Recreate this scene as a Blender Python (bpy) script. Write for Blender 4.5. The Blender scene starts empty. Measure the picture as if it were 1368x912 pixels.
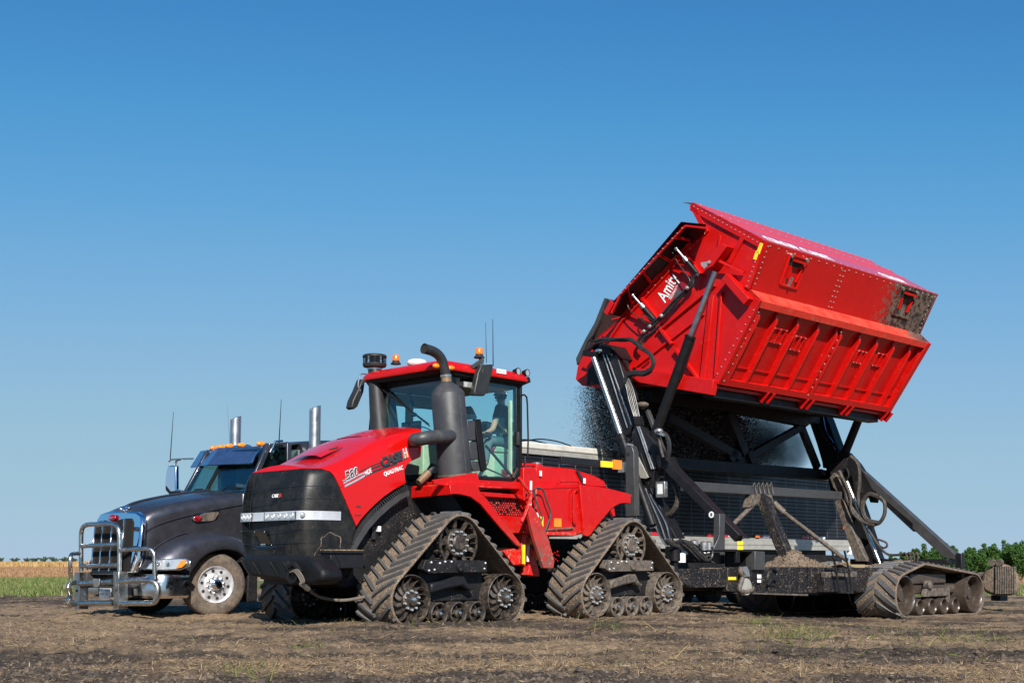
import bpy, bmesh, math, random
import numpy as np
from mathutils import Vector, Matrix, noise

random.seed(7)
rng = np.random.default_rng(11)
scene = bpy.context.scene
COL = scene.collection
rad = math.radians

# ---------------------------------------------------------------- camera
FOC = 1700.0            # focal length in photo pixels (photo 1368 wide)
PITCH = rad(5)
HOR = 749.0
PX0, PY0 = 684.0, HOR - FOC * math.tan(PITCH)
CH = 0.88               # a crouching photographer
cam_d = bpy.data.cameras.new('camera')
cam = bpy.data.objects.new('camera', cam_d)
COL.objects.link(cam)
cam.location = (0, 0, CH)
cam.rotation_euler = (rad(90) + PITCH, 0, 0)
cam_d.sensor_width = 36
cam_d.lens = FOC / 1368 * 36
cam_d.shift_y = (PY0 - 456.0) / 1368
cam_d.clip_start = 0.1
cam_d.clip_end = 6000
scene.camera = cam

# ---------------------------------------------------------------- sky, sun, exposure
SUN = Vector((0.12, -0.82, 0.55)).normalized()       # towards the sun
w = bpy.data.worlds.new('World')
scene.world = w
w.use_nodes = True
nt = w.node_tree
bg = nt.nodes['Background']
sky = nt.nodes.new('ShaderNodeTexSky')
sky.sky_type = 'NISHITA'
sky.sun_disc = False
sky.sun_elevation = math.asin(SUN.z)
sky.sun_rotation = math.atan2(SUN.x, SUN.y)
sky.altitude = 300
sky.air_density = 1.0
sky.dust_density = 0.0
sky.ozone_density = 8.0
# the day's clear, deep blue: the physical sky toned per channel, then shown at its usual strength
sc = nt.nodes.new('ShaderNodeVectorMath'); sc.operation = 'SCALE'; sc.inputs['Scale'].default_value = 0.116
nt.links.new(sky.outputs[0], sc.inputs[0])
cv = nt.nodes.new('ShaderNodeRGBCurve'); nt.links.new(sc.outputs[0], cv.inputs['Color'])
for ch, pts in enumerate((((.102,.056),(.15,.115),(.20,.185),(.323,.285),(.6,.35),(1,.40)), ((.209,.225),(.32,.352),(.57,.475),(1,.54)), ((.445,.50),(.63,.64),(.86,.69),(1,.68)))):
    c = cv.mapping.curves[ch]; c.points[0].location = (0, 0); c.points[1].location = pts[-1]
    for p in pts[:-1]: c.points.new(*p)
cv.mapping.update()
nt.links.new(cv.outputs[0], bg.inputs[0])
bg.inputs[1].default_value = SKY_STRENGTH = 0.70
sd = bpy.data.lights.new('sun', 'SUN')
sd.energy = 5.0
sd.angle = rad(0.5)
sd.color = (1.0, 0.95, 0.87)
so = bpy.data.objects.new('sun', sd)
COL.objects.link(so)
so.rotation_euler = SUN.to_track_quat('Z', 'Y').to_euler()
scene.view_settings.view_transform = 'Standard'
scene.view_settings.look = 'None'
scene.view_settings.exposure = 0.55
scene.view_settings.gamma = 1.0

# ---------------------------------------------------------------- frames: a = forwards, b = to the left side (towards us), z = up
class Frame:
    def __init__(s, th, ox, oy):
        s.th = rad(th); s.ox = ox; s.oy = oy
        s.H = (-math.sin(s.th), -math.cos(s.th)); s.L = (math.cos(s.th), -math.sin(s.th))
        s.rot = math.atan2(s.H[1], s.H[0])
    def world(s, p):
        a, b, z = p
        return Vector((s.ox + a*s.H[0] + b*s.L[0], s.oy + a*s.H[1] + b*s.L[1], z))
    def loc(s, x, y):
        dx, dy = x - s.ox, y - s.oy
        return (dx*s.H[0] + dy*s.H[1], dx*s.L[0] + dy*s.L[1])
    def ray(s, px, py):
        x = px - PX0; u = PY0 - py
        r = (x, FOC*math.cos(PITCH) - u*math.sin(PITCH), FOC*math.sin(PITCH) + u*math.cos(PITCH))
        c = s.loc(0, 0)
        return (c[0], c[1], CH), (r[0]*s.H[0] + r[1]*s.H[1], r[0]*s.L[0] + r[1]*s.L[1], r[2])
    def S(s, px, py, b):              # a measured photo point on a plane parallel to the vehicle's side
        c, d = s.ray(px, py); t = (b - c[1]) / d[1]
        return (c[0] + t*d[0], b, c[2] + t*d[2])
    def R(s, px, py, a):              # the same on a plane across the vehicle
        c, d = s.ray(px, py); t = (a - c[0]) / d[0]
        return (a, c[1] + t*d[1], c[2] + t*d[2])
    def Q(s, px, py, p0, n):          # on any plane
        c, d = s.ray(px, py); c = Vector(c); d = Vector(d); n = Vector(n)
        t = (Vector(p0) - c).dot(n) / d.dot(n)
        return tuple(c + t*d)
T = Frame(45, -.444, 20.58)           # tractor and crop cart
_w = T.world((3.02, -3.0, 0))
M = Frame(43.5, 0, 0)                 # semi truck and its trailer, a = 0 at the front axle
M.ox = _w.x - 1.2*M.L[0]; M.oy = _w.y - 1.2*M.L[1]

# zoomed photo crops -> photo pixels
def Z(ox, oy, s): return lambda x, y: (ox + x/s, oy + y/s)
z1 = Z(60, 520, 2.763); z2 = Z(290, 540, 2.943); z3 = Z(440, 420, 3.377); z4 = Z(460, 630, 4.147)
z5 = Z(660, 600, 3.647); z6 = Z(750, 430, 3.967); z7 = Z(760, 260, 3.257); z8 = Z(960, 260, 3.039)
y1 = Z(860, 520, 3.04); y2 = Z(1060, 530, 3.039); zf = Z(300, 680, 6.84); zt_c = Z(1120, 720, 5.516)
zh = Z(640, 580, 5.068); zw = Z(630, 505, 6.753); zm = Z(440, 600, 11.4); zb = Z(80, 640, 4.8); zv = Z(200, 540, 5.7)
zc = Z(515, 500, 10.14); zx = Z(880, 690, 7.017); zr = Z(1040, 560, 5.067); zq = Z(700, 560, 6.84); zk = Z(830, 560, 5.7)

# ---------------------------------------------------------------- objects
OFF = {}
FR = {}
def props(o, label=None, cat=None, group=None, kind=None):
    if label: o['label'] = label
    if cat: o['category'] = cat
    if group: o['group'] = group
    if kind: o['kind'] = kind
    return o
def thing(name, label, cat, frame, at, group=None):
    o = bpy.data.objects.new(name, None)
    o.empty_display_size = 0.3
    COL.objects.link(o)
    o.location = frame.world(at)
    o.rotation_euler = (0, 0, frame.rot)
    OFF[o.name] = Vector(at); FR[o.name] = frame
    return props(o, label, cat, group)

class MB:
    """collects geometry (in frame coordinates) and links it as one mesh object"""
    def __init__(s): s.v = []; s.f = []; s.mi = []; s.m = 0
    def add(s, vs, fs):
        n = len(s.v); s.v += [tuple(p) for p in vs]
        for f in fs: s.f.append([i + n for i in f]); s.mi.append(s.m)
    def box(s, a0, a1, b0, b1, z0, z1):
        s.add([(a0,b0,z0),(a1,b0,z0),(a1,b1,z0),(a0,b1,z0),(a0,b0,z1),(a1,b0,z1),(a1,b1,z1),(a0,b1,z1)],
              [(0,3,2,1),(4,5,6,7),(0,1,5,4),(1,2,6,5),(2,3,7,6),(3,0,4,7)])
    def slab(s, pts, t, n=None):
        """planar polygon thickened by t along its normal (or vector n)"""
        P = [Vector(p) for p in pts]
        if n is None:
            n = Vector((0,0,0))
            for i in range(len(P)):
                p, q = P[i], P[(i+1) % len(P)]
                n += Vector(((p.y-q.y)*(p.z+q.z), (p.z-q.z)*(p.x+q.x), (p.x-q.x)*(p.y+q.y)))
            n.normalize()
        n = Vector(n) * t; k = len(P)
        s.add([p + n for p in P] + P,
              [list(range(k)), list(range(2*k-1, k-1, -1))] + [[i, k+i, k+(i+1) % k, (i+1) % k] for i in range(k)])
    def pa(s, pts, b0, b1):           # outline in (a,z), extruded along b
        s.slab([(p[0], b0, p[-1]) for p in pts], b1 - b0, (0, 1, 0))
    def pb(s, pts, a0, a1):           # outline in (b,z), extruded along a
        s.slab([(a0, p[-2], p[-1]) for p in pts], a1 - a0, (1, 0, 0))
    def beam(s, p0, p1, wd, ht, up=(0,0,1), w1=None, h1=None):
        p0 = Vector(p0); p1 = Vector(p1); d = (p1 - p0).normalized(); up = Vector(up)
        x = d.cross(up)
        if x.length < 1e-4: x = d.cross(Vector((1,0,0)))
        x.normalize(); y = x.cross(d).normalized()
        w1 = w1 or wd; h1 = h1 or ht
        q = []
        for p, ww, hh in ((p0, wd, ht), (p1, w1, h1)):
            for sx, sy in ((-1,-1),(1,-1),(1,1),(-1,1)): q.append(p + x*sx*ww/2 + y*sy*hh/2)
        s.add(q, [(0,3,2,1),(4,5,6,7),(0,1,5,4),(1,2,6,5),(2,3,7,6),(3,0,4,7)])
    def cyl(s, p0, p1, r0, r1=None, n=16, cap=True):
        p0 = Vector(p0); p1 = Vector(p1); r1 = r0 if r1 is None else r1
        d = (p1 - p0).normalized(); x = d.orthogonal().normalized(); y = d.cross(x)
        vs = []
        for p, r in ((p0, r0), (p1, r1)):
            for i in range(n):
                t = 2*math.pi*i/n; vs.append(p + (x*math.cos(t) + y*math.sin(t))*r)
        fs = [(i, (i+1) % n, n+(i+1) % n, n+i) for i in range(n)]
        if cap: fs += [list(range(n-1, -1, -1)), list(range(n, 2*n))]
        s.add(vs, fs)
    def lathe(s, c, d, prof, n=32, start=None, arc=2*math.pi):
        """prof: (radius, height along d) pairs; closed profile if first == last"""
        c = Vector(c); d = Vector(d).normalized()
        x = Vector(start).normalized() if start else d.orthogonal().normalized(); y = d.cross(x)
        full = abs(arc - 2*math.pi) < 1e-6
        k = len(prof); cols = n if full else n + 1
        vs = []
        for i in range(cols):
            t = arc*i/n
            for r, h in prof: vs.append(c + d*h + (x*math.cos(t) + y*math.sin(t))*max(r, 1e-4))
        fs = []
        for i in range(n):
            j = (i+1) % cols
            for q in range(k-1): fs.append((i*k+q, i*k+q+1, j*k+q+1, j*k+q))
        s.add(vs, fs)
    def tube(s, pts, r, n=8, smooth=True, step=5, r1=None):
        P = [Vector(p) for p in pts]
        if smooth and len(P) > 2:
            Q = []
            for i in range(len(P)-1):
                a = P[i-1] if i else P[0]*2 - P[1]; b = P[i]; c = P[i+1]; d = P[i+2] if i+2 < len(P) else P[-1]*2 - P[-2]
                for k in range(step):
                    t = k/step
                    Q.append(.5*((2*b) + (c-a)*t + (2*a-5*b+4*c-d)*t*t + (3*b-a-3*c+d)*t*t*t))
            Q.append(P[-1]); P = Q
        m = len(P); vs = []; x = None
        for i, p in enumerate(P):
            d = (P[min(i+1, m-1)] - P[max(i-1, 0)]).normalized()
            if x is None: x = d.orthogonal().normalized()
            else:
                x = x - d*x.dot(d)
                x = x.normalized() if x.length > 1e-5 else d.orthogonal().normalized()
            y = d.cross(x); rr = r if r1 is None else r + (r1-r)*i/(m-1)
            for k in range(n):
                t = 2*math.pi*k/n; vs.append(p + (x*math.cos(t) + y*math.sin(t))*rr)
        fs = [(i*n+k, i*n+(k+1) % n, (i+1)*n+(k+1) % n, (i+1)*n+k) for i in range(m-1) for k in range(n)]
        fs += [list(range(n-1, -1, -1)), [(m-1)*n+k for k in range(n)]]
        s.add(vs, fs)
    def ball(s, c, rx, ry=None, rz=None, n=12, m=8, R=None):
        ry = ry or rx; rz = rz or rx; c = Vector(c); vs = []
        for i in range(m+1):
            ph = math.pi*i/m
            for k in range(n):
                t = 2*math.pi*k/n
                p = Vector((rx*math.sin(ph)*math.cos(t), ry*math.sin(ph)*math.sin(t), rz*math.cos(ph)))
                if R: p = R @ p
                vs.append(c + p)
        s.add(vs, [(i*n+k, (i+1)*n+k, (i+1)*n+(k+1) % n, i*n+(k+1) % n) for i in range(m) for k in range(n)])
    def grid(s, rows, closed=False):
        nr, nc = len(rows), len(rows[0])
        s.add([p for r in rows for p in r],
              [(i*nc+j, i*nc+(j+1) % nc, (i+1)*nc+(j+1) % nc, (i+1)*nc+j) for i in range(nr-1) for j in range(nc if closed else nc-1)])
    def bolt(s, p, n, r=.014, h=.012):
        p = Vector(p); s.cyl(p, p + Vector(n)*h, r, r*.8, 6)
    def mesh(s, name, mats, off=Vector((0,0,0)), sharp=35, recalc=True):
        me = bpy.data.meshes.new(name)
        v = [(p[0]-off[0], p[1]-off[1], p[2]-off[2]) for p in s.v]
        me.from_pydata(v, [], s.f)
        mats = mats if isinstance(mats, (list, tuple)) else [mats]
        for m in mats: me.materials.append(MAT[m] if isinstance(m, str) else m)
        me.polygons.foreach_set('material_index', s.mi)
        bm = bmesh.new(); bm.from_mesh(me)
        bmesh.ops.remove_doubles(bm, verts=bm.verts, dist=2e-5)
        if recalc: bmesh.ops.recalc_face_normals(bm, faces=bm.faces)
        ca = rad(sharp)
        for e in bm.edges:
            e.smooth = len(e.link_faces) == 2 and e.calc_face_angle(0) < ca
        for f in bm.faces: f.smooth = True
        bm.to_mesh(me); bm.free()
        return me
    def build(s, name, mats, parent=None, bevel=0, label=None, cat=None, group=None, kind=None, sharp=35, recalc=True, frame=None):
        while parent and parent.parent and parent.parent.parent: parent = parent.parent
        off = OFF[parent.name] if parent else Vector((0,0,0))
        me = s.mesh(name, mats, off, sharp, recalc)
        o = bpy.data.objects.new(name, me)
        COL.objects.link(o)
        if parent:
            o.parent = parent; OFF[o.name] = off
        elif frame:
            o.rotation_euler = (0, 0, frame.rot); o.location = frame.world((0,0,0))
            OFF[o.name] = Vector((0,0,0))
        if bevel:
            b = o.modifiers.new('bevel', 'BEVEL'); b.width = bevel; b.segments = 2; b.limit_method = 'ANGLE'; b.angle_limit = rad(40); b.harden_normals = False
        return props(o, label, cat, group, kind)

def build_top(mb, name, mats, frame, at, label, cat, group=None, kind=None, bevel=0, sharp=35):
    """a thing that is one mesh, its origin at its base"""
    at = Vector(at)
    me = mb.mesh(name, mats, at, sharp)
    o = bpy.data.objects.new(name, me); COL.objects.link(o)
    o.location = frame.world(at); o.rotation_euler = (0, 0, frame.rot)
    OFF[o.name] = at; FR[o.name] = frame
    if bevel:
        b = o.modifiers.new('bevel', 'BEVEL'); b.width = bevel; b.segments = 2; b.limit_method = 'ANGLE'
    return props(o, label, cat, group, kind)

def boolean(mbA, mbB, op, matsA):
    """A (op) B as a finished mesh in frame coordinates, returned as an MB"""
    oa = bpy.data.objects.new('tmpa', mbA.mesh('tmpa', matsA)); ob = bpy.data.objects.new('tmpb', mbB.mesh('tmpb', matsA))
    COL.objects.link(oa); COL.objects.link(ob)
    md = oa.modifiers.new('b', 'BOOLEAN'); md.operation = op; md.object = ob; md.solver = 'EXACT'
    dg = bpy.context.evaluated_depsgraph_get()
    me = oa.evaluated_get(dg).to_mesh()
    r = MB()
    r.add([tuple(v.co) for v in me.vertices], [list(p.vertices) for p in me.polygons])
    for o in (oa, ob):
        bpy.data.objects.remove(o)
    return r

def copy_tree(o, parent=None, name=None):
    c = o.copy(); COL.objects.link(c)
    OFF[c.name] = OFF.get(o.name, Vector((0,0,0)))
    if parent is not None: c.parent = parent
    for ch in [x for x in bpy.data.objects if x.parent == o]: copy_tree(ch, c)
    return c

def text(name, body, mat, parent, origin, xdir, ydir, size, depth=.004, width=None, shear=0.0, bold=0.0, off=0):
    """writing built as thin raised letters; origin/xdir/ydir in frame coordinates"""
    cu = bpy.data.curves.new(name, 'FONT'); cu.body = body; cu.size = 1; cu.shear = shear; cu.offset = bold
    cu.extrude = 0.5
    tmp = bpy.data.objects.new('tmp', cu); COL.objects.link(tmp)
    dg = bpy.context.evaluated_depsgraph_get()
    src = tmp.evaluated_get(dg).to_mesh()
    vs = [v.co.copy() for v in src.vertices]; fs = [list(p.vertices) for p in src.polygons]
    bpy.data.objects.remove(tmp)
    x0 = min(v.x for v in vs); x1 = max(v.x for v in vs); y0 = min(v.y for v in vs); y1_ = max(v.y for v in vs)
    X = Vector(xdir).normalized(); Y = Vector(ydir); Y = (Y - X*Y.dot(X)).normalized(); N = X.cross(Y)
    sy = size / .73                      # size = capital height
    sx = width / (x1 - x0) if width else sy
    mb = MB()
    mb.add([Vector(origin) + X*(v.x - x0)*sx + Y*v.y*sy + N*(off + (v.z + .5)*depth) for v in vs], fs)
    return mb.build(name, mat, parent, sharp=30)
# ---------------------------------------------------------------- materials
MAT = {}
def node_mat(name):
    m = bpy.data.materials.new(name); m.use_nodes = True; MAT[name] = m
    n = m.node_tree.nodes; l = m.node_tree.links
    return m, n, l, n['Principled BSDF']
def lin(c):
    return tuple(((x/12.92) if x <= .04045 else ((x+.055)/1.055)**2.4) for x in c)
def ramp(n, l, src, lo, hi, a=0.0, b=1.0):
    r = n.new('ShaderNodeMapRange'); r.inputs[1].default_value = lo; r.inputs[2].default_value = hi
    r.inputs[3].default_value = a; r.inputs[4].default_value = b
    l.new(src, r.inputs[0]); return r.outputs[0]
def noise_tex(n, l, coord, scale, detail=4, rough=.55, dist=0):
    t = n.new('ShaderNodeTexNoise'); t.inputs['Scale'].default_value = scale; t.inputs['Detail'].default_value = detail
    t.inputs['Roughness'].default_value = rough; t.inputs['Distortion'].default_value = dist
    l.new(coord, t.inputs['Vector']); return t.outputs['Fac']
def mixc(n, l, fac, c1, c2):
    m = n.new('ShaderNodeMix'); m.data_type = 'RGBA'
    for i, c in ((6, c1), (7, c2)):
        if isinstance(c, tuple): m.inputs[i].default_value = (*c[:3], 1)
        else: l.new(c, m.inputs[i])
    if isinstance(fac, (int, float)): m.inputs[0].default_value = fac
    else: l.new(fac, m.inputs[0])
    return m.outputs[2]
def mathn(n, l, op, a, b=None, clamp=False):
    m = n.new('ShaderNodeMath'); m.operation = op; m.use_clamp = clamp
    for i, c in ((0, a), (1, b)):
        if c is None: continue
        if isinstance(c, (int, float)): m.inputs[i].default_value = c
        else: l.new(c, m.inputs[i])
    return m.outputs[0]
def mat(name, col, rough=.5, metal=0, spec=.5, coat=0, dirt=0.0, dirtcol=(.20,.145,.10), dscale=6, spots=0.0, spotcol=(.30,.22,.15), spotscale=60,
        coatr=.06, vary=.15, bump=0.0, bscale=40, zdirt=None, rvar=.1):
    """a surface with tonal variation, dust (dirt), dried mud spots and fine bump; zdirt=(z0,z1): more dirt below z0, none above z1"""
    m, n, l, bs = node_mat(name)
    tc = n.new('ShaderNodeTexCoord'); co = tc.outputs['Object']
    geo = n.new('ShaderNodeNewGeometry'); sx = n.new('ShaderNodeSeparateXYZ'); l.new(geo.outputs['Position'], sx.inputs[0]); wz = sx.outputs[2]
    nz = noise_tex(n, l, co, dscale, 6, .62)
    c = mixc(n, l, ramp(n, l, nz, .3, .7), tuple(x*(1-vary) for x in col), tuple(min(1, x*(1+vary)) for x in col))
    ro = ramp(n, l, nz, .3, .75, max(.02, rough-rvar), min(1, rough+rvar))
    if dirt or zdirt:
        nz2 = noise_tex(n, l, co, dscale*2.3, 9, .7)
        f = ramp(n, l, nz2, .62 - .3*min(dirt, 1), .78 - .25*min(dirt, 1))
        if dirt < 1: f = mathn(n, l, 'MULTIPLY', f, min(1, .25 + dirt))
        if zdirt:
            h = ramp(n, l, wz, zdirt[0], zdirt[1], 1.0, 0.0)
            f = mathn(n, l, 'MAXIMUM', f, mathn(n, l, 'MULTIPLY', h, ramp(n, l, nz2, .35, .62)), True)
        c = mixc(n, l, f, c, dirtcol)
        ro = mathn(n, l, 'MAXIMUM', ro, mathn(n, l, 'MULTIPLY', f, .9))
        if metal:
            l.new(mathn(n, l, 'MULTIPLY', mathn(n, l, 'SUBTRACT', 1, f), metal), bs.inputs['Metallic'])
    elif metal: bs.inputs['Metallic'].default_value = metal
    if spots:
        sp = noise_tex(n, l, co, spotscale, 2, .5)
        big = noise_tex(n, l, co, spotscale*.09, 3, .5)
        sp = mathn(n, l, 'ADD', sp, mathn(n, l, 'MULTIPLY', big, .35))
        f2 = ramp(n, l, sp, .98 - .28*spots, 1.01 - .28*spots)
        c = mixc(n, l, f2, c, spotcol); ro = mathn(n, l, 'MAXIMUM', ro, mathn(n, l, 'MULTIPLY', f2, .95))
    l.new(c, bs.inputs['Base Color']); l.new(ro, bs.inputs['Roughness'])
    bs.inputs['Specular IOR Level'].default_value = spec
    if coat:
        bs.inputs['Coat Weight'].default_value = coat; bs.inputs['Coat Roughness'].default_value = coatr
    if bump:
        b = n.new('ShaderNodeBump'); b.inputs['Strength'].default_value = min(1, bump); b.inputs['Distance'].default_value = .01
        l.new(noise_tex(n, l, co, bscale, 6, .6), b.inputs['Height']); l.new(b.outputs[0], bs.inputs['Normal'])
    return m
RED = (.48, .004, .003)
mat('red_paint', RED, .36, spec=.35, coat=.12, dirt=.12, dirtcol=(.42,.10,.07), spots=.30, spotcol=(.44,.20,.14), vary=.07, spotscale=60, zdirt=(.7, 1.55))
mat('red_hood', (.52,.004,.003), .26, spec=.4, coat=.35, vary=.03, dirt=.03, dirtcol=(.5,.1,.07))
mat('red_dusty', (.62,.008,.006), .45, coat=.05, dirt=.42, dirtcol=(.28,.17,.12), spots=.55, spotcol=(.30,.21,.15), spotscale=30, vary=.08)
mat('red_muddy', (.42,.012,.010), .6, dirt=.9, dirtcol=(.17,.115,.085), spots=.5, spotcol=(.26,.19,.14), spotscale=24)
mat('red_bin', (.48,.005,.004), .4, spec=.3, coat=.1, dirt=.16, dirtcol=(.40,.06,.04), vary=.09, dscale=2.5, spots=.15, spotscale=40, bump=1.0, bscale=1.4)
mat('red_ladder', (.50,.01,.01), .6, dirt=.35, dirtcol=(.12,.085,.065), zdirt=(1.0,1.75), spots=.5, spotcol=(.34,.27,.2), spotscale=24)
mat('mud_heap', (.15,.11,.078), .95, vary=.4, dirt=.5, dirtcol=(.24,.18,.125), dscale=20, bump=1, bscale=60)
mat('red_roof', (.56,.04,.06), .42, coat=.7, coatr=.22, vary=.06, dirt=.1, dirtcol=(.36,.2,.17))
mat('red_scuffed', (.72,.035,.02), .4, dirt=.28, dirtcol=(.50,.20,.12), dscale=3, spots=.2, spotcol=(.10,.07,.05), spotscale=20)
mat('black_paint', (.011,.011,.013), .42, spec=.35, dirt=.12, dirtcol=(.06,.05,.042), spots=.2, spotcol=(.16,.125,.09), spotscale=50)
mat('black_clean', (.008,.008,.009), .5, spec=.25, dirt=.05, dirtcol=(.035,.03,.027))
mat('black_gloss', (.010,.010,.012), .12, coat=.6)
mat('black_plastic', (.020,.020,.021), .5, dirt=.2, dirtcol=(.06,.055,.05), bump=.08, bscale=120)
mat('grey_steel_frame', (.045,.044,.045), .42, dirt=.2, dirtcol=(.10,.085,.07), spots=.1)
mat('black_muddy', (.011,.011,.012), .55, spec=.3, dirt=.3, dirtcol=(.07,.054,.042), spots=.45, spotcol=(.22,.17,.125), spotscale=60, bump=.3)
mat('black_splattered', (.009,.009,.010), .55, spec=.3, dirt=.25, dirtcol=(.08,.062,.048), spots=.6, spotcol=(.24,.185,.135), spotscale=55, bump=.4)
mat('dusty_metal', (.05,.046,.042), .6, dirt=.75, dirtcol=(.145,.112,.086), spots=.5, spotcol=(.22,.17,.125), spotscale=30, bump=.2)
mat('wheel_mud', (.022,.019,.017), .5, dirt=.55, dirtcol=(.12,.088,.064), spots=.3, spotcol=(.20,.155,.115), spotscale=30, bump=.15)
mat('wheel_wet_mud', (.05,.038,.03), .32, dirt=.5, dirtcol=(.085,.06,.045), bump=.3, bscale=20)
mat('belt_mud', (.12,.084,.06), .9, vary=.35, dirt=.5, dirtcol=(.20,.15,.105), dscale=14, spots=.8, spotcol=(.30,.235,.17), spotscale=55, bump=1.0, bscale=38)
mat('rubber_lug', (.075,.075,.076), .62, dirt=.35, dirtcol=(.15,.12,.092), dscale=9, bump=.2)
mat('rubber_clean', (.014,.015,.017), .55, dirt=.2, dirtcol=(.06,.05,.04), dscale=8, bump=.2)
mat('rubber_edge', (.05,.045,.040), .75, dirt=.75, dirtcol=(.16,.12,.088), dscale=8, bump=.4)
mat('tyre_dusty', (.07,.056,.046), .85, dirt=.7, dirtcol=(.15,.112,.082), dscale=5, bump=.2)
mat('tyre_dark', (.02,.019,.018), .8, dirt=.4, dirtcol=(.09,.07,.055))
mat('muffler_grey', (.036,.037,.041), .5, dirt=.3, dirtcol=(.10,.092,.085), dscale=2.2, vary=.3, bump=.06)
mat('pipe_black', (.022,.023,.026), .42, dirt=.1, dirtcol=(.06,.06,.06))
mat('rusty_band', (.25,.17,.10), .5, metal=.5, dirt=.4, dirtcol=(.35,.2,.1))
mat('steel_rod', (.42,.43,.46), .42, metal=1, vary=.05)
mat('chrome', (.80,.81,.84), .07, metal=1, vary=.03, rvar=.03)
mat('chrome_dusty', (.70,.70,.71), .2, metal=1, dirt=.1, dirtcol=(.26,.22,.18), vary=.1, dscale=8)
mat('steel_bar', (.50,.49,.47), .30, metal=1, dirt=.22, dirtcol=(.30,.25,.20), vary=.12)
mat('aluminium', (.55,.54,.52), .32, metal=.9, dirt=.3, dirtcol=(.32,.28,.23), dscale=4)
mat('alu_wheel', (.80,.80,.82), .38, metal=.75, dirt=.15, dirtcol=(.3,.26,.22), dscale=9)
mat('truck_paint', (.092,.092,.108), .33, metal=.8, coat=.25, vary=.05, dirt=.04, dirtcol=(.14,.12,.10))
mat('visor_steel', (.20,.30,.46), .16, metal=.9, dirt=.06, dirtcol=(.1,.11,.13))  # blue of the reflected sky put into the steel's base colour
mat('white_plastic', (.72,.72,.70), .4)
mat('white_paint', (.78,.78,.76), .45, dirt=.1, dirtcol=(.4,.37,.33))
mat('sticker_white', (.78,.78,.78), .5); mat('sticker_yellow', (.85,.62,.02), .5); mat('sticker_orange', (.85,.22,.02), .45)
mat('sticker_red', (.6,.02,.02), .35); mat('tape_red', (.62,.02,.03), .3); mat('tape_white', (.75,.78,.82), .3)
mat('amber', (.90,.17,.005), .18, coat=.4); mat('amber_lamp', (.90,.22,.01), .2, coat=.4); mat('red_oval', (.25,.005,.01), .25, coat=.5)
mat('bolt_zinc', (.62,.64,.66), .3, metal=.6, dirt=.2); mat('bolt_white', (.7,.72,.66), .4)
mat('dark_inside', (.012,.012,.012), .85); mat('dark_radiator', (.016,.014,.013), .85, spec=.15, bump=.5, bscale=150)
mat('letter_dark', (.035,.045,.05), .22, metal=.3, coat=.6); mat('letter_white', (.82,.82,.84), .4); mat('stripe_silver', (.40,.47,.52), .3, metal=.3)
mat('stripe_dark', (.02,.035,.04), .35); mat('decal_grey', (.07,.07,.085), .4); mat('decal_faded', (.22,.012,.02), .35)
mat('cream_trim', (.50,.52,.36), .7); mat('brown_liner', (.30,.25,.15), .8); mat('maroon_seat', (.16,.02,.035), .7)
mat('tarp_white', (.55,.53,.48), .6, dirt=.3, dirtcol=(.38,.34,.28), dscale=3)
mat('tarp_black', (.015,.016,.018), .5, bump=.2, bscale=8)
mat('trailer_black', (.012,.013,.017), .36, spec=.5, dirt=.04, dirtcol=(.02,.02,.02), dscale=2)
mat('lamp_silver', (.78,.78,.80), .32, metal=.55, dirt=.1)
mat('stack_chrome', (.50,.50,.52), .42, metal=1, vary=.03)
mat('trailer_rail', (.50,.48,.43), .42, metal=.5, dirt=.3, dirtcol=(.36,.31,.25), dscale=4)
mat('hose', (.018,.018,.018), .45, dirt=.2, dirtcol=(.09,.08,.065)); mat('hose_muddy', (.03,.026,.023), .7, dirt=.6, dirtcol=(.09,.07,.054), bump=.5)
mat('green_hose', (.02,.045,.045), .7); mat('bolt_dull', (.42,.36,.35), .4, metal=.4); mat('rope', (.13,.11,.088), .9, bump=.6, bscale=80)
mat('skin', (.47,.27,.19), .5, vary=.05); mat('tshirt', (.014,.022,.026), .85, bump=.2, bscale=25); mat('jeans', (.10,.14,.15), .9, bump=.2, bscale=30)
mat('cap_white', (.88,.88,.88), .8); mat('cap_red', (.40,.04,.06), .8); mat('hair_dark', (.018,.014,.012), .8); mat('print_red', (.45,.05,.08), .7)
mat('blue_drum', (.03,.09,.16), .4, dirt=.3)
mat('work_lens', (.62,.63,.62), .12, metal=.6); mat('dial_face', (.7,.7,.7), .4)
mat('cab_grey', (.16,.17,.17), .8); mat('bark', (.10,.075,.055), .9, bump=.5)

def glass(name, tint, refl=.1, rough=.02):
    m = bpy.data.materials.new(name); m.use_nodes = True; MAT[name] = m
    n = m.node_tree.nodes; l = m.node_tree.links; n.clear()
    o = n.new('ShaderNodeOutputMaterial'); t = n.new('ShaderNodeBsdfTransparent'); g = n.new('ShaderNodeBsdfGlossy')
    f = n.new('ShaderNodeFresnel'); f.inputs[0].default_value = 1.45; mx = n.new('ShaderNodeMixShader')
    t.inputs[0].default_value = (*tint, 1); g.inputs['Roughness'].default_value = rough
    ad = mathn(n, l, 'MULTIPLY', f.outputs[0], refl*10, True)
    l.new(ad, mx.inputs[0]); l.new(t.outputs[0], mx.inputs[1]); l.new(g.outputs[0], mx.inputs[2]); l.new(mx.outputs[0], o.inputs[0])
glass('cab_glass', (.88,.99,.985), .014)
glass('truck_glass', (.72,.86,.84), .06)
glass('lens_clear', (.85,.87,.88), .14)

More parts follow.
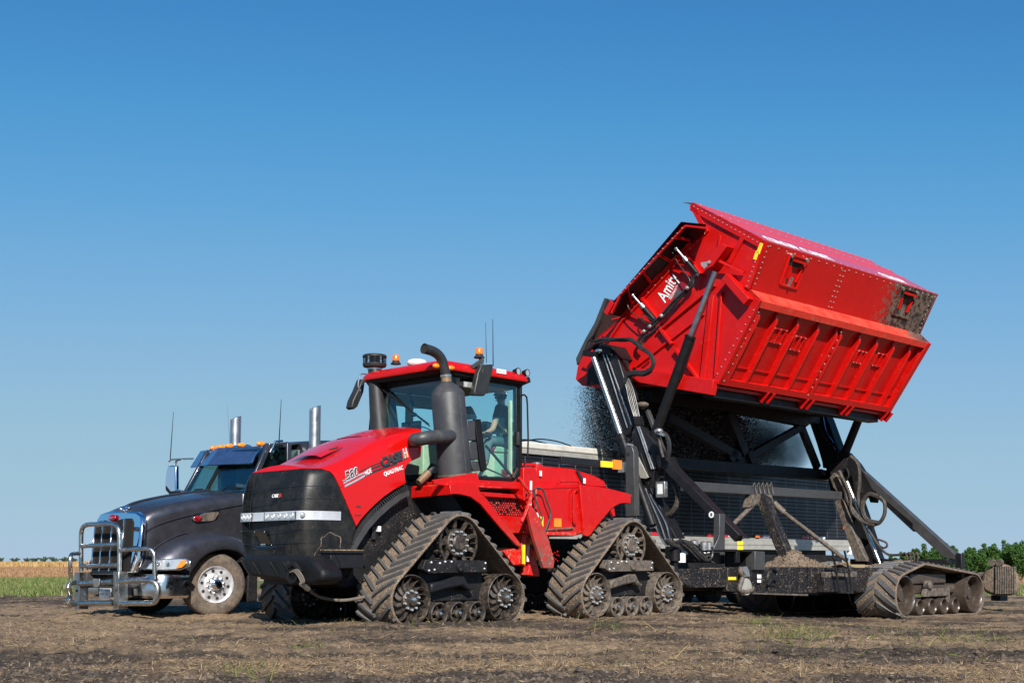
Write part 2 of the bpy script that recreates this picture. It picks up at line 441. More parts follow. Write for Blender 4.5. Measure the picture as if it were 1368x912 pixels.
# grille: a dark plastic skin with fine mesh bump
m, n, l, bs = node_mat('grille_mesh')
tc = n.new('ShaderNodeTexCoord')
br = n.new('ShaderNodeTexBrick'); br.inputs['Scale'].default_value = 28; br.inputs['Mortar Size'].default_value = .03
wv = n.new('ShaderNodeTexVoronoi'); wv.inputs['Scale'].default_value = 70; l.new(tc.outputs['Object'], wv.inputs['Vector'])
b = n.new('ShaderNodeBump'); b.inputs['Strength'].default_value = .35; b.inputs['Distance'].default_value = .004; bs.inputs['Specular IOR Level'].default_value = .35
l.new(wv.outputs['Distance'], b.inputs['Height']); l.new(b.outputs[0], bs.inputs['Normal'])
nz = noise_tex(n, l, tc.outputs['Object'], 5, 8, .7)
sp = noise_tex(n, l, tc.outputs['Object'], 55, 2, .5)
c0 = mixc(n, l, ramp(n, l, nz, .45, .8), (.007,.0075,.008), (.035,.031,.027))
l.new(mixc(n, l, ramp(n, l, sp, .74, .76), c0, (.25,.22,.17)), bs.inputs['Base Color'])
bs.inputs['Roughness'].default_value = .42

# steel sheet splattered with black mud towards its rear end (object x = metres along the cart)
def splattered(name, ca, cb, x0, x1, k=1.0):
    m, n, l, bs = node_mat(name)
    tc = n.new('ShaderNodeTexCoord'); sxyz = n.new('ShaderNodeSeparateXYZ'); l.new(tc.outputs['Object'], sxyz.inputs[0])
    nz = noise_tex(n, l, tc.outputs['Object'], 3.2, 7, .7); nz2 = noise_tex(n, l, tc.outputs['Object'], 26, 6, .7); nz3 = noise_tex(n, l, tc.outputs['Object'], 7, 5, .7)
    c0 = mixc(n, l, ramp(n, l, nz, .3, .7), ca, cb)
    g = ramp(n, l, sxyz.outputs[0], x0, x1, 0, 1)
    g = mathn(n, l, 'ADD', g, mathn(n, l, 'MULTIPLY', mathn(n, l, 'SUBTRACT', nz2, .5), 1.3))
    g = mathn(n, l, 'ADD', g, mathn(n, l, 'MULTIPLY', mathn(n, l, 'SUBTRACT', nz3, .5), 1.2*k))
    fm = ramp(n, l, g, .42, .56)
    mud = mixc(n, l, ramp(n, l, nz3, .44, .54), (.018,.014,.012), (.13,.088,.066))
    l.new(mixc(n, l, fm, c0, mud), bs.inputs['Base Color'])
    l.new(mathn(n, l, 'MAXIMUM', mathn(n, l, 'MULTIPLY', fm, .9), .36), bs.inputs['Roughness'])
    bs.inputs['Specular IOR Level'].default_value = .3
splattered('red_bin_splattered', (.38,.005,.004), (.46,.006,.005), -1.0, -2.7)
splattered('red_shelf_splattered', (.62,.02,.012), (.66,.10,.06), -2.0, -3.9, 1.6)

# soil
m, n, l, bs = node_mat('soil')
geo = n.new('ShaderNodeNewGeometry'); P = geo.outputs['Position']
mp = n.new('ShaderNodeMapping'); mp.inputs['Scale'].default_value = (.18, 1.0, 1); l.new(P, mp.inputs['Vector'])
band = noise_tex(n, l, mp.outputs[0], .8, 5, .6)
fine = noise_tex(n, l, P, 9, 8, .72); grit = noise_tex(n, l, P, 60, 4, .7); mid = noise_tex(n, l, P, 2.2, 6, .65)
c1 = mixc(n, l, ramp(n, l, fine, .35, .7), (.030,.024,.020), (.095,.072,.053))
c2 = mixc(n, l, ramp(n, l, fine, .3, .65), (.145,.100,.063), (.33,.232,.145))
c3 = mixc(n, l, mathn(n, l, 'ADD', ramp(n, l, band, .42, .60), mathn(n, l, 'SUBTRACT', ramp(n, l, mid, .3, .7), .5), True), c1, c2)
c3 = mixc(n, l, ramp(n, l, grit, .60, .70), c3, (.24,.19,.135))
c3 = mixc(n, l, ramp(n, l, grit, .40, .33), c3, (.028,.022,.019))
l.new(c3, bs.inputs['Base Color']); bs.inputs['Roughness'].default_value = .95; bs.inputs['Specular IOR Level'].default_value = .15
b1 = n.new('ShaderNodeBump'); b1.inputs['Strength'].default_value = 1; b1.inputs['Distance'].default_value = .03; l.new(fine, b1.inputs['Height'])
b2 = n.new('ShaderNodeBump'); b2.inputs['Strength'].default_value = .8; b2.inputs['Distance'].default_value = .01; l.new(grit, b2.inputs['Height']); l.new(b1.outputs[0], b2.inputs['Normal'])
l.new(b2.outputs[0], bs.inputs['Normal'])

def ground_mat(name, ca, cb, scale, stretch=(1,1,1), bump=.3):
    m, n, l, bs = node_mat(name)
    geo = n.new('ShaderNodeNewGeometry'); mp = n.new('ShaderNodeMapping'); mp.inputs['Scale'].default_value = stretch
    l.new(geo.outputs['Position'], mp.inputs['Vector'])
    f = noise_tex(n, l, mp.outputs[0], scale, 9, .75)
    l.new(mixc(n, l, ramp(n, l, f, .35, .65), ca, cb), bs.inputs['Base Color']); bs.inputs['Roughness'].default_value = .95
    bs.inputs['Specular IOR Level'].default_value = .1
ground_mat('far_field', (.36,.25,.12), (.46,.32,.16), .08)
ground_mat('soy_ground', (.22,.125,.065), (.36,.21,.115), .5, (1,.25,1))
ground_mat('grass_ground', (.07,.10,.03), (.15,.17,.06), 1.2)
ground_mat('track_road', (.34,.29,.20), (.42,.36,.25), .6)

def leaf_mat(name, cols, scale=1.3, trans=.25):
    m = bpy.data.materials.new(name); m.use_nodes = True; MAT[name] = m
    n = m.node_tree.nodes; l = m.node_tree.links; bs = n['Principled BSDF']
    geo = n.new('ShaderNodeNewGeometry')
    rnd = geo.outputs['Random Per Island']
    r = n.new('ShaderNodeValToRGB'); l.new(rnd, r.inputs[0])
    el = r.color_ramp.elements
    el[0].color = (*cols[0], 1); el[1].color = (*cols[-1], 1)
    for i, c in enumerate(cols[1:-1]):
        e = el.new((i+1)/(len(cols)-1)); e.color = (*c, 1)
    l.new(r.outputs[0], bs.inputs['Base Color']); bs.inputs['Roughness'].default_value = .7; bs.inputs['Specular IOR Level'].default_value = .2
    if trans:
        tr = n.new('ShaderNodeBsdfTranslucent'); mx = n.new('ShaderNodeMixShader'); mx.inputs[0].default_value = trans
        l.new(r.outputs[0], tr.inputs[0]); l.new(bs.outputs[0], mx.inputs[1]); l.new(tr.outputs[0], mx.inputs[2])
        l.new(mx.outputs[0], n['Material Output'].inputs[0])
leaf_mat('straw', [(.10,.068,.042), (.22,.148,.085), (.36,.25,.135), (.16,.11,.068), (.52,.39,.24), (.28,.19,.105), (.075,.052,.036), (.20,.13,.07)], trans=.1)
leaf_mat('dark_crumb', [(.03,.024,.02), (.07,.055,.043), (.12,.09,.068), (.045,.036,.03), (.16,.125,.09)], trans=0)
leaf_mat('green_weed', [(.10,.13,.035), (.16,.19,.05), (.07,.10,.03), (.24,.22,.08)], trans=.2)
leaf_mat('yellow_weed', [(.36,.27,.11), (.30,.25,.09), (.44,.28,.13), (.24,.22,.08)], trans=.2)
leaf_mat('strip_grass', [(.10,.16,.04), (.18,.24,.07), (.26,.25,.10), (.14,.20,.055), (.30,.27,.13), (.08,.11,.035), (.15,.22,.06)], trans=.25)
leaf_mat('soy_stalk', [(.34,.20,.105), (.28,.16,.085), (.42,.27,.15), (.24,.13,.07)], trans=.15)
leaf_mat('corn_gold', [(.46,.29,.12), (.38,.23,.09), (.54,.37,.17), (.34,.24,.10)], trans=.2)
leaf_mat('tree_green', [(.022,.065,.016), (.05,.125,.026), (.085,.17,.036), (.036,.095,.02), (.11,.20,.045)], trans=.3)
leaf_mat('far_tree', [(.05,.085,.055), (.07,.105,.065), (.09,.115,.065)], trans=.1)
leaf_mat('falling_dirt', [(.02,.02,.022), (.06,.055,.052), (.14,.13,.12), (.03,.028,.03), (.30,.30,.31), (.04,.036,.034)], trans=0)
leaf_mat('root_beet', [(.16,.12,.085), (.22,.165,.115), (.11,.085,.062), (.28,.215,.15)], trans=0)
# ---------------------------------------------------------------- ground
def vnoise(x, y, seed=0):
    xi = np.floor(x).astype(np.int64); yi = np.floor(y).astype(np.int64); fx = x - xi; fy = y - yi
    fx = fx*fx*(3-2*fx); fy = fy*fy*(3-2*fy)
    def h(a, b):
        n = (a*374761393 + b*668265263 + seed*1442695041) & 0xffffffff
        n = ((n ^ (n >> 13))*1274126177) & 0xffffffff
        return ((n ^ (n >> 16)) & 0xffff)/65535.0
    return (h(xi, yi)*(1-fx) + h(xi+1, yi)*fx)*(1-fy) + (h(xi, yi+1)*(1-fx) + h(xi+1, yi+1)*fx)*fy
def fbm(x, y, o=5, seed=0, g=.5):
    s = 0; a = 1; t = 0
    for i in range(o): s = s + a*vnoise(x*2**i, y*2**i, seed+i*17); t += a; a *= g
    return s/t
def sstep(x, a, b):
    t = np.clip((x-a)/(b-a), 0, 1); return t*t*(3-2*t)
def base_z(X, Y):
    return -.30*sstep(X, 1.8, 7.0)*sstep(Y, 14, 24)
def rut(X, Y):
    yc = 12.35 + .018*X + .12*np.sin(X*.35)
    return np.exp(-(np.abs(Y-yc)/.42)**4)
def rut2(X, Y):
    yc = 14.9 - .02*X + .2*np.sin(X*.22+1)
    return np.exp(-((Y-yc)/.45)**2)
def litter(X, Y):
    f = fbm(X*.16+7, Y*.75+3, 4, 5)
    g = fbm(X*1.1, Y*1.6, 4, 9)
    v = sstep(f*.62 + g*.38, .40, .58)
    v = v*(1-.97*rut(X, Y))*(1-.45*rut2(X, Y)*sstep(fbm(X*.3, Y*.3, 2, 77), .4, .6))
    v = v*(1 - .85*sstep(fbm(X*.5+3, Y*1.4, 4, 55), .42, .55)*sstep(10.9-Y, 0, .8)*sstep(-X, -3.0, 1.0))
    return v
def ground_z(X, Y):
    z = base_z(X, Y)
    near = sstep(60-Y, 0, 25)
    z = z + near*(.10*(fbm(X*.25, Y*.9, 3, 2)-.5) + .085*(fbm(X*1.6, Y*2.2, 4, 3)-.5) + .075*(fbm(X*9, Y*9, 4, 4, .6)-.5))
    r = rut(X, Y)
    z = z - near*r*(.05 - .045*(np.sin(X*2*math.pi/.21 + 9*(Y-12.35)) > .2)*sstep(X, .5, 2.5)) + near*r*.05*(fbm(X*6, Y*6, 3, 8)-.5)
    z = z - near*rut2(X, Y)*.04
    return z
def border(X): return 37 + .38*X + 30*sstep(X, -9, -6)*(1-sstep(X, 11, 14))
ang = np.concatenate([np.arange(-180, -32, 4.0), np.arange(-32, -25, .5), np.arange(-25, 25, .075), np.arange(25, 32, .5), np.arange(32, 180, 4.0)])
rows = [0.6, 1.5, 3, 5, 6.5, 7.5, 8.2]
while rows[-1] < 20: rows.append(rows[-1]*1.0038)
while rows[-1] < 34: rows.append(rows[-1]*1.0065)
while rows[-1] < 220: rows.append(rows[-1]*1.012)
while rows[-1] < 5500: rows.append(rows[-1]*1.25)
A, Rr = np.meshgrid(np.radians(ang), np.array(rows))
GX = Rr*np.sin(A); GY = Rr*np.cos(A); GZ = ground_z(GX, GY)
nr, nc = GX.shape
vs = np.stack([GX, GY, GZ], -1).reshape(-1, 3)
vs = np.vstack([vs, [[0, 0, 0]]])
i = np.arange(nr-1)[:, None]; j = np.arange(nc)[None, :]; j2 = (j+1) % nc
quads = np.stack([i*nc+j, i*nc+j2, (i+1)*nc+j2, (i+1)*nc+j], -1).reshape(-1, 4)[:, ::-1]
def np_mesh(name, verts, faces, mats, mi=None, smooth=True):
    me = bpy.data.meshes.new(name); k = faces.shape[1]
    me.vertices.add(len(verts)); me.vertices.foreach_set('co', np.ascontiguousarray(verts, dtype=np.float32).ravel())
    me.loops.add(faces.size); me.loops.foreach_set('vertex_index', np.ascontiguousarray(faces, dtype=np.int32).ravel())
    me.polygons.add(len(faces)); me.polygons.foreach_set('loop_start', np.arange(0, faces.size, k, dtype=np.int32))
    for m in mats: me.materials.append(MAT[m])
    if mi is not None: me.polygons.foreach_set('material_index', np.ascontiguousarray(mi, dtype=np.int32))
    me.update(calc_edges=True)
    me.polygons.foreach_set('use_smooth', np.full(len(faces), smooth, dtype=bool)); me.update()
    return me
fc = vs[quads].mean(1); FX, FY = fc[:, 0], fc[:, 1]
mi = np.zeros(len(quads), int)
left = FX < 0
bd = border(FX) + 2.0*(fbm(FX*.5, FY*.5, 2, 21)-.5)
mi[FY > bd] = 1
mi[(FY > np.where(left, 59, border(FX)+13))] = 2
mi[(FY > 190)] = 3
mi[(FY > 58) & (FY < 61) & left] = 4
me = np_mesh('ground', vs, quads, ['soil', 'grass_ground', 'soy_ground', 'far_field', 'track_road'], mi)
at = me.attributes.new('litter', 'FLOAT', 'POINT')
at.data.foreach_set('value', litter(vs[:, 0], vs[:, 1]).astype(np.float32))
ground = bpy.data.objects.new('ground', me); COL.objects.link(ground); ground['kind'] = 'structure'
# litter drives how pale the soil is
n = MAT['soil'].node_tree.nodes; l = MAT['soil'].node_tree.links
atn = n.new('ShaderNodeAttribute'); atn.attribute_name = 'litter'
for nd in list(n):
    if nd.type == 'MATH' and nd.operation == 'ADD' and nd.use_clamp:
        l.new(mathn(n, l, 'MULTIPLY', atn.outputs['Fac'], .95), nd.inputs[0])

def blades(name, mat_, X, Y, z, L_, Wd, tilt, kind='stuff', zoff=0.0, seg=1, droop=0.0):
    """thin tapering blades or bits, one mesh; tilt 0 = upright, 90 = lying"""
    N = len(X); az = rng.uniform(0, 2*math.pi, N); tl = np.radians(tilt)
    d = np.stack([np.sin(tl)*np.cos(az), np.sin(tl)*np.sin(az), np.cos(tl)], -1)
    s = np.stack([-np.sin(az), np.cos(az), np.zeros(N)], -1)
    roll = rng.uniform(-.9, .9, N)[:, None]
    up = np.cross(d, s); s = s*np.cos(roll) + up*np.sin(roll)
    p = np.stack([X, Y, z+zoff], -1); L_ = L_[:, None]; Wd = Wd[:, None]
    v = np.stack([p - s*Wd/2, p + s*Wd/2, p + d*L_*.6 + s*Wd*.4 - np.array([0,0,1])*droop*L_*.1, p + d*L_ - np.array([0,0,1])*droop*L_*.4, p + d*L_*.6 - s*Wd*.4 - np.array([0,0,1])*droop*L_*.1], 1).reshape(-1, 3)
    f = (np.arange(N)*5)[:, None] + np.array([[0, 1, 2, 3, 4]])
    me = np_mesh(name, v, f, [mat_], smooth=False)
    o = bpy.data.objects.new(name, me); COL.objects.link(o); o['kind'] = kind
    return o
def screen_points(N, y0, y1, x0=-60, x1=1430):
    px = rng.uniform(x0, x1, N); py = rng.uniform(y0, y1, N)
    Y = FOC*CH/(py - HOR)*1.0; X = (px - PX0)/FOC*Y
    return X, Y
# straw and crumbs over the soil
X, Y = screen_points(215000, 789, 960)
keep = (rng.uniform(0, 1, len(X)) < .05 + .85*litter(X, Y)**1.3) & (Y < border(X))
X, Y = X[keep], Y[keep]; N = len(X)
o = blades('straw_litter', 'straw', X, Y, ground_z(X, Y), np.abs(rng.normal(.034, .026, N)) + .012, rng.uniform(.002, .006, N), np.clip(rng.normal(82, 12, N), 15, 100), zoff=.006)
props(o, 'pale chopped straw scattered over the dark soil')
X, Y = screen_points(5200, 792, 950); keep = (rng.uniform(0, 1, len(X)) < litter(X, Y)) & (Y < border(X)); X, Y = X[keep], Y[keep]; N = len(X)
o = blades('stubble', 'straw', X, Y, ground_z(X, Y), rng.uniform(.03, .09, N), rng.uniform(.003, .007, N), np.abs(rng.normal(35, 22, N)))
props(o, 'upright stubble stalks sticking out of the soil')
def clods(name, X, Y, size, mat_, zs=None, kind='stuff'):
    N = len(X)
    oc = np.array([[1,0,0],[0,1,0],[-1,0,0],[0,-1,0],[0,0,.8],[0,0,-.8]], float)
    v = oc[None]*size[:, None, None]*rng.uniform(.6, 1.3, (N, 6, 1)); a_ = rng.uniform(0, 6.28, N)
    c, s = np.cos(a_)[:, None], np.sin(a_)[:, None]
    v = np.stack([v[..., 0]*c - v[..., 1]*s, v[..., 0]*s + v[..., 1]*c, v[..., 2]], -1)
    zz = ground_z(X, Y) if zs is None else zs
    v = v + np.stack([X, Y, zz], -1)[:, None]
    f = np.array([[0,1,4],[1,2,4],[2,3,4],[3,0,4],[1,0,5],[2,1,5],[3,2,5],[0,3,5]])
    f = ((np.arange(N)*6)[:, None, None] + f[None]).reshape(-1, 3)
    me = np_mesh(name, v.reshape(-1, 3), f, [mat_], smooth=False)
    o = bpy.data.objects.new(name, me); COL.objects.link(o); o['kind'] = kind
    return o
X, Y = screen_points(42000, 790, 955); keep = (rng.uniform(0, 1, len(X)) < 1.05 - .8*litter(X, Y)) & (Y < border(X)); X, Y = X[keep], Y[keep]
o = clods('soil_crumbs', X, Y, np.abs(rng.normal(.007, .008, len(X))) + .004, 'dark_crumb'); props(o, 'dark crumbs of turned soil')
X, Y = screen_points(2600, 792, 950); keep = (rng.uniform(0, 1, len(X)) < 1.1 - litter(X, Y)) & (Y < border(X)); X, Y = X[keep], Y[keep]
o = clods('soil_clods', X, Y, rng.uniform(.018, .05, len(X)), 'dark_crumb'); props(o, 'larger clods of soil lying in the ruts')
# green and yellow weeds
def patches(cs, N):
    X = []; Y = []
    for (px, py, sx, sy, w_) in cs:
        k = int(N*w_); a_ = rng.normal(px, sx, k); b_ = rng.normal(py, sy, k); b_ = np.maximum(b_, 790)
        yy = FOC*CH/(b_-HOR); X.append((a_-PX0)/FOC*yy); Y.append(yy)
    return np.concatenate(X), np.concatenate(Y)
X, Y = patches([(1010,828,14,4,.10),(1045,845,30,6,.22),(1085,850,20,5,.10),(420,865,10,4,.03),(330,897,22,7,.05),(820,836,14,3,.04),(1300,850,60,6,.10),(1210,845,70,9,.09),(480,835,80,8,.06),(980,860,200,20,.08),(1345,795,30,3,.1)], 1500)
N = len(X); o = blades('green_weeds', 'green_weed', X, Y, ground_z(X, Y), rng.uniform(.05, .17, N), rng.uniform(.005, .012, N), np.abs(rng.normal(50, 25, N)), droop=.5); props(o, 'small green weeds and grass tufts in the soil')
X, Y = patches([(1040,835,40,8,.10),(790,836,14,5,.06),(565,830,14,4,.10),(820,845,120,10,.14),(200,838,110,12,.15),(1140,822,20,4,.12),(1240,850,80,9,.12),(600,828,50,4,.10),(700,880,300,15,.12)], 330)
N = len(X); o = blades('dry_stalks', 'yellow_weed', X, Y, ground_z(X, Y), rng.uniform(.08, .28, N), rng.uniform(.004, .007, N), np.abs(rng.normal(74, 14, N)), zoff=.01); props(o, 'long yellow stalks lying across the soil')
# grass strip, soy stubble, corn
N = 60000; Y = 30 + 32*rng.uniform(0, 1, N)**1.3; X = -Y*rng.uniform(.20, .46, N); k = (Y > border(X)+rng.uniform(-1, .5, N)) & (Y < 58); X, Y = X[k], Y[k]
Yr = 38 + 20*rng.uniform(0, 1, 14000); Xr = Yr*rng.uniform(.28, .46, 14000); k = (Yr > border(Xr)) & (Yr < border(Xr)+13); X = np.append(X, Xr[k]); Y = np.append(Y, Yr[k])
N = len(X); o = blades('grass_strip', 'strip_grass', X, Y, ground_z(X, Y)-.02, rng.uniform(.10, .34, N)*(.6+.8*fbm(X*.6, Y*.6, 3, 31)), rng.uniform(.015, .045, N), np.abs(rng.normal(22, 14, N)), droop=.6); props(o, 'strip of weedy green grass along the field edge')
N = 30000; Y = 61 + 128*rng.uniform(0, 1, N)**1.6; X = -Y*rng.uniform(.22, .47, N); keep = np.ones(N, bool)
Yr = 58 + 60*rng.uniform(0, 1, 7000); Xr = Yr*rng.uniform(.25, .47, 7000); k = Yr > border(Xr)+13; X = np.append(X, Xr[k]); Y = np.append(Y, Yr[k]); N = len(X)
o = blades('soybean_crop', 'soy_stalk', X, Y, base_z(X, Y)-.05, rng.uniform(.12, .30, N), rng.uniform(.02, .07, N), np.abs(rng.normal(20, 12, N))); props(o, 'dry russet soybean stand in the far field')
N = 16000; Y = 190 + 420*rng.uniform(0, 1, N)**1.4; X = -Y*rng.uniform(.22, .45, N)
o = blades('corn_crop', 'corn_gold', X, Y, np.zeros(N), rng.uniform(.4, .85, N), rng.uniform(.12, .35, N), np.abs(rng.normal(12, 8, N))); props(o, 'golden ripe corn on the horizon')

# ---------------------------------------------------------------- trees
def leaf_cloud(C, R_, n, size, mat_, name, up=.5):
    """n leaf quads around clump centres C with radii R_"""
    idx = rng.integers(0, len(C), n); d = rng.normal(0, 1, (n, 3)); d /= np.linalg.norm(d, axis=1)[:, None]
    p = C[idx] + d*(R_[idx]*rng.uniform(.35, 1.05, n)**.6)[:, None]
    u = rng.normal(0, 1, (n, 3)) + np.array([0, 0, up]); u /= np.linalg.norm(u, axis=1)[:, None]
    v = np.cross(u, rng.normal(0, 1, (n, 3))); v /= np.linalg.norm(v, axis=1)[:, None]
    s = size*rng.uniform(.6, 1.4, n)[:, None]
    q = np.stack([p - u*s*.7, p + v*s*.32, p + u*s*.9, p - v*s*.32], 1).reshape(-1, 3)
    f = (np.arange(n)*4)[:, None] + np.array([[0, 1, 2, 3]])
    me = np_mesh(name, q, f, [mat_], smooth=False)
    return bpy.data.objects.new(name, me)
def tree(x, y, h, wd, n, label, group, mat_='tree_green', name='tree', shoots=9, leaf=.12, clump=.34):
    zb_ = float(base_z(np.array(x), np.array(y)))
    r = bpy.data.objects.new(name, None); COL.objects.link(r); r.location = (x, y, zb_); props(r, label, 'tree', group); OFF[r.name] = Vector((0,0,0))
    mb = MB(); C = []; RR = []
    mb.cyl((0,0,-.1), (0,0,h*.55), .03*h, .012*h, 8)
    for k in range(shoots):
        a_ = random.uniform(0, 6.28); rr = wd/2*math.sqrt(random.random()); hh = h*(random.uniform(.72, 1.0) - .25*(rr/(wd/2))**2)
        tip = Vector((rr*math.cos(a_), rr*math.sin(a_), hh)); b0 = Vector((0, 0, h*random.uniform(.12, .4)))
        mb.cyl(b0, tip, .010*h, .003*h, 5)
        for t in np.linspace(.15, 1, 7):
            p = b0.lerp(tip, t); C.append(tuple(p)); RR.append(clump*h/2.3*(1.15-.75*t)*random.uniform(.8, 1.25))
    mb.build('trunk', 'bark', r)
    o = leaf_cloud(np.array(C), np.array(RR), n, leaf, mat_, 'crown'); COL.objects.link(o); o.parent = r
    return r
_k = 0
seq = ['first', 'second', 'third', 'fourth', 'fifth', 'sixth', 'seventh', 'eighth', 'ninth', 'tenth']
for (px, top) in ((1236,731),(1262,729),(1290,733),(1316,729),(1341,724),(1363,726),(1389,728),(1415,726)):
    d = 79 + random.uniform(-1, 1); x = (px-PX0)/FOC*d; h = (HOR-top+4)/FOC*d + .88 + .3
    lab = 'bushy green tree in the row by the field edge, %s from the left' % seq[_k]
    tree(x, d, h, 2.1, 8500, lab, 'green trees in the row at the right', shoots=16, leaf=.095); _k += 1
_k = 0
for (px, top) in ((1190,742),(1212,738),(1250,735),(1277,737),(1303,735),(1329,733),(1353,731),(1380,733)):
    d = 84 + random.uniform(-1, 1); x = (px-PX0)/FOC*d; h = (HOR-top+3)/FOC*d + .88 + .3
    lab = 'green tree behind the front row of trees, %s of the back row from the left' % seq[_k]
    tree(x, d, h, 2.6, 6000, lab, 'green trees in the back row', shoots=15, leaf=.10); _k += 1
_k = 0
for (px, w_, top) in ((4,9,744.2),(22,9,744.6),(38,7,745.0),(50,10,743.8),(61,8,743.2),(74,9,743.6),(90,8,743.2),(101,6,744.5)):
    d = 900 + random.uniform(-40, 40); x = (px-PX0)/FOC*d; h = (HOR-top)/FOC*d + .88
    tree(x, d, h, w_, 500, 'hazy far-off tree on the horizon, %s from the left edge' % seq[_k], 'far-off trees on the horizon', 'far_tree', shoots=7, leaf=.7, clump=.62); _k += 1
# ================================================================ articulated track tractor
S = T.S; R = T.R
tractor = thing('articulated_tractor', 'red articulated tractor on four rubber track units, black grille, a man in its cab', 'tractor', T, (0, 0, 0))

def shear(a, z):
    return -.27*(z-1.45)**2 * min(1, max(0, (a-2.9)/1.1))
HW, HF = .86, 4.14
HC = HW-.20          # half-width of the flat front
def contour(z, out=0.0, b_end=-.76, a_side=3.3, n=10):
    """points round the nose at height z, from the near side to the far side"""
    af = HF; pts = [(a_side, HW+out, z)]
    for i in range(n+1):
        t = math.pi/2*i/n; pts.append((af-.45 + (.45+out)*math.sin(t), HC + (.20+out)*math.cos(t), z))
    for bb in (.26, 0, -.26): pts.append((af+out, bb, z))
    for i in range(n+1):
        t = math.pi/2*(1-i/n); pts.append((af-.45 + (.45+out)*math.sin(t), -HC - (.20+out)*math.cos(t), z))
    pts.append((a_side, -HW-out, z))
    return [(p[0] + shear(p[0], z), p[1], z) for p in pts]
def halfw(a):
    if a <= HF-.45: return HW
    return HC + .20*math.sqrt(max(0, 1-((a-(HF-.45))/.45)**2))
edge = [S(*z2(x, y), .75) for x, y in ((375,243),(430,228),(480,203),(530,180),(590,152),(650,130),(700,112),(750,98),(790,92))]
ea = [p[0] for p in edge][::-1]; ez = [p[2] for p in edge][::-1]
def topz(a): return float(np.interp(a, ea, ez))
def hood_solid():
    rows = []
    st = [HF-.0005, HF-.02, HF-.06, HF-.12, HF-.2, HF-.3, HF-.45] + list(np.linspace(HF-.6, 1.86, 16))
    for a in st:
        w_ = halfw(a); zt = topz(min(a, 4.0)); c = .13
        pr_ = [(w_, .90), (w_, 1.2), (w_, 1.5), (w_, 1.8), (w_, zt-.30), (w_-.005, zt-c)]
        for i in range(1, 6):
            t = math.pi/2*i/6; pr_.append((w_-.13*(1-math.cos(t))-.01, zt-c+.13*math.sin(t)*.95))
        wt = w_-.17
        for i in range(7):
            u = 1-i/6; pr_.append((wt*u, zt + .055*(1-u*u)))
        full = pr_ + [(-b_, z_) for b_, z_ in pr_[::-1][1:]]
        rows.append([(a + shear(a, z_), b_, z_) for b_, z_ in full])
    mb = MB(); mb.grid(rows, closed=True)
    mb.add(rows[0], [list(range(len(rows[0])))]); mb.add(rows[-1], [list(range(len(rows[-1]))[::-1])])
    return mb
def side_pts(lst, f, b): return [S(*f(x, y), b) for x, y in lst]
red_out = side_pts([(430,254),(447,262),(462,282),(480,320),(548,478),(560,458),(578,436),(600,412),(625,388),(655,362),(695,334),(742,308),(736,262),(745,238),(765,222),(800,206),(806,150),(812,100)], z2, .86)
red_out = [(p[0], p[2]) for p in red_out]
zl = 2.135
redp = [(4.5, zl), (3.80, zl)] + red_out + [(1.86, 3.4), (4.5, 3.4)]
cut = MB(); cut.pa(redp, -2, 2)
h_red = boolean(hood_solid(), cut, 'INTERSECT', ['red_hood'])
hood = h_red.build('hood', ['red_hood'], tractor, sharp=40)
gb = side_pts([(430,254),(447,262),(462,282),(480,320),(548,478),(538,520),(522,575)], z2, .86)
grp = [(4.5, zl-.006), (3.80, zl-.006)] + [(p[0]+.012, p[2]-.004) for p in gb] + [(3.1, .93), (4.5, .93)]
cut = MB(); cut.pa(grp, -2, 2)
grille = boolean(hood_solid(), cut, 'INTERSECT', ['grille_mesh']).build('grille', ['grille_mesh'], tractor, sharp=40)
mb = MB()
for z_, as_ in ((1.89, 3.56), (1.72, 3.46), (1.30, 3.27), (1.12, 3.3)): mb.tube(contour(z_, -.001, a_side=as_)[:-1], .0035, 5, smooth=False)
for b_ in (.47, -.47): mb.tube([(HF + shear(HF, z_)+.0, b_, z_) for z_ in np.linspace(1.0, 2.1, 8)], .005, 5)
mb.build('panel_seam', 'black_gloss', grille)
# headlamp band
def band(z0, z1, out, i0, i1, mats, name, parent, thick=.03):
    c0, c1, d0, d1 = [contour(z_, o_, a_side=3.56)[i0:i1] for z_, o_ in ((z0, out), (z1, out), (z0, out-thick), (z1, out-thick))]
    rows = list(zip(c0, c1, d1, d0)); m_ = MB(); m_.grid([list(r) for r in rows], closed=True)
    m_.add(list(rows[0]), [[0,1,2,3]]); m_.add(list(rows[-1]), [[3,2,1,0]])
    return m_.build(name, mats, parent)
nn = len(contour(1.5))
bandp = band(1.435, 1.555, .012, 0, nn-1, 'lamp_silver', 'lamp_band', tractor)
def lamp_seg(b0, b1, cells):
    m_ = MB(); af = HF + .012
    m_.box(af-.01, af+.008, b0, b1, 1.447, 1.543); m_.m = 1
    for k in range(cells):
        b_ = b0 + (b1-b0)*(k+.5)/cells
        m_.lathe((af+.008, b_, 1.498), (1,0,0), [(.040,.004),(.033,.012),(.024,.004),(.010,.002),(.0001,.010)], 14)
        m_.cyl((af+.008, b_, 1.498), (af+.011, b_, 1.498), .012, n=8)
    m_.m = 2; m_.box(af-.01, af+.014, b0-.006, b0, 1.443, 1.548); m_.box(af-.01, af+.014, b1, b1+.006, 1.443, 1.548)
    return m_.build('headlight', ['work_lens', 'lamp_silver', 'black_gloss'], tractor)
bf = lambda x: R(*zf(x, 110), HF)[1]
lamp_seg(-.65, bf(258), 3); lamp_seg(bf(374), bf(655), 5)
m_ = MB(); cc = contour(1.5, .02)
m_.ball(cc[8], .045, .03, .045); m_.build('headlight', ['work_lens'], tractor)
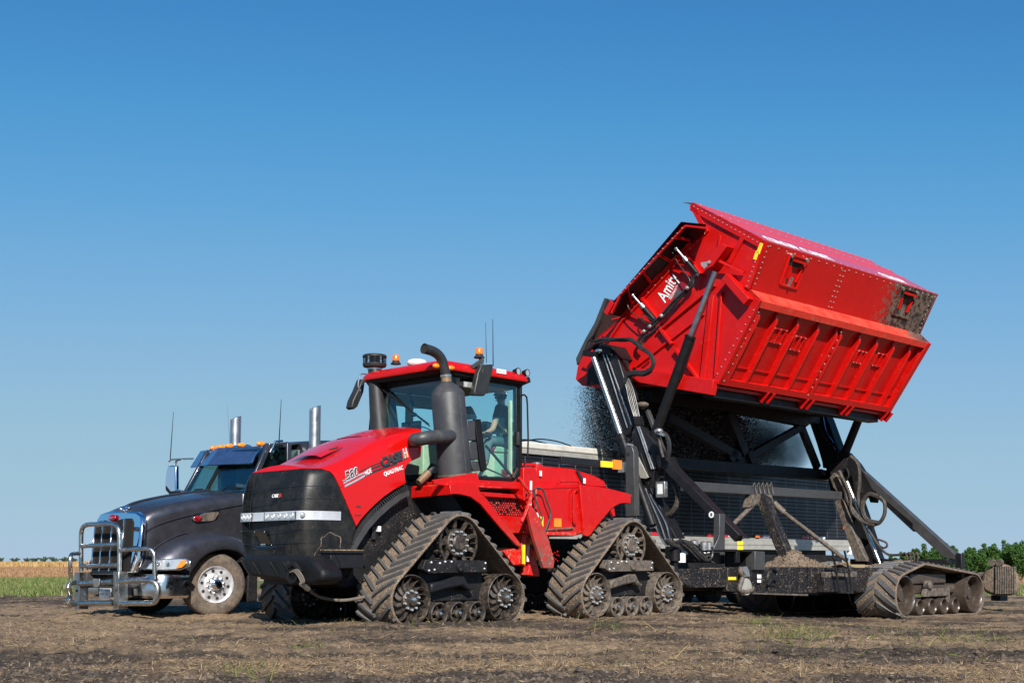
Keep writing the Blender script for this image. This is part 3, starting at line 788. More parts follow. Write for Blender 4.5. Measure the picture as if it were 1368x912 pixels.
# badges and writing
zt_ = .027
o_ = R(*z2(212, 366), HF); o_ = (HF + shear(HF, o_[2]) + .004, o_[1], o_[2])
text('badge_letters', 'CASE', 'letter_white', grille, o_, (0,1,0), (0,0,1), .05, .006, width=.155, shear=.25, bold=.012)
text('badge_letters', 'IH', 'sticker_red', grille, (o_[0], o_[1]+.17, o_[2]), (0,1,0), (0,0,1), .052, .006, width=.05, shear=.25, bold=.02)
bp = HW + .004
def side_line(p, q): 
    a_, b_ = S(*p, bp), S(*q, bp); return Vector(a_), Vector(b_)
def side_text(name, body, mat_, f, p, q, h, depth, parent, sh=.2, bold=.01, off=0, wfrac=1.0):
    A_, B_ = side_line(f(*p), f(*q)); return text(name, body, mat_, parent, A_, B_-A_, (0,0,1), h, depth, width=(B_-A_).length*wfrac, shear=sh, bold=bold, off=off)
mb = MB()
def stripe(m_, f, pts, wd, bb=None):
    P_ = [Vector(S(*f(*p), bp)) for p in pts]
    for i in range(len(P_)-1):
        u = Vector((0,0,wd/2)); m_.slab([P_[i]-u, P_[i+1]-u, P_[i+1]+u, P_[i]+u], .003, (0,1,0))
stripe(mb, zm, [(200,478),(240,465)], .012); stripe(mb, zm, [(215,515),(460,385),(560,345)], .022); stripe(mb, zm, [(235,560),(400,478),(540,398)], .03)
mb.m = 1
stripe(mb, zm, [(460,340),(660,245),(800,192)], .014); stripe(mb, zm, [(640,295),(800,235)], .022); stripe(mb, zm, [(540,398),(670,340),(840,275),(1030,212)], .028)
mb.build('side_stripe', ['stripe_silver', 'stripe_dark'], hood)
side_text('badge_letters', '580', 'letter_white', zm, (248,470), (452,385), .125, .006, hood, bold=.03, off=.003)
side_text('badge_letters', '580', 'letter_dark', zm, (252,465), (448,384), .118, .006, hood, bold=.0, off=.0075)
side_text('badge_letters', 'CASE', 'letter_dark', zm, (800,262), (1120,142), .125, .02, hood, bold=.05, sh=.15)
side_text('badge_letters', 'I', 'stripe_silver', zm, (1132,138), (1155,130), .13, .02, hood, bold=.02, sh=.1)
side_text('badge_letters', 'H', 'letter_white', zm, (1150,133), (1200,112), .15, .012, hood, bold=.0, sh=.1)
side_text('badge_letters', 'I', 'sticker_orange', zm, (1168,125), (1186,118), .10, .014, hood, bold=.02, sh=.1, off=.002)
side_text('badge_letters', 'QUADTRAC', 'letter_white', zm, (838,405), (1128,300), .060, .005, hood, bold=.01)
side_text('badge_letters', 'HDE', 'letter_white', zm, (555,400), (650,345), .07, .006, hood, bold=.0, off=.004)
mb = MB(); mb.slab([S(*zm(*p), bp) for p in ((400,875),(445,845),(492,885))], .003, (0,1,0)); mb.slab([S(*z2(*p), bp) for p in ((541,433),(566,433),(566,437),(541,437))], .003, (0,1,0)); mb.build('decal', 'letter_dark', hood)
# hood latch, raised vent panels on the hood top
mb = MB()
for a0, a1 in ((3.55, 3.15), (2.75, 2.35)):
    for b0, b1 in ((-.40, .38),):
        rows = []
        for a_ in np.linspace(a0, a1, 5):
            z_ = topz(a_); rows.append([(a_, b_, z_ + .055*(1-(b_/.6)**2) + (.012 if abs(b_) < .37 else -.01)) for b_ in np.linspace(b0, b1, 8)])
        mb.grid(rows)
mb.build('vent_panel', 'red_hood', hood)
lp = Vector((3.32, .30, topz(3.32)+.06)); mb = MB(); mb.beam(lp, lp + Vector((-.10, .04, .03)), .03, .02); mb.beam(lp, lp + Vector((.0, 0, -.04)), .03, .03); mb.build('hood_latch', 'black_plastic', hood, bevel=.004)
# engine mass behind the track and under the hood, dusty side panel and its ribbed arch
mb = MB(); o1 = [(p[0], p[2]) for p in side_pts([(742,312),(790,430),(760,520),(600,700),(500,720),(430,690),(470,600),(530,540),(560,470),(600,425),(650,378),(700,340)], z2, .68)]
mb.pa(o1, -.68, .68); mb.build('side_panel', 'black_muddy', tractor, bevel=.01)
mb = MB()
oc = side_pts([(520,575),(545,525),(580,470),(620,425),(670,382),(710,355),(748,338)], z2, .83); ic = side_pts([(522,600),(552,548),(590,490),(630,445),(680,400),(715,374),(750,356)], z2, .83)
for i in range(len(oc)-1): mb.slab([oc[i], oc[i+1], ic[i+1], ic[i]], .04, (0,1,0))
mb.m = 1
hc = side_pts([(545,500),(570,462),(600,424),(640,384),(690,347),(742,318)], z2, .82)
P_ = [Vector(p) for p in hc]; cnt = 34
for k in range(cnt):
    t = k/(cnt-1)*(len(P_)-1); i = min(int(t), len(P_)-2); p = P_[i].lerp(P_[i+1], t-i)
    q = [Vector(x) for x in oc]; t2 = k/(cnt-1)*(len(q)-1); j = min(int(t2), len(q)-2); r_ = q[j].lerp(q[j+1], t2-j)
    mb.beam(p, r_, .02, .03, (0,1,0))
mb.build('wheel_arch_trim', ['grey_steel_frame', 'black_plastic'], tractor)
mb = MB(); pc = S(*z2(612, 505), .70); mb.box(pc[0]-.03, pc[0]+.03, .68, .73, pc[2]-.09, pc[2]+.09); mb.m = 1; pc = S(*z2(634, 489), .72); mb.box(pc[0]-.03, pc[0]+.025, .69, .75, pc[2]-.04, pc[2]+.04); mb.build('side_marker', ['black_plastic', 'white_plastic'], tractor, bevel=.005)
# lower front: bumper beam, weights, toolbox, radiator shadow box
mb = MB(); pts = [R(*zf(*p), 4.38) for p in ((128,450),(170,418),(740,425),(790,460),(882,560),(882,650),(800,690),(560,660),(230,612),(190,580))]
mb.pb(pts, 4.02, 4.36); fb = mb.build('front_bumper', 'black_clean', tractor, bevel=.05)
mb = MB()
for x0 in (160, 260, 420, 540): 
    p0 = R(*zf(x0, 480), 4.385); p1 = R(*zf(x0+70, 600), 4.385); mb.beam(p0, p1, .02, .012, (1,0,0))
mb.build('bumper_rib', 'black_gloss', fb)
mb = MB(); mb.box(-.6, 3.9, -.55, .55, .62, 1.05); mb.box(2.6, 3.8, -.62, .62, .55, 1.0); mb.build('chassis', 'black_muddy', tractor, bevel=.02)
bx0 = S(*zf(970, 400), 1.30); bx1 = S(*zf(1272, 400), 1.30); zt0 = S(*zf(1120, 378), 1.3)[2]; zt1 = S(*zf(1120, 538), 1.3)[2]
mb = MB(); mb.box(bx1[0], bx0[0], 1.08, 1.30, zt1, zt0-.03); tb = mb.build('toolbox', 'black_paint', tractor, bevel=.012)
mb = MB(); mb.box(bx1[0]-.03, bx0[0]+.03, 1.06, 1.33, zt0-.035, zt0); mb.build('lid', 'black_paint', tb, bevel=.008)
mb = MB()
for k in range(260): mb.ball((random.uniform(bx1[0], bx0[0]), random.uniform(1.07, 1.31), zt0+.005), random.uniform(.008,.025), None, random.uniform(.004,.014), 6, 4)
mb.build('dirt_on_lid', 'straw', tb, kind='stuff')
mb = MB()
for x in (960, 1000, 1150): 
    p = S(*zf(x, 545), 1.2); q = S(*zf(x-30, 640), 1.1); mb.beam(p, q, .03, .02)
mb.box(bx1[0]+.02, bx0[0]-.12, .5, 1.1, zt1-.14, zt1+.1); mb.build('toolbox_bracket', 'black_clean', tractor)
mb = MB(); bq = [R(*zf(x, y), 4.13) for x, y in ((272,205),(362,205),(412,325),(318,325))]; bq = [(4.12 + shear(4.12, p[2]) + .004, p[1], p[2]) for p in bq]
mb.slab(bq, .006, (1,0,0)); mb.m = 1
for p in bq: mb.ball((p[0]+.008, p[1]*.96 if p[1] > 0 else p[1], p[2]), .008)
mb.m = 2; c_ = Vector(bq[0]).lerp(Vector(bq[2]), .5); mb.slab([c_ + Vector((.008, y_, z_)) for y_, z_ in ((-.06,.045),(.04,.045),(.0,.085))], .004, (1,0,0)); mb.box(c_.x+.006, c_.x+.012, c_.y-.055, c_.y+.065, c_.z-.095, c_.z-.075)
mb.build('warning_plate', ['black_gloss', 'bolt_zinc', 'aluminium'], grille)
mb = MB(); pq = [R(*zf(x, y), 4.2) for x, y in ((275,365),(300,345),(470,345),(455,400))]; mb.tube(pq, .016, 6, smooth=False); mb.tube([R(*zf(x, y), 4.2) for x, y in ((270,362),(450,362))], .014, 6); mb.build('front_step', 'black_gloss', tractor)
# tow strap with its hook
mb = MB(); hk = [R(*zf(x, y), 4.42) for x, y in ((575,480),(600,520),(640,500),(700,580))]; mb.tube(hk, .035, 8); c_ = R(*zf(625, 610), 4.44); mb.lathe(c_, (1,.35,0), [(.05,-.03),(.09,-.03),(.09,.03),(.05,.03),(.05,-.03)], 20); th = mb.build('tow_hook', 'black_clean', tractor)
mb = MB()
for dx in (0, 14, 28):
    mb.tube([R(*zf(x+dx, y-dx*.6), 4.47) for x, y in ((600,575),(640,570),(680,620),(700,670),(690,690))], .012, 6)
mb.tube([R(*zf(x, y), 4.45-.25*i) for i, (x, y) in enumerate(((700,680),(760,720),(830,780),(930,815),(1100,830),(1330,790)))], .022, 8)
mb.build('tow_strap', 'rope', tractor)
mb = MB(); mb.cyl(R(*zf(700,680), 4.46), R(*zf(765,725), 4.3), .03, .036, 10); mb.build('strap_sleeve', 'aluminium', tractor)
mb = MB(); mb.tube([R(*zf(x, y), 4.20) for x, y in ((815,460),(830,400),(880,330),(885,262),(915,250),(960,212),(1010,235),(1060,262),(1055,350))], .006, 6); mb.build('dried_mud_trace', 'belt_mud', grille)

# ---- front platform / fender
A0 = S(*z4(583, 72), 1.45)[0]
strip = [S(*z4(*p), 1.45) for p in ((580,70),(640,66),(735,60),(750,105),(790,150),(860,240),(983,405),(975,417),(950,402),(860,303),(800,232),(755,178),(700,138),(640,124),(597,122))]
mb = MB(); mb.slab(strip, .05, (0,-1,0)); fend = mb.build('fender', 'red_paint', tractor, bevel=.008)
inner = [S(*z4(*p), 1.42) for p in ((597,90),(640,84),(735,84),(860,262),(975,412),(968,420),(850,280),(725,98),(640,96),(597,100))]
mb = MB(); mb.slab(inner, .55, (0,-1,0)); mb.build('fender_sheet', 'black_clean', fend)  # black colour paints in the shade under the fender
mb = MB(); mb.box(.1, 2.5, -.62, .62, 1.0, 1.98); mb.box(2.2, 3.2, -.6, .6, 1.0, 1.9); mb.build('engine_frame', 'black_clean', tractor)
fl = [R(*z4(*p), A0) for p in ((345,88),(583,70),(592,124),(355,147))]
mb = MB(); mb.slab(fl, -.03, (1,0,0)); mb.build('platform_edge', 'red_paint', fend, bevel=.006)
zp = S(*z4(640, 66), 1.45)[2]
mb = MB(); mb.box(A0-1.05, A0-.02, .55, 1.44, zp-.03, zp-.005); mb.build('platform', 'red_dusty', fend)
mb = MB(); pl = [S(*z3(*p), 1.35) for p in ((470,745),(668,712),(672,730),(690,790),(620,800),(540,775),(475,765))]
mb.slab(pl, .05, (0,-1,0)); mb.build('platform_bracket', 'red_paint', fend, bevel=.006)
mb = MB(); mb.box(A0-.9, A0-.1, .72, 1.36, zp, zp+.045); mb.build('muffler_base', 'red_paint', tractor, bevel=.01)
# ---- exhaust
c0 = Vector(S(*z3(566, 728), 1.05)); c1 = Vector(S(*z3(533, 352), 1.05)); ax = (c1-c0); hh = ax.length; ax.normalize()
mb = MB(); mb.lathe(c0, ax, [(.0001,0),(.235,0),(.25,.02),(.25,hh-.02),(.24,hh),(.17,hh+.09),(.085,hh+.15),(.085,hh+.16),(.0001,hh+.16)], 40)
muf = mb.build('muffler', 'muffler_grey', tractor)
mb = MB(); mb.lathe(c0, ax, [(.252,.0),(.262,.0),(.262,.03),(.252,.03)], 40); mb.tube([c0 + ax*t + Vector((.0,.252,0)) for t in (.05, hh-.05)], .004, 4); mb.build('muffler_seam', 'dusty_metal', muf)
t0 = c0 + ax*(hh+.14); mb = MB(); mb.cyl(t0, t0 + ax*.10, .078); mb.build('pipe_neck', 'rusty_band', muf)
t1 = t0 + ax*.09; mb = MB(); mb.cyl(t1, t1 + ax*.035, .085); mb.build('clamp_band', 'aluminium', muf)
path = [t1 + ax*.03] + [Vector(S(*z3(*p), 1.05)) for p in ((520,250),(510,212),(492,183),(465,165),(436,155))]
path[-1] += Vector((.03,.0,0))
mb = MB()
Pp = path; 
mb.tube(Pp, .072, 20, r1=.075)
ep = mb.build('exhaust_pipe', 'pipe_black', muf)
e_ = Pp[-1]; d_ = (Pp[-1]-Pp[-2]).normalized(); mb = MB(); mb.lathe(e_, d_, [(.075,-.02),(.079,.012),(.066,.012),(.064,.002),(.0001,.0015)], 20); mb.build('pipe_mouth', 'dark_inside', ep)
ec = Vector(S(*z3(528, 552), 1.05))
mb = MB(); mb.tube([ec + Vector((-.05,0,0)), ec + Vector((.05,.14,0)), Vector(S(*z3(460, 553), 1.22)), Vector(S(*z3(405, 562), 1.15)), Vector(S(*z3(385, 566), .95)), Vector(S(*z3(388, 580), .6))], .10, 20); mb.build('exhaust_elbow', 'muffler_grey', muf)
mb = MB(); mb.lathe(ec + Vector((.04,.13,0)), (.75,.65,0), [(.098,-.015),(.108,-.015),(.108,.012),(.098,.012),(.098,-.015)], 24); mb.build('clamp_band', 'rusty_band', muf)
mb = MB(); mb.tube([S(*z3(*p), .85) for p in ((470,680),(440,725),(410,755))], .055, 12); mb.m = 1; mb.tube([S(*z3(*p), .88) for p in ((445,715),(402,758))], .062, 12, r1=.05); mb.build('elbow_hose', ['pipe_black', 'rusty_band'], muf)
mb = MB()
for y0, y1_ in ((478,568),(575,655),(662,705)):
    k = (y0-478)/227*22
    mb.pa([S(*z3(x, y), .95) for x, y in ((615+k,y0),(650+k*.9,y0),(655+k*1.2,y1_),(622+k*1.2,y1_))], .80, .98)
mb.build('heat_shield', 'muffler_grey', tractor, bevel=.01)
mb = MB(); mb.slab([S(*z3(*p), .99) for p in ((655,470),(684,472),(712,700),(690,708),(684,690))], .05, (0,-1,0)); mb.build('door_edge_guard', 'black_clean', tractor, bevel=.006)
# ---- air intake on the far side
pi0 = Vector(S(*z3(238, 512), -.62)); pi1 = Vector(S(*z3(205, 248), -.72))
mb = MB(); mb.cyl(pi0 - Vector((0,0,.4)), pi1, .17, .108, 24); mb.beam(pi0 + Vector((-.22,.02,-.3)), pi1 + Vector((-.19,.02,-.1)), .16, .2, (1,0,0)); ai = mb.build('air_intake', 'black_plastic', tractor, bevel=.02)
top = Vector(S(*z3(204, 240), -.72)); mb = MB()
mb.lathe(top, (0,0,1), [(.0001,0),(.13,0),(.175,.01),(.19,.04),(.19,.06),(.175,.06)], 28); mb.lathe(top, (0,0,1), [(.175,.165),(.192,.165),(.192,.19),(.17,.205),(.0001,.212)], 28)
for k in range(14):
    t = 2*math.pi*k/14; p = top + Vector((.18*math.cos(t), .18*math.sin(t), .05)); mb.beam(p, p + Vector((0,0,.12)), .012, .012)
mb.build('precleaner_cap', 'black_plastic', ai)
mb = MB(); mb.cyl(top + Vector((0,0,.05)), top + Vector((0,0,.17)), .165, n=24); mb.build('precleaner_bowl', 'lens_clear', ai)
mb = MB(); mb.cyl(top + Vector((0,0,.05)), top + Vector((0,0,.17)), .07, n=16); mb.build('precleaner_core', 'black_plastic', ai)
mb = MB(); mb.cyl(top + Vector((0,0,-.035)), top + Vector((0,0,-.01)), .115, n=24); mb.build('clamp_band', 'aluminium', ai)
# ---- cab
CB = .86
fa, ra = 1.62, .10
Af = S(*z3(500, 300), CB)
def px3(x, y, b): return S(*z3(x, y), b)
zfl, zrf = 2.12, 3.66
mb = MB()
pil = lambda a0, b0, a1, b1, w_=.07: mb.beam((a0,b0,zfl), (a1,b1,zrf), w_, w_, (1,0,0))
pil(1.72, CB, 1.60, CB-.04); pil(1.72, -CB, 1.60, -CB+.04, .09); pil(.12, CB, .12, CB-.02, .08); pil(.12, -CB, .12, -CB+.02, .08); pil(.95, -CB, .93, -CB+.02, .05)
mb.box(.08, 1.76, CB-.06, CB+.01, zfl-.03, zfl+.03); mb.box(.08, 1.76, -CB-.01, -CB+.06, zfl-.03, zfl+.03)
mb.box(.08, 1.66, CB-.09, CB-.01, zrf-.08, zrf); mb.box(.08, 1.66, -CB+.01, -CB+.09, zrf-.08, zrf)
mb.box(.08, .14, -CB, CB, zfl-.03, zfl+.04); mb.box(.08, .14, -CB, CB, zrf-.08, zrf); mb.box(1.56, 1.63, -CB, CB, zrf-.08, zrf); mb.box(1.68, 1.76, -CB, CB, zfl-.03, zfl+.06)
cabf = mb.build('cab_frame', 'black_clean', tractor, bevel=.012)
mb = MB(); mb.box(.1, 1.72, -CB+.03, CB-.03, zfl-.10, zfl-.02); mb.build('cab_floor', 'black_plastic', tractor)
# near door with its black frame
dp = [px3(x, y, CB+.02) for x, y in ((690,738),(828,744),(862,690),(862,322),(604,280))]
dp[4] = (1.60, CB+.02, dp[4][2]); dp[0] = (1.70, CB+.02, dp[0][2])
mb = MB(); mb.slab(dp, .008, (0,1,0)); door = mb.build('door', 'cab_glass', tractor)
mb = MB()
for i in range(5):
    if i == 4: continue
    mb.beam(dp[i], dp[(i+1) % 5], .045, .035, (0,1,0))
mb.beam(dp[4], dp[0], .05, .035, (0,1,0)); mb.build('door_frame', 'black_clean', door, bevel=.006)
mb = MB(); mb.beam(px3(828,738,CB+.05), px3(850,694,CB+.05), .05, .04, (0,1,0)); mb.build('door_latch', 'black_plastic', door, bevel=.008); mb = MB(); mb.beam(px3(850,590,CB+.05), px3(852,530,CB+.05), .055, .05, (0,1,0)); mb.build('door_hinge', 'black_plastic', door, bevel=.008)
mb = MB(); mb.beam(px3(705,590,CB-.12), px3(835,742,CB-.02), .03, .03, (0,1,0)); mb.beam(px3(700,690,CB-.15), px3(828,745,CB-.02), .02, .02, (0,1,0)); mb.build('door_strut', 'black_plastic', door)
# glass
mb = MB(); mb.slab([(1.74,-CB+.03,zfl+.05),(1.74,CB-.03,zfl+.05),(1.62,CB-.06,zrf-.07),(1.62,-CB+.06,zrf-.07)], .008); mb.build('windshield', 'cab_glass', tractor)
mb = MB(); mb.slab([(.14,-CB-.0,zfl+.03),(1.70,-CB,zfl+.03),(1.58,-CB+.02,zrf-.07),(.14,-CB+.02,zrf-.07)], .008); mb.build('side_window', 'cab_glass', tractor)
mb = MB(); mb.slab([(.10,-CB+.04,zfl+.04),(.10,CB-.04,zfl+.04),(.10,CB-.06,zrf-.08),(.10,-CB+.06,zrf-.08)], .008); mb.build('rear_window', 'cab_glass', tractor)
# liner and trims inside
mb = MB(); mb.box(.16, 1.52, -CB+.09, CB-.09, zrf-.10, zrf-.02); mb.box(.17, 1.50, -CB+.05, -CB+.10, 3.36, zrf-.1); mb.box(.86, 1.0, -CB+.05, -CB+.09, zfl, 3.4)
mb.build('roof_liner', 'brown_liner', tractor, bevel=.01)
mb = MB(); mb.box(.17, .24, -CB+.06, -CB+.20, zfl, 3.5); mb.box(.15, .19, CB-.14, CB-.06, zfl, 3.4); mb.box(1.0, 1.55, -CB+.04, -CB+.10, zfl, zfl+.3); mb.box(1.35, 1.62, -.5, .35, zfl, zfl+.52); mb.build('cab_trim', 'cream_trim', tractor, bevel=.03)
mb = MB(); mb.box(1.40, 1.60, -.45, .3, zfl+.52, zfl+.58); c_ = Vector((1.22, -.05, 2.86)); mb.lathe(c_, (-.5,0,.86), [(.19,-.012),(.205,0),(.19,.012),(.178,0),(.19,-.012)], 26); mb.beam(c_, c_ + Vector((.28,0,-.45)), .06, .06); mb.beam(c_ + Vector((0,-.19,0)), c_ + Vector((0,.19,0)), .02, .02)
for dy in (-.35, -.1): mb.box(1.2, 1.26, dy-.55+.3, dy-.38+.3, 2.92, 3.07)
mb.build('steering_wheel', 'black_plastic', tractor, bevel=.004)
seat = MB(); sq = [S(*zw(x, y), .34) for x, y in ((135,668),(392,680),(372,760),(312,892),(135,892))]; seat.slab(sq, .55, (0,-1,0)); seat_o = seat.build('seat', 'cream_trim', tractor, bevel=.02)
mb = MB(); cu_ = [S(*zw(x, y), .36) for x, y in ((180,640),(215,608),(285,618),(360,650),(376,678),(200,668))]; mb.slab(cu_, .55, (0,-1,0)); mb.build('seat_cushion', 'cream_trim', seat_o, bevel=.03)
mb = MB(); mb.slab([S(*zw(x, y), .365) for x, y in ((165,668),(180,640),(230,606),(215,640),(200,668))], .56, (0,-1,0)); mb.slab([S(*zw(x, y), .27) for x, y in ((352,400),(372,395),(372,490),(350,480))], .42, (0,-1,0)); mb.build('seat_edge', 'maroon_seat', seat_o, bevel=.01)
mb = MB(); mb.slab([S(*zw(x, y), .26) for x, y in ((366,400),(390,395),(392,480),(366,490))], .5, (0,-1,0)); mb.build('backrest', 'cream_trim', seat_o, bevel=.02)
mb = MB(); mb.slab([S(*zw(x, y), .45) for x, y in ((105,490),(150,480),(190,500),(185,530),(110,545))], .12, (0,-1,0)); mb.beam(S(*zw(165,520), .45), S(*zw(105,500), .45), .05, .05); mb.slab([S(*zw(x, y), -.25) for x, y in ((90,420),(150,400),(175,440),(150,500),(95,500))], .4, (0,-1,0)); mb.build('armrest', 'black_plastic', seat_o, bevel=.01)
mb = MB(); mb.slab([S(*zw(x, y), -.45) for x, y in ((0,240),(28,290),(62,362),(0,372))], .3, (0,-1,0)); mb.build('spare_seat', 'maroon_seat', tractor, bevel=.03)
# ---- roof
def rounded(a0, a1, bw, z, r, n=5, inset=0):
    pts = []
    for (ca, cb, t0_) in ((a1-r, bw-r, 0), (a0+r, bw-r, 90), (a0+r, -bw+r, 180), (a1-r, -bw+r, 270)):
        for i in range(n+1):
            t = rad(t0_ + 90*i/n); pts.append((ca + (r-inset)*math.cos(t) if True else 0, cb + (r-inset)*math.sin(t), z))
    return pts
ra0, ra1, rb_ = -.14, 1.86, 1.0
def crown(pts, k=.0): return pts
rows = []
for z_, ins in ((3.705,.10),(3.705,.0),(3.735,-.012),(3.775,.0),(3.82,.05),(3.85,.13),(3.865,.22)): rows.append(rounded(ra0, ra1, rb_, z_, .28, 5, ins))
rows = [[(p[0], p[1], p[2] + (.035 if i > 3 else 0)*(1 - abs(p[0]-.9)) - .02*(p[0] < .3)) for p in r] for i, r in enumerate(rows)]
mb = MB(); mb.grid(rows, closed=True); mb.add(rows[-1], [list(range(len(rows[-1])))]); mb.add(rows[0], [list(range(len(rows[0])))[::-1]])
roof = mb.build('roof', 'red_paint', tractor, sharp=50)
mb = MB(); r0 = rounded(ra0+.02, ra1-.02, rb_-.02, 3.645, .28, 5, .04); r1_ = rounded(ra0+.02, ra1-.02, rb_-.02, 3.703, .28, 5, .0); mb.grid([r0, r1_], closed=True); mb.add(r0, [list(range(len(r0)))[::-1]]); mb.add(r1_, [list(range(len(r1_)))]); mb.build('roof_underside', 'black_clean', roof)
mb = MB()
for p in ((485,240),(550,241)):
    q = Vector(px3(*p, rb_)) ; q.z = 3.73; mb.ball(q + Vector((0,-.01,0)), .07, .05, .04)
mb.build('marker_light', 'amber_lamp', roof)
rr = MB(); q = px3(776, 256, rb_+.012); rr.box(q[0]-.10, q[0]+.10, rb_+.008, rb_+.017, q[2]-.035, q[2]+.03); stk = rr.build('sticker', 'sticker_white', roof)
text('sticker_letters', 'III III', 'letter_dark', stk, (q[0]+.07, rb_+.018, q[2]-.018), (-1,0,0), (0,0,1), .028, .001, width=.14)
mb = MB(); mb.slab([px3(x, y, rb_-.05) for x, y in ((790,282),(905,282),(910,305),(880,318),(790,300))], .5, (0,-1,0)); mb.build('rear_bracket', 'black_clean', roof, bevel=.01)
for x, y in ((853,257),(894,263)):
    q = Vector(px3(x, y, rb_-.03)); mb = MB(); mb.lathe(q, (-.15,1,.0), [(.0001,-.09),(.04,-.09),(.058,-.02),(.062,.0),(.058,.008),(.05,.004)], 20); mb.m = 1; mb.lathe(q, (-.15,1,0), [(.051,.002),(.0001,.006)], 20)
    mb.build('work_light', ['black_clean', 'work_lens'], roof)
for x, y, b_ in ((235,318,-.75),):
    q = Vector(px3(x, y, b_)); q.x += .05; mb = MB(); mb.lathe(q, (1,.1,0), [(.0001,-.07),(.045,-.05),(.055,0),(.048,.008)], 18); mb.m = 1; mb.lathe(q, (1,.1,0), [(.049,.005),(.0001,.01)], 18); mb.build('work_light', ['black_clean', 'work_lens'], roof)
for x, y in ((625,318),):
    q = Vector(px3(x, y, CB+.1)); mb = MB(); mb.box(q.x-.09, q.x+.09, CB+.04, CB+.12, q.z-.04, q.z+.045); mb.m = 1; mb.beam(q + Vector((.1,0,0)), q + Vector((.2,-.05,0)), .05, .08); mb.build('work_light', ['work_lens', 'black_clean'], roof, bevel=.008)
def beacon(base, s=1.0, stalk=None):
    mb = MB(); mb.lathe(base, (0,0,1), [(.0001,-.03),(.075*s,-.03),(.08*s,-.015),(.06*s,.005),(.05*s,.03),(.0001,.03)], 20)
    if stalk:
        for p, q in zip(stalk, stalk[1:]): mb.beam(p, q, .05, .05)
    o = mb.build('beacon', 'black_plastic', roof)
    mb = MB(); mb.lathe(base, (0,0,1), [(.048*s,.03),(.055*s,.032),(.053*s,.11),(.045*s,.122),(.0001,.125)], 20); mb.build('beacon_lens', 'amber', o)
beacon(Vector(S(*z3(300, 217), -.62)) + Vector((0,0,0)), 1.05)
q = Vector(px3(676, 188, .97)); beacon(q, 1.05, [q, Vector(px3(690,205,.98)), Vector(px3(655,235,.98)), Vector(px3(638,240,.98))])
mb = MB(); q = Vector(S(557, 484, .0)); q.z = 3.87; mb.lathe(q + Vector((0,0,.03)), (0,0,1), [(.0001,0),(.14,0),(.155,.03),(.14,.075),(.08,.095),(.0001,.10)], 28); mb.m = 1; mb.lathe(q, (0,0,1), [(.0001,-.02),(.13,-.02),(.13,.03)], 28); mb.build('satellite_receiver', ['white_plastic', 'black_plastic'], roof)
mb = MB()
mb.cyl(px3(709, 218, .7), px3(705, 35, .7), .006, .003, 6); mb.build('antenna', 'black_clean', roof)
mb = MB(); mb.cyl(px3(739, 232, .9), px3(737, 20, .9), .009, .004, 6); mb.build('antenna', 'black_clean', roof)
# mirrors
mb = MB(); mp_ = [px3(x, y, 1.12) for x, y in ((688,226),(738,224),(739,250),(712,352),(700,366),(655,364),(655,345),(672,262))]; mb.slab(mp_, .10, (0,-1,0)); mo = mb.build('mirror', 'black_plastic', tractor, bevel=.015)
mb = MB(); mb.beam(px3(690,230,1.1), px3(692,195,1.05), .03, .03); mb.beam(px3(692,205,1.05), px3(640,240,.98), .06, .06); mb.beam(px3(695,240,1.125), px3(690,262,1.125), .012, .01, (0,1,0)); mb.build('mirror_arm', 'black_plastic', mo, bevel=.005)
mb = MB(); mp_ = [S(*z3(x, y), -1.35) for x, y in ((150,290),(163,292),(155,350),(128,415),(112,428),(100,418),(108,385),(128,345))]; mb.slab(mp_, .16, (0,-1,0)); mo = mb.build('mirror', 'black_plastic', tractor, bevel=.015)
mb = MB(); mb.tube([S(*z3(x, y), -1.35) for x, y in ((140,345),(130,320),(140,272),(170,268))], .012, 8); mb.build('mirror_arm', 'aluminium', mo)
# wiper and interior mirror
mb = MB(); mb.tube([(1.70-.1*t, -.55+1.0*t, 3.56-.62*t) for t in (0,.5,1)], .010, 6); mb.tube([(1.72-.1*t, -.50+1.0*t, 3.54-.64*t) for t in (0,.5,1)], .008, 6); mb.build('wiper', 'black_clean', tractor)
mb = MB(); mb.tube([(1.5,-.1,3.5),(1.5,-.1,3.25),(1.5,.35,3.2)], .014, 6, smooth=False); mb.ball((1.5,-.02,3.13), .05, .06, .035); mb.ball((1.45,-.1,3.32), .03, .03, .06); mb.build('cab_monitor_arm', 'black_plastic', tractor)
# grab rail behind the cab
mb = MB(); mb.tube([px3(x, y, .93) for x, y in ((865,364),(880,362),(890,372),(893,400),(897,560),(895,635))], .014, 8, smooth=False); mb.build('grab_rail', 'black_clean', tractor)
# ---- rear half of the tractor
def ph(x, y, b): return S(*zh(x, y), b)
BT = 1.02
mb = MB(); mb.slab([ph(x, y, CB+.02) for x, y in ((-40,300),(215,310),(270,245),(300,228),(300,300),(300,372),(-40,355))], .2, (0,-1,0)); mb.build('cab_sill', 'red_paint', tractor, bevel=.008)
mb = MB(); mb.slab([ph(x, y, BT-.06) for x, y in ((300,225),(385,225),(392,250),(392,680),(345,660),(330,480),(300,440))], .5, (0,-1,0)); mb.build('rear_frame_panel', 'red_paint', tractor, bevel=.012)
mb = MB(); mb.slab([ph(x, y, BT-.25) for x, y in ((385,222),(430,214),(640,232),(790,280),(850,312),(872,362),(690,352),(385,372))], .9, (0,-1,0)); rh = mb.build('rear_cover', 'red_paint', tractor, bevel=.03)
mb = MB(); mb.slab([ph(x, y, BT) for x, y in ((385,365),(480,350),(680,342),(700,420),(706,672),(640,690),(455,684),(445,660),(392,655))], .55, (0,-1,0)); tank = mb.build('side_tank', 'red_paint', tractor, bevel=.03)
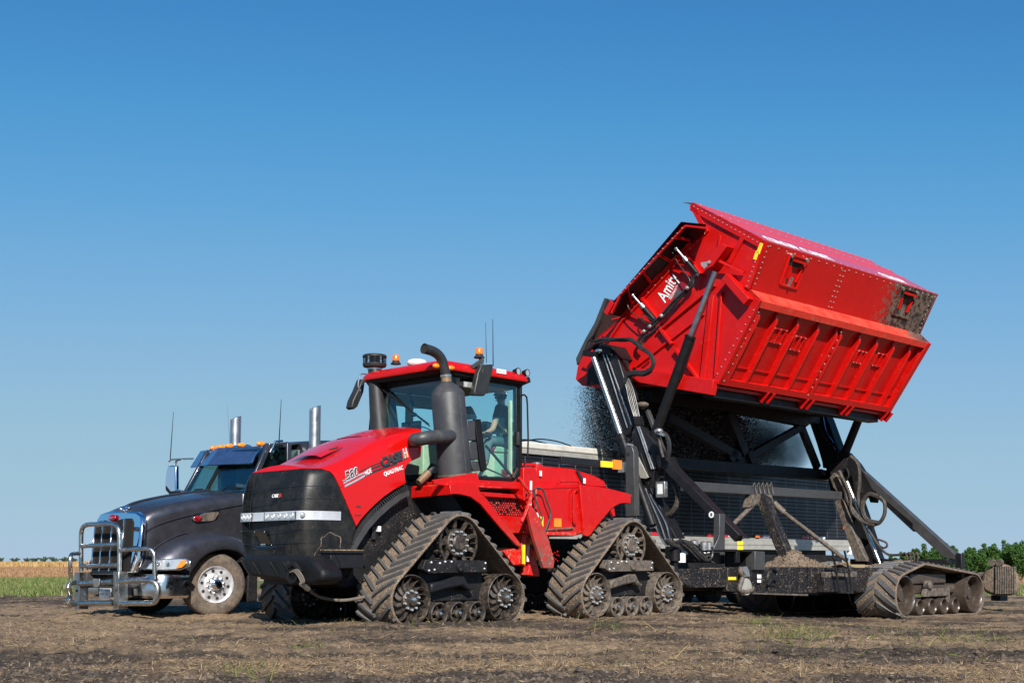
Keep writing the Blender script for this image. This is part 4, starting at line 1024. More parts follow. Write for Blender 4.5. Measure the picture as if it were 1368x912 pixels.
mb = MB(); mb.tube([ph(x, y, BT+.02) for x, y in ((530,335),(545,320),(665,318),(680,335))], .016, 6, smooth=False); mb.tube([ph(x, y, BT+.045) for x, y in ((668,372),(652,380),(640,420),(640,585),(655,600))], .02, 8); mb.tube([ph(x, y, BT+.004) for x, y in ((480,360),(476,660))], .008, 6); mb.tube([ph(x, y, BT+.004) for x, y in ((395,368),(690,356))], .008, 6); mb.build('panel_handle', 'red_paint', tank)
mb = MB(); mb.slab([ph(x, y, BT+.002) for x, y in ((636,395),(630,605),(655,600),(650,590),(638,585))], .004, (0,1,0)); mb.build('handle_recess', 'dark_inside', tank)
fp = [ph(x, y, BT+.06) for x, y in ((682,342),(790,352),(880,366),(1000,396),(1028,408),(1028,470),(990,466),(960,468),(925,484),(890,512),(850,560),(800,622),(755,684),(740,691),(712,684),(706,600))]
mb = MB(); mb.slab(fp, .06, (0,-1,0)); rf = mb.build('rear_fender', 'red_paint', tractor, bevel=.012)
mb = MB(); mb.slab([ph(x, y, BT+.04) for x, y in ((888,508),(912,484),(922,552),(905,550))], .05, (0,-1,0)); a_ = ph(1028, 440, 1)[0]; zt_ = ph(1000, 398, BT)[2]
mb.slab([(ph(690,345,BT)[0], BT+.0, ph(690,345,BT)[2]), (a_, BT, zt_-.02), (a_, .5, zt_-.02), (ph(690,345,BT)[0], .5, ph(690,345,BT)[2])], .03, (0,0,-1)); mb.build('fender_top', 'red_paint', rf)
mb = MB(); mb.slab([ph(x, y, BT-.23) for x, y in ((655,244),(672,244),(722,332),(700,334))], .012, (0,1,0)); mb.build('dark_strip', 'black_gloss', rh)
mb = MB()
for x, y in ((415,265),(712,315),(395,548)): 
    p = ph(x, y, BT+.02 if x != 415 else BT-.22); mb.box(p[0]-.025, p[0]+.025, p[1], p[1]+.01, p[2]-.04, p[2]+.045)
mb.build('sticker', 'sticker_white', tank)
mb = MB(); p = ph(532, 600, BT+.001); mb.box(p[0]-.085, p[0]+.085, p[1], p[1]+.006, p[2]-.06, p[2]+.075); mb.build('reflector', 'sticker_orange', tank)
mb = MB(); p = ph(420, 590, BT+.0); mb.box(p[0]-.04, p[0]+.045, p[1], p[1]+.012, p[2]-.08, p[2]+.08); p = ph(298, 806, .82); mb.box(p[0]-.03, p[0]+.03, p[1], p[1]+.02, p[2]-.16, p[2]+.14); mb.build('reflector', 'sticker_yellow', tank)
mb = MB()
for k in range(420): 
    t = random.random(); p = ph(440+190*t, 655-12*t-random.random()*8, BT+.05*random.random()); mb.ball((p[0], BT+.045*random.random(), p[2]+.01), random.uniform(.006,.018), None, random.uniform(.004,.01), 5, 3)
mb.build('dirt_on_ledge', 'belt_mud', tank, kind='stuff')
mb = MB(); mb.box(ph(640,660,BT)[0], ph(440,660,BT)[0], BT-.02, BT+.06, ph(540,672,BT)[2]-.025, ph(540,660,BT)[2]); mb.build('tank_ledge', 'red_dusty', tank, bevel=.004)
# front of the tank: rail, filler cap, hoses
mb = MB(); q = Vector(ph(390, 215, .6)); mb.cyl(q - Vector((0,0,.06)), q + Vector((0,0,.03)), .09, .085); mb.beam(ph(285,205,.62), ph(385,205,.62), .06, .05); rc = mb.build('filler_neck', 'red_paint', tractor, bevel=.008)
mb = MB(); mb.cyl(q + Vector((0,0,.03)), q + Vector((0,0,.06)), .088, .07, 18); mb.build('filler_cap', 'aluminium', rc)
# gap and perforated steps below the cab
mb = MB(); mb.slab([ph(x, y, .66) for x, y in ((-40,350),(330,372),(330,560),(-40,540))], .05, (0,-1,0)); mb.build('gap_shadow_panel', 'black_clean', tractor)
mb = MB(); mb.slab([ph(x, y, .92) for x, y in ((10,388),(328,412),(322,438),(40,420))], .25, (0,-1,0)); mb.slab([ph(x, y, .9) for x, y in ((130,548),(330,556),(345,664),(225,668))], .12, (0,-1,0)); mb.slab([ph(x, y, .70) for x, y in ((-20,500),(140,552),(240,664),(160,664),(60,600))], .1, (0,-1,0)); mb.build('step_frame', 'red_paint', tractor, bevel=.008)
mb = MB()
a1_, a0_ = ph(30,440,.88)[0], ph(318,440,.88)[0]; z1_, z0_ = ph(150,425,.9)[2], ph(150,545,.9)[2]
N_ = 18
mb.box(a0_, a1_, .80, .83, z0_, z1_); mb.m = 1
for r_ in range(8):
    zz = z0_ + (z1_-z0_)*(r_+.5)/8
    for k in range(N_):
        if (k*7 + r_*3) % 11 < 2: continue
        aa = a0_ + (a1_-a0_)*(k+.5*(r_ % 2)+.1)/N_; mb.box(aa, aa+.022, .822, .838, zz-.012, zz+.012)
mb.build('perforated_step', ['black_clean', 'red_dusty'], tractor)
mb = MB(); mb.slab([ph(x, y, 1.20) for x, y in ((325,486),(350,478),(385,520),(420,590),(470,700),(512,855),(505,905),(440,905),(425,860),(370,690),(340,560))], .07, (0,-1,0)); mb.build('ladder_side', 'red_ladder', tractor, bevel=.01)
for k in range(3):
    t = (k+.5)/3; p = Vector(ph(365+100*t, 590+260*t, 1.14)); mb = MB(); mb.beam(p, p - Vector((0,.30,0)), .12, .02, (1,0,0)); mb.build('ladder_step', 'red_ladder', tractor)
mb = MB(); mb.tube([ph(x, y, 1.22) for x, y in ((272,293),(300,335),(345,398),(350,425),(335,480),(315,530),(288,592))], .026, 8); mb.build('step_rail', 'red_dusty', tractor)
mb = MB()
mb.tube([ph(x, y, BT+.1) for x, y in ((365,525),(385,470),(370,400),(350,380),(330,385),(318,420))], .012, 6)
mb.tube([ph(x, y, BT+.12) for x, y in ((370,375),(400,362),(435,380),(455,440),(478,500),(486,545),(465,610),(440,680),(425,725),(412,712))], .015, 6)
mb.tube([ph(x, y, BT+.1) for x, y in ((372,380),(385,440),(410,510),(428,560),(415,600))], .013, 6); mb.build('hydraulic_hose', 'green_hose', tractor)
mb = MB(); mb.cyl(ph(352,315,BT), ph(346,480,BT), .02, n=8); mb.cyl(ph(332,712,.8), ph(330,860,.8), .024, n=8); mb.build('tie_rod', 'white_plastic', tractor)
mb = MB(); mb.slab([ph(x, y, .72) for x, y in ((290,672),(330,672),(345,745),(340,800),(330,890),(290,890))], .12, (0,-1,0)); mb.slab([ph(x, y, .74) for x, y in ((165,790),(240,772),(290,790),(290,880),(235,885))], .3, (0,-1,0)); mb.slab([ph(x, y, .8) for x, y in ((355,760),(405,912),(412,960),(330,950),(345,880))], .2, (0,-1,0)); mb.build('articulation_frame', 'red_dusty', tractor, bevel=.01)
mb = MB(); mb.box(-2.9, -.2, -.45, .45, .70, 1.25); mb.box(-.3, .8, -.35, .35, .6, 1.1); mb.box(-.9, -.3, -.6, .6, .8, 2.0); mb.box(-3.4, -2.8, -.25, .25, .55, .75); mb.build('rear_chassis', 'black_muddy', tractor, bevel=.02)
mb = MB()
for k in range(14): mb.ball(ph(495+random.uniform(-8,45), 790+k*5, .84), .012, n=6, m=4)
mb.build('bolt_row', 'red_hood', tractor)
# warning arm and slow vehicle sign
mb = MB(); p0 = S(*zq(330, 428), .78); p1 = S(*zq(885, 424), .78); mb.beam((p0[0], .78, p1[2]+.02), p1, .06, .115); wa = mb.build('warning_arm', 'black_paint', tractor, bevel=.006)
mb = MB()
for x0, x1_, c in ((702,812,'y'),(812,880,'o')): pass
q0 = S(*zq(702, 428), .82); q1 = S(*zq(812, 428), .82); q2 = S(*zq(880, 425), .82)
mb.box(q1[0], q0[0], .812, .824, p1[2]-.05, p1[2]+.055); mb.m = 1; mb.box(q2[0], q1[0], .80, .86, p1[2]-.075, p1[2]+.085); mb.build('reflector', ['sticker_yellow', 'sticker_orange'], wa, bevel=.004)
mb = MB(); mb.slab([S(*zq(x, y), .3) for x, y in ((342,416),(376,348),(386,344),(426,346),(434,352),(448,412))], .006, (0,-1,0)); mb.build('slow_vehicle_sign', 'visor_steel', tractor)
mb = MB(); mb.tube([S(*zq(x, y), -.2) for x, y in ((-30,200),(60,188),(160,180),(300,200),(430,242))], .012, 6); mb.build('tarp_bow_arc', 'black_clean', tractor)  # the trailer's tarp bow, parented here to the tractor

# ================================================================ track units (local x forwards, outer face at y = 0, z = 0 the ground)
def hull(circs, n=72):
    P_ = []
    for (x, z, r) in circs:
        for i in range(n):
            t = 2*math.pi*i/n; P_.append((x + r*math.cos(t), z + r*math.sin(t)))
    P_ = sorted(set(P_))
    def half(ps):
        h = []
        for p in ps:
            while len(h) >= 2 and (h[-1][0]-h[-2][0])*(p[1]-h[-2][1]) - (h[-1][1]-h[-2][1])*(p[0]-h[-2][0]) <= 0: h.pop()
            h.append(p)
        return h
    lo = half(P_); up = half(P_[::-1]); return lo[:-1] + up[:-1]          # counter-clockwise
class Loop:
    def __init__(s, pts):
        s.p = [Vector((x, 0, z)) for x, z in pts]; s.n = len(s.p); s.s = [0]
        for i in range(s.n): s.s.append(s.s[-1] + (s.p[(i+1) % s.n]-s.p[i]).length)
        s.L = s.s[-1]
    def at(s, t):
        t = t % s.L
        lo, hi = 0, s.n
        while hi - lo > 1:
            m_ = (lo+hi)//2
            if s.s[m_] <= t: lo = m_
            else: hi = m_
        a_ = s.p[lo]; b_ = s.p[(lo+1) % s.n]; u = (t-s.s[lo])/max(1e-9, s.s[lo+1]-s.s[lo])
        return a_.lerp(b_, u)
    def frame(s, t):
        d = (s.at(t+.02) - s.at(t-.02)).normalized(); return s.at(t), d, Vector((d.z, 0, -d.x))    # outward normal for ccw
def belt_parts(circs, width, th, lugh, pitch, lugw, rows, sag=None):
    lp = Loop(hull(circs)); n = 150
    def pos(t, y, h):
        p, d, nn_ = lp.frame(t); q = p + nn_*h; q = Vector((q.x, y, q.z))
        if sag: q.z += sag(q.x, q.z)
        return q
    bm_ = MB(); rws = []
    for i in range(n):
        t = lp.L*i/n; rws.append([pos(t, 0, 0), pos(t, 0, th*.6), pos(t, -.015, th), pos(t, -width*.3, th), pos(t, -width*.5, th+.004), pos(t, -width*.7, th), pos(t, -width+.015, th), pos(t, -width, th*.6), pos(t, -width, 0)])
    rws.append(rws[0]); bm_.grid(rws, closed=True)
    bm_.m = 1
    for q_ in range(1500):
        s_ = random.uniform(0, lp.L); y_ = -random.uniform(.01, width-.01); r_ = random.uniform(.006, .020); c_ = pos(s_, y_, th); d_ = pos(s_+.01, y_, th)-c_; d_.normalize(); e_ = pos(s_, y_, th+r_*.8)-c_
        bm_.add([c_+d_*r_, c_+Vector((0,r_,0)), c_-d_*r_, c_-Vector((0,r_,0)), c_+e_], [(0,1,4),(1,2,4),(2,3,4),(3,0,4)])
    bm_.m = 0
    lg = MB(); k = int(round(lp.L/pitch)); pt = lp.L/k
    for i in range(k):
        for (ya, yb, sa, sb) in rows(pt):
            m_ = 5; secs = []
            for j in range(m_+1):
                u = j/m_; y = ya + (yb-ya)*u; s_ = i*pt + sa + (sb-sa)*u
                secs.append([pos(s_-lugw/2, y, th-.004), pos(s_-lugw*.36, y, th+lugh), pos(s_+lugw*.36, y, th+lugh), pos(s_+lugw/2, y, th-.004)])
            lg.grid(secs, closed=True); lg.add(secs[0], [[0,1,2,3]]); lg.add(secs[-1], [[3,2,1,0]])
    return bm_, lg
def turbine_wheel(r, depth=.10, fins=14, hub=.14, bolts=10, mats=('wheel_mud', 'bolt_zinc', 'chrome')):
    """idler: rim ring, curved fins and a bolted hub, face at y = 0"""
    m_ = MB(); c = (0,0,0); d = (0,1,0)
    m_.lathe(c, d, [(r-.018,-.02),(r-.012,.0),(r,-.008),(r,-.26),(r-.02,-.28),(r-.035,-.26),(r-.03,-.04),(r-.018,-.02)], 44)
    m_.lathe(c, d, [(r-.03,-.16),(hub+.02,-.07),(hub,-.06),(hub,-.02),(hub-.02,-.005),(.07,-.005),(.0001,-.005)], 40)
    m_.lathe(c, d, [(r-.03,-.20),(.0001,-.12)], 40)
    for k in range(fins):
        t = 2*math.pi*k/fins; q = []
        for u in (0, .25, .5, .75, 1):
            rr = hub-.01 + (r-.035-hub)*u; tt = t + .28*u*u
            q.append((Vector((rr*math.cos(tt), -.035-.0*u, rr*math.sin(tt))), Vector((rr*math.cos(tt+.10*u), -.10-.05*u, rr*math.sin(tt+.10*u)))))
        for (a_, b_), (c2, d2) in zip(q, q[1:]):
            s_ = Vector((-math.sin(t)*.006, 0, math.cos(t)*.006))
            m_.add([a_-s_, b_-s_, d2-s_, c2-s_, a_+s_, b_+s_, d2+s_, c2+s_], [(0,1,2,3),(7,6,5,4),(0,4,5,1),(1,5,6,2),(2,6,7,3),(3,7,4,0)])
    m_.m = 1
    for k in range(bolts):
        t = 2*math.pi*(k+.5)/bolts; m_.cyl(((hub-.012)*math.cos(t), -.02, (hub-.012)*math.sin(t)), ((hub-.012)*math.cos(t), .022, (hub-.012)*math.sin(t)), .019, .016, 6)
    m_.m = 0; m_.lathe(c, d, [(.075,-.01),(.075,.03),(.065,.045),(.0001,.045)], 24); m_.m = 2; m_.lathe(c, d, [(.045,.043),(.04,.055),(.0001,.058)], 20)
    return m_, list(mats)
def roller_wheel(r, mats):
    m_ = MB(); d = (0,1,0)
    m_.lathe((0,0,0), d, [(r-.03,-.015),(r-.02,.0),(r,-.01),(r,-.20),(r-.03,-.21),(r-.04,-.18),(r-.04,-.03),(r-.03,-.015)], 32)
    m_.lathe((0,0,0), d, [(r-.035,-.10),(.06,-.09),(.06,-.02),(.03,-.0),(.0001,0)], 24)
    for k in range(5):
        t = 2*math.pi*k/5; m_.beam((.05*math.cos(t), -.05, .05*math.sin(t)), ((r-.03)*math.cos(t), -.06, (r-.03)*math.sin(t)), .05, .014, (-math.sin(t),0,math.cos(t)))
    m_.m = 1; m_.lathe((0,0,0), d, [(.03,-.005),(.028,.02),(.0001,.024)], 16)
    return m_, list(mats)
def unit_root(name='track_unit'):
    o = bpy.data.objects.new(name, None); COL.objects.link(o); o.empty_display_size = .3; OFF[o.name] = Vector((0,0,0)); return o
def loc_build(m_, mats, name, root, loc=(0,0,0), sharp=35, bevel=0, flip=False):
    me = m_.mesh(name, mats, Vector((0,0,0)), sharp); o = bpy.data.objects.new(name, me); COL.objects.link(o); o.parent = root; o.location = loc; OFF[o.name] = Vector((0,0,0))
    if flip: o.rotation_euler = (0, 0, math.pi)
    if bevel: b = o.modifiers.new('bevel', 'BEVEL'); b.width = bevel; b.segments = 2; b.limit_method = 'ANGLE'
    return o
def dup_mesh(o, root, loc, rz=None):
    c = o.copy(); COL.objects.link(c); c.parent = root; c.location = loc; OFF[c.name] = Vector((0,0,0))
    if rz is not None: c.rotation_euler = (0, 0, rz)
    return c
TW = .76
def quad_unit(dusty):
    u = unit_root()
    circs = [(.90, .375, .36), (-.90, .375, .36), (0, 1.17, .375)]
    def rws(pt): return [(-.012, -.37, .20, 0), (-TW+.012, -TW+.37, pt*.5+.20, pt*.5)]
    b_, lg = belt_parts(circs, TW, .028, .048, .165, .052, rws)
    loc_build(b_, ['belt_mud', 'mud_heap'], 'track_belt', u); loc_build(lg, ['rubber_lug'], 'tread', u)
    wm = 'wheel_mud' if not dusty else 'dusty_metal'
    m_, ms = turbine_wheel(.352, mats=(wm, 'bolt_zinc', 'chrome'))
    iw = loc_build(m_, ms, 'idler_wheel', u, (.90, -.03, .375)); dup_mesh(iw, u, (-.90, -.03, .375)); dup_mesh(iw, u, (.90, -TW+.03, .375), math.pi); dup_mesh(iw, u, (-.90, -TW+.03, .375), math.pi)
    m_, ms = roller_wheel(.165, (wm, 'chrome'))
    rw = loc_build(m_, ms, 'roller', u, (.38, -.03, .175))
    for x in (.015, -.35): dup_mesh(rw, u, (x, -.03, .175))
    for x in (.38, .015, -.35): dup_mesh(rw, u, (x, -TW+.03, .175), math.pi)
    # drive wheel: two rings joined by bars, bolted plate
    m_ = MB(); r = .365; c = (0,0,0); d = (0,1,0)
    for y in (-.03, -.30): m_.lathe(c, d, [(r-.03,y-.02),(r-.03,y),(r,y),(r,y-.02),(r-.03,y-.02)], 44)
    for k in range(18):
        t = 2*math.pi*k/18; m_.beam((.345*math.cos(t), -.04, .345*math.sin(t)), (.345*math.cos(t), -.32, .345*math.sin(t)), .02, .05, (math.cos(t),0,math.sin(t)))
        if k % 2 == 0: m_.beam((.17*math.cos(t), -.10, .17*math.sin(t)), (.34*math.cos(t), -.045, .34*math.sin(t)), .02, .06, (-math.sin(t),0,math.cos(t)))
    m_.lathe(c, d, [(.34,-.28),(.20,-.16),(.0001,-.16)], 36)
    m_.lathe(c, d, [(.0001,-.04),(.19,-.04),(.20,-.05),(.20,-.14)], 30)
    m_.lathe(c, d, [(.0001,.0),(.10,.0),(.12,-.02),(.12,-.05)], 24)
    m_.m = 1
    for k in range(12): t = 2*math.pi*(k+.5)/12; m_.cyl((.16*math.cos(t), -.045, .16*math.sin(t)), (.16*math.cos(t), -.005, .16*math.sin(t)), .018, .015, 6)
    loc_build(m_, [wm, 'bolt_zinc'], 'drive_wheel', u, (0, -.03, 1.17))
    # frame
    m_ = MB(); m_.slab([(.66,-.02,.93),(-.50,-.02,.92),(-.53,-.02,.75),(.60,-.02,.74),(.72,-.02,.80)], .12, (0,-1,0)); m_.m = 1
    for x, z in ((.56,.89),(.50,.79),(.60,.78),(.30,.90),(.18,.90),(-.46,.80),(-.48,.88),(.40,.88)): m_.cyl((x,-.03,z), (x,0.0,z), .022, .018, 6)
    m_.m = 0; m_.lathe((.02,-.02,.83), (0,1,0), [(.07,-.02),(.07,.03),(.055,.04),(.0001,.04)], 16)
    loc_build(m_, ['black_muddy' if not dusty else 'dusty_metal', 'bolt_zinc'], 'carrier_beam', u, bevel=.012)
    m_ = MB(); m_.slab([(.52,-.06,.60),(.30,-.06,.63),(.05,-.06,.70),(-.12,-.06,.70),(-.20,-.06,.58),(-.32,-.06,.52),(-.22,-.06,.48),(-.08,-.06,.56),(.20,-.06,.52),(.52,-.06,.46)], .14, (0,-1,0)); loc_build(m_, ['black_paint' if not dusty else 'dusty_metal'], 'swing_arm', u, bevel=.03)
    m_ = MB(); m_.box(-.62, .60, -.66, -.22, .34, .80); m_.box(-.85, .85, -.48, -.28, .28, .44); m_.box(-.35, .45, -.60, -.25, .8, 1.2); loc_build(m_, ['black_muddy'], 'undercarriage', u, bevel=.02)
    return u
def place_unit(u, frame, parent, a, b, z, rz=0, ry=0):
    u.parent = parent; off = OFF[parent.name]; u.location = (a-off.x, b-off.y, z-off.z); u.rotation_euler = (0, ry, rz)
uf = quad_unit(False); place_unit(uf, T, tractor, 1.93, 1.55, -.03)
ur = quad_unit(True); place_unit(ur, T, tractor, -1.90, 1.55, -.03)
for (src, a_) in ((uf, 1.93), (ur, -1.90)):
    c = copy_tree(src, tractor); place_unit(c, T, tractor, a_, -1.55, -.03, math.pi)

# ================================================================ person in the cab
def skin_body(name, joints, edges, root, mat_, parent=None, sub=2):
    """one continuous figure from a joint graph: joints {name: (point, radius_x, radius_y)}"""
    keys = list(joints); me = bpy.data.meshes.new(name)
    me.from_pydata([joints[k][0] for k in keys], [(keys.index(a_), keys.index(b_)) for a_, b_ in edges], [])
    o = bpy.data.objects.new(name, me); COL.objects.link(o)
    md = o.modifiers.new('skin', 'SKIN'); md.use_smooth_shade = True
    sv = me.skin_vertices[0].data if me.skin_vertices else None
    if sv is None:
        bpy.context.view_layer.objects.active = o
        bm = bmesh.new(); bm.from_mesh(me); bm.verts.layers.skin.verify(); bm.to_mesh(me); bm.free(); sv = me.skin_vertices[0].data
    for i, k in enumerate(keys):
        sv[i].radius = joints[k][1:3]; sv[i].use_root = (k == root); sv[i].use_loose = False
    ss = o.modifiers.new('sub', 'SUBSURF'); ss.levels = sub; ss.render_levels = sub
    dg = bpy.context.evaluated_depsgraph_get(); m2 = bpy.data.meshes.new_from_object(o.evaluated_get(dg)); bpy.data.objects.remove(o)
    m2.name = name
    for f in m2.polygons: f.use_smooth = True
    m2.materials.clear(); m2.materials.append(MAT[mat_])
    r = bpy.data.objects.new(name, m2); COL.objects.link(r)
    if parent: r.parent = parent; r.location = -OFF[parent.name]; OFF[r.name] = OFF[parent.name]
    return r
hd = Vector(S(*zw(262, 168), .10)); hip = Vector(S(*zw(300, 590), .10)); hip.z += .02
nk = Vector(S(*zw(268, 240), .10))
person = thing('person', 'person in a dark t-shirt and pale cap sitting at the wheel in the tractor cab', 'person', T, (hip.x, hip.y, hip.z-.12))
f_ = Vector((.50, -.866, 0)); sd_ = Vector((.866, .50, 0))           # torso turned towards the far side
ch = hip.lerp(nk, .70); J = {}
shl = ch + sd_*.18 + Vector((0,0,.11)); shr = ch - sd_*.18 + Vector((0,0,.11))
el_l = Vector(S(*zw(190, 462), .40)); wr_l = Vector(S(*zw(130, 490), .42)); el_r = shr + Vector((.18,-.08,-.26)); wr_r = el_r + Vector((.22,.02,.04))
kn_l = Vector(S(*zw(148, 570), .36)); kn_r = kn_l + Vector((0,-.34,0)); an_l = kn_l + Vector((.06,0,-.36)); an_r = kn_r + Vector((.06,0,-.36))
J['pelvis'] = (hip, .14, .12); J['waist'] = (hip.lerp(ch, .45), .135, .11); J['chest'] = (ch, .165, .135); J['neckb'] = (nk - Vector((0,0,.04)), .085, .08); J['neck'] = (nk + Vector((0,0,.02)), .055, .055)
J['headb'] = (hd - Vector((0,0,.03)), .075, .085); J['head'] = (hd + Vector((0,0,.03)), .088, .10); J['headt'] = (hd + Vector((0,0,.09)), .055, .06)
J['shl'] = (shl, .068, .068); J['ell'] = (el_l, .046, .046); J['wrl'] = (wr_l, .028, .03); J['shr'] = (shr, .068, .068); J['elr'] = (el_r, .046, .046); J['wrr'] = (wr_r, .028, .03)
J['hl'] = (hip + Vector((.04,.10,-.02)), .098, .09); J['kl'] = (kn_l, .068, .068); J['al'] = (an_l, .042, .045); J['hr'] = (hip + Vector((.04,-.10,-.02)), .098, .09); J['kr'] = (kn_r, .068, .068); J['ar'] = (an_r, .042, .045)
J['tl'] = (an_l + Vector((.17,.0,-.05)), .04, .03); J['tr'] = (an_r + Vector((.17,.0,-.05)), .04, .03)
E_ = [('pelvis','waist'),('waist','chest'),('chest','neckb'),('neckb','neck'),('neck','headb'),('headb','head'),('head','headt'),('chest','shl'),('shl','ell'),('ell','wrl'),('chest','shr'),('shr','elr'),('elr','wrr'),('pelvis','hl'),('hl','kl'),('kl','al'),('pelvis','hr'),('hr','kr'),('kr','ar'),('al','tl'),('ar','tr')]
skin_body('body', J, E_, 'pelvis', 'skin', person)
def grow(ks, dr): return {k: (J[k][0], J[k][1]+dr, J[k][2]+dr) for k in ks}
K = grow(['pelvis','waist','chest','neckb','shl','shr'], .014); K['ul'] = (shl.lerp(el_l, .62), .066, .066); K['ur'] = (shr.lerp(el_r, .62), .066, .066)
skin_body('t_shirt', K, [('pelvis','waist'),('waist','chest'),('chest','neckb'),('chest','shl'),('chest','shr'),('shl','ul'),('shr','ur')], 'pelvis', 'tshirt', person)
K = grow(['pelvis','hl','kl','al','hr','kr','ar'], .012)
skin_body('trousers', K, [('pelvis','hl'),('hl','kl'),('kl','al'),('pelvis','hr'),('hr','kr'),('kr','ar')], 'pelvis', 'jeans', person)
for wr, sgn in ((wr_l, 1), (wr_r, -1)):
    fw = Vector((1,-.1,-.12)).normalized(); rt = Vector((0,1,0)); palm = wr + fw*.05
    HJ = {'w': (wr, .026, .02), 'p': (palm, .036, .018)}; HE = [('w','p')]
    for k_ in range(4):
        o0 = (k_-1.5)*.021; l0 = (.038, .044, .041, .032)[k_]
        a1 = palm + fw*.035 + rt*o0; a2 = a1 + fw*l0 + Vector((0,0,-.008)); a3 = a2 + fw*l0*.45 + Vector((0,0,-.028))
        HJ['a%d' % k_] = (a1, .0095, .009); HJ['b%d' % k_] = (a2, .0085, .0085); HJ['c%d' % k_] = (a3, .0075, .0075); HE += [('p','a%d' % k_),('a%d' % k_,'b%d' % k_),('b%d' % k_,'c%d' % k_)]
    t1_ = wr + fw*.03 - rt*.03*sgn; t2_ = t1_ + fw*.035 - rt*.025*sgn; HJ['t1'] = (t1_, .012, .012); HJ['t2'] = (t2_, .0095, .0095); HJ['t3'] = (t2_ + fw*.028, .008, .008); HE += [('w','t1'),('t1','t2'),('t2','t3')]
    skin_body('hand', HJ, HE, 'w', 'skin', person, 1)
# face turned away, ears, hair, cap worn with its strap to the back
fh_ = Vector((.10, -.995, 0)); sh_ = Vector((.995, .10, 0))
Rm = Matrix(((fh_.x, sh_.x, 0), (fh_.y, sh_.y, 0), (0, 0, 1)))
mb = MB(); hc_ = hd + Vector((0,0,.035)); fc_ = lambda x, y, z: hc_ + Rm @ Vector((x, y, z))
for s_ in (-1, 1): mb.ball(fc_(0, s_*.093, -.03), .018, .010, .03, 8, 6, Rm)
mb.ball(fc_(.108, 0, -.035), .02, .014, .024, 8, 6, Rm); mb.build('ear', 'skin', person)
mb = MB()
for s_ in (-1, 1): mb.ball(fc_(.092, s_*.033, -.005), .010, .014, .008, 8, 6, Rm)
mb.ball(fc_(.096, 0, -.085), .008, .026, .006, 8, 6, Rm); mb.build('eye', 'hair_dark', person)
mb = MB(); mb.ball(fc_(-.008, 0, -.01), .104, .092, .10, 16, 12, Rm); mb.build('hair', 'hair_dark', person)
mb = MB(); rws_ = []
for i in range(9):
    ph_ = math.pi/2*i/8; rws_.append([fc_(-.004 + .116*math.cos(ph_)*math.cos(t), .104*math.cos(ph_)*math.sin(t), .002 + .118*math.sin(ph_)) for t in [2*math.pi*k/22 for k in range(22)]])
mb.grid(rws_, closed=True); cap = mb.build('cap', 'cap_white', person)
mb = MB(); rws_ = []
for i in range(6):
    r_ = .095 + .055*i/5; rws_.append([fc_(r_*math.cos(t)*1.02, .094*math.sin(t)*(1-.04*i), .018 - .018*i/5) for t in np.linspace(-.62, .62, 9)])
mb.grid(rws_); mb.build('cap_peak', 'cap_red', cap)
mb = MB()
for k in range(6):
    t0 = math.pi + (k-2.5)*.42; mb.slab([fc_(-.004+.115*math.cos(t)*math.cos(p_), .103*math.cos(p_)*math.sin(t), .012+.115*math.sin(p_)) for t, p_ in ((t0-.09,.10),(t0+.09,.10),(t0+.06,.55),(t0-.06,.55))], .003)
mb.slab([fc_(-.118*math.cos(p_), y_, .012+.118*math.sin(p_)) for y_, p_ in ((-.03,.8),(.03,.8),(.03,1.0),(-.03,1.0))], .003); mb.build('cap_panel', 'cap_red', cap)
mb = MB(); mb.tube([fc_(-.112, -.04, .015), fc_(-.122, 0, .045), fc_(-.112, .04, .015)], .006, 5); mb.build('cap_strap', 'hair_dark', cap)
mb = MB(); bk = ch - f_*.136
for k in range(7):
    p = ch.lerp(nk, .85-.26*k*.5) - f_*.13 - sd_*(.09+.008*k) + Vector((0,0,-.03)); mb.ball(p, .012, .012, .02, 6, 5)
mb.build('shirt_print', 'print_red', person)
# ================================================================ semi truck
def ms(f, x, y, b): return M.S(*f(x, y), b)
def mr(f, x, y, a): return M.R(*f(x, y), a)
truck = thing('semi_truck', 'dark grey highway truck with chrome grille and steel grille guard, parked beyond the tractor', 'truck', M, (0, 0, 0))
# hood: lofted sections
st = [(1.13,.68,1.57,.9), (1.08,.71,1.63,.9), (.95,.74,1.71,.9), (.75,.78,1.775,.9), (.45,.82,1.845,.9), (.1,.86,1.91,.9), (-.25,.90,1.965,.9), (-.58,.95,2.01,.9)]
rows = []
for (a, w_, zt, zb_) in st:
    c = .17; pr_ = [(w_, zb_), (w_+.01, 1.15), (w_+.01, 1.35), (w_, zt-c-.08)]
    for i in range(7): t = math.pi/2*i/6; pr_.append((w_-.16*(1-math.cos(t)), zt-c+c*math.sin(t)))
    wt = w_-.18
    for i in range(6): u = 1-i/5; pr_.append((wt*u, zt+.07*(1-u*u)+.004))
    rows.append([(a, b_, z_) for b_, z_ in pr_ + [(-b_, z_) for b_, z_ in pr_[::-1][1:]]])
mb = MB(); mb.grid(rows, closed=True); mb.add(rows[0], [list(range(len(rows[0])))]); mb.add(rows[-1], [list(range(len(rows[0])))[::-1]])
thood = mb.build('hood', 'truck_paint', truck, sharp=50)
mb = MB(); mb.tube([(a+.0, .0, zt+.085) for a, w_, zt, zb_ in st], .02, 6); mb.tube([(a, w_+.008, zt-.33+.02*i) for i, (a, w_, zt, zb_) in enumerate(st)], .018, 6); mb.build('hood_crease', 'truck_paint', thood)
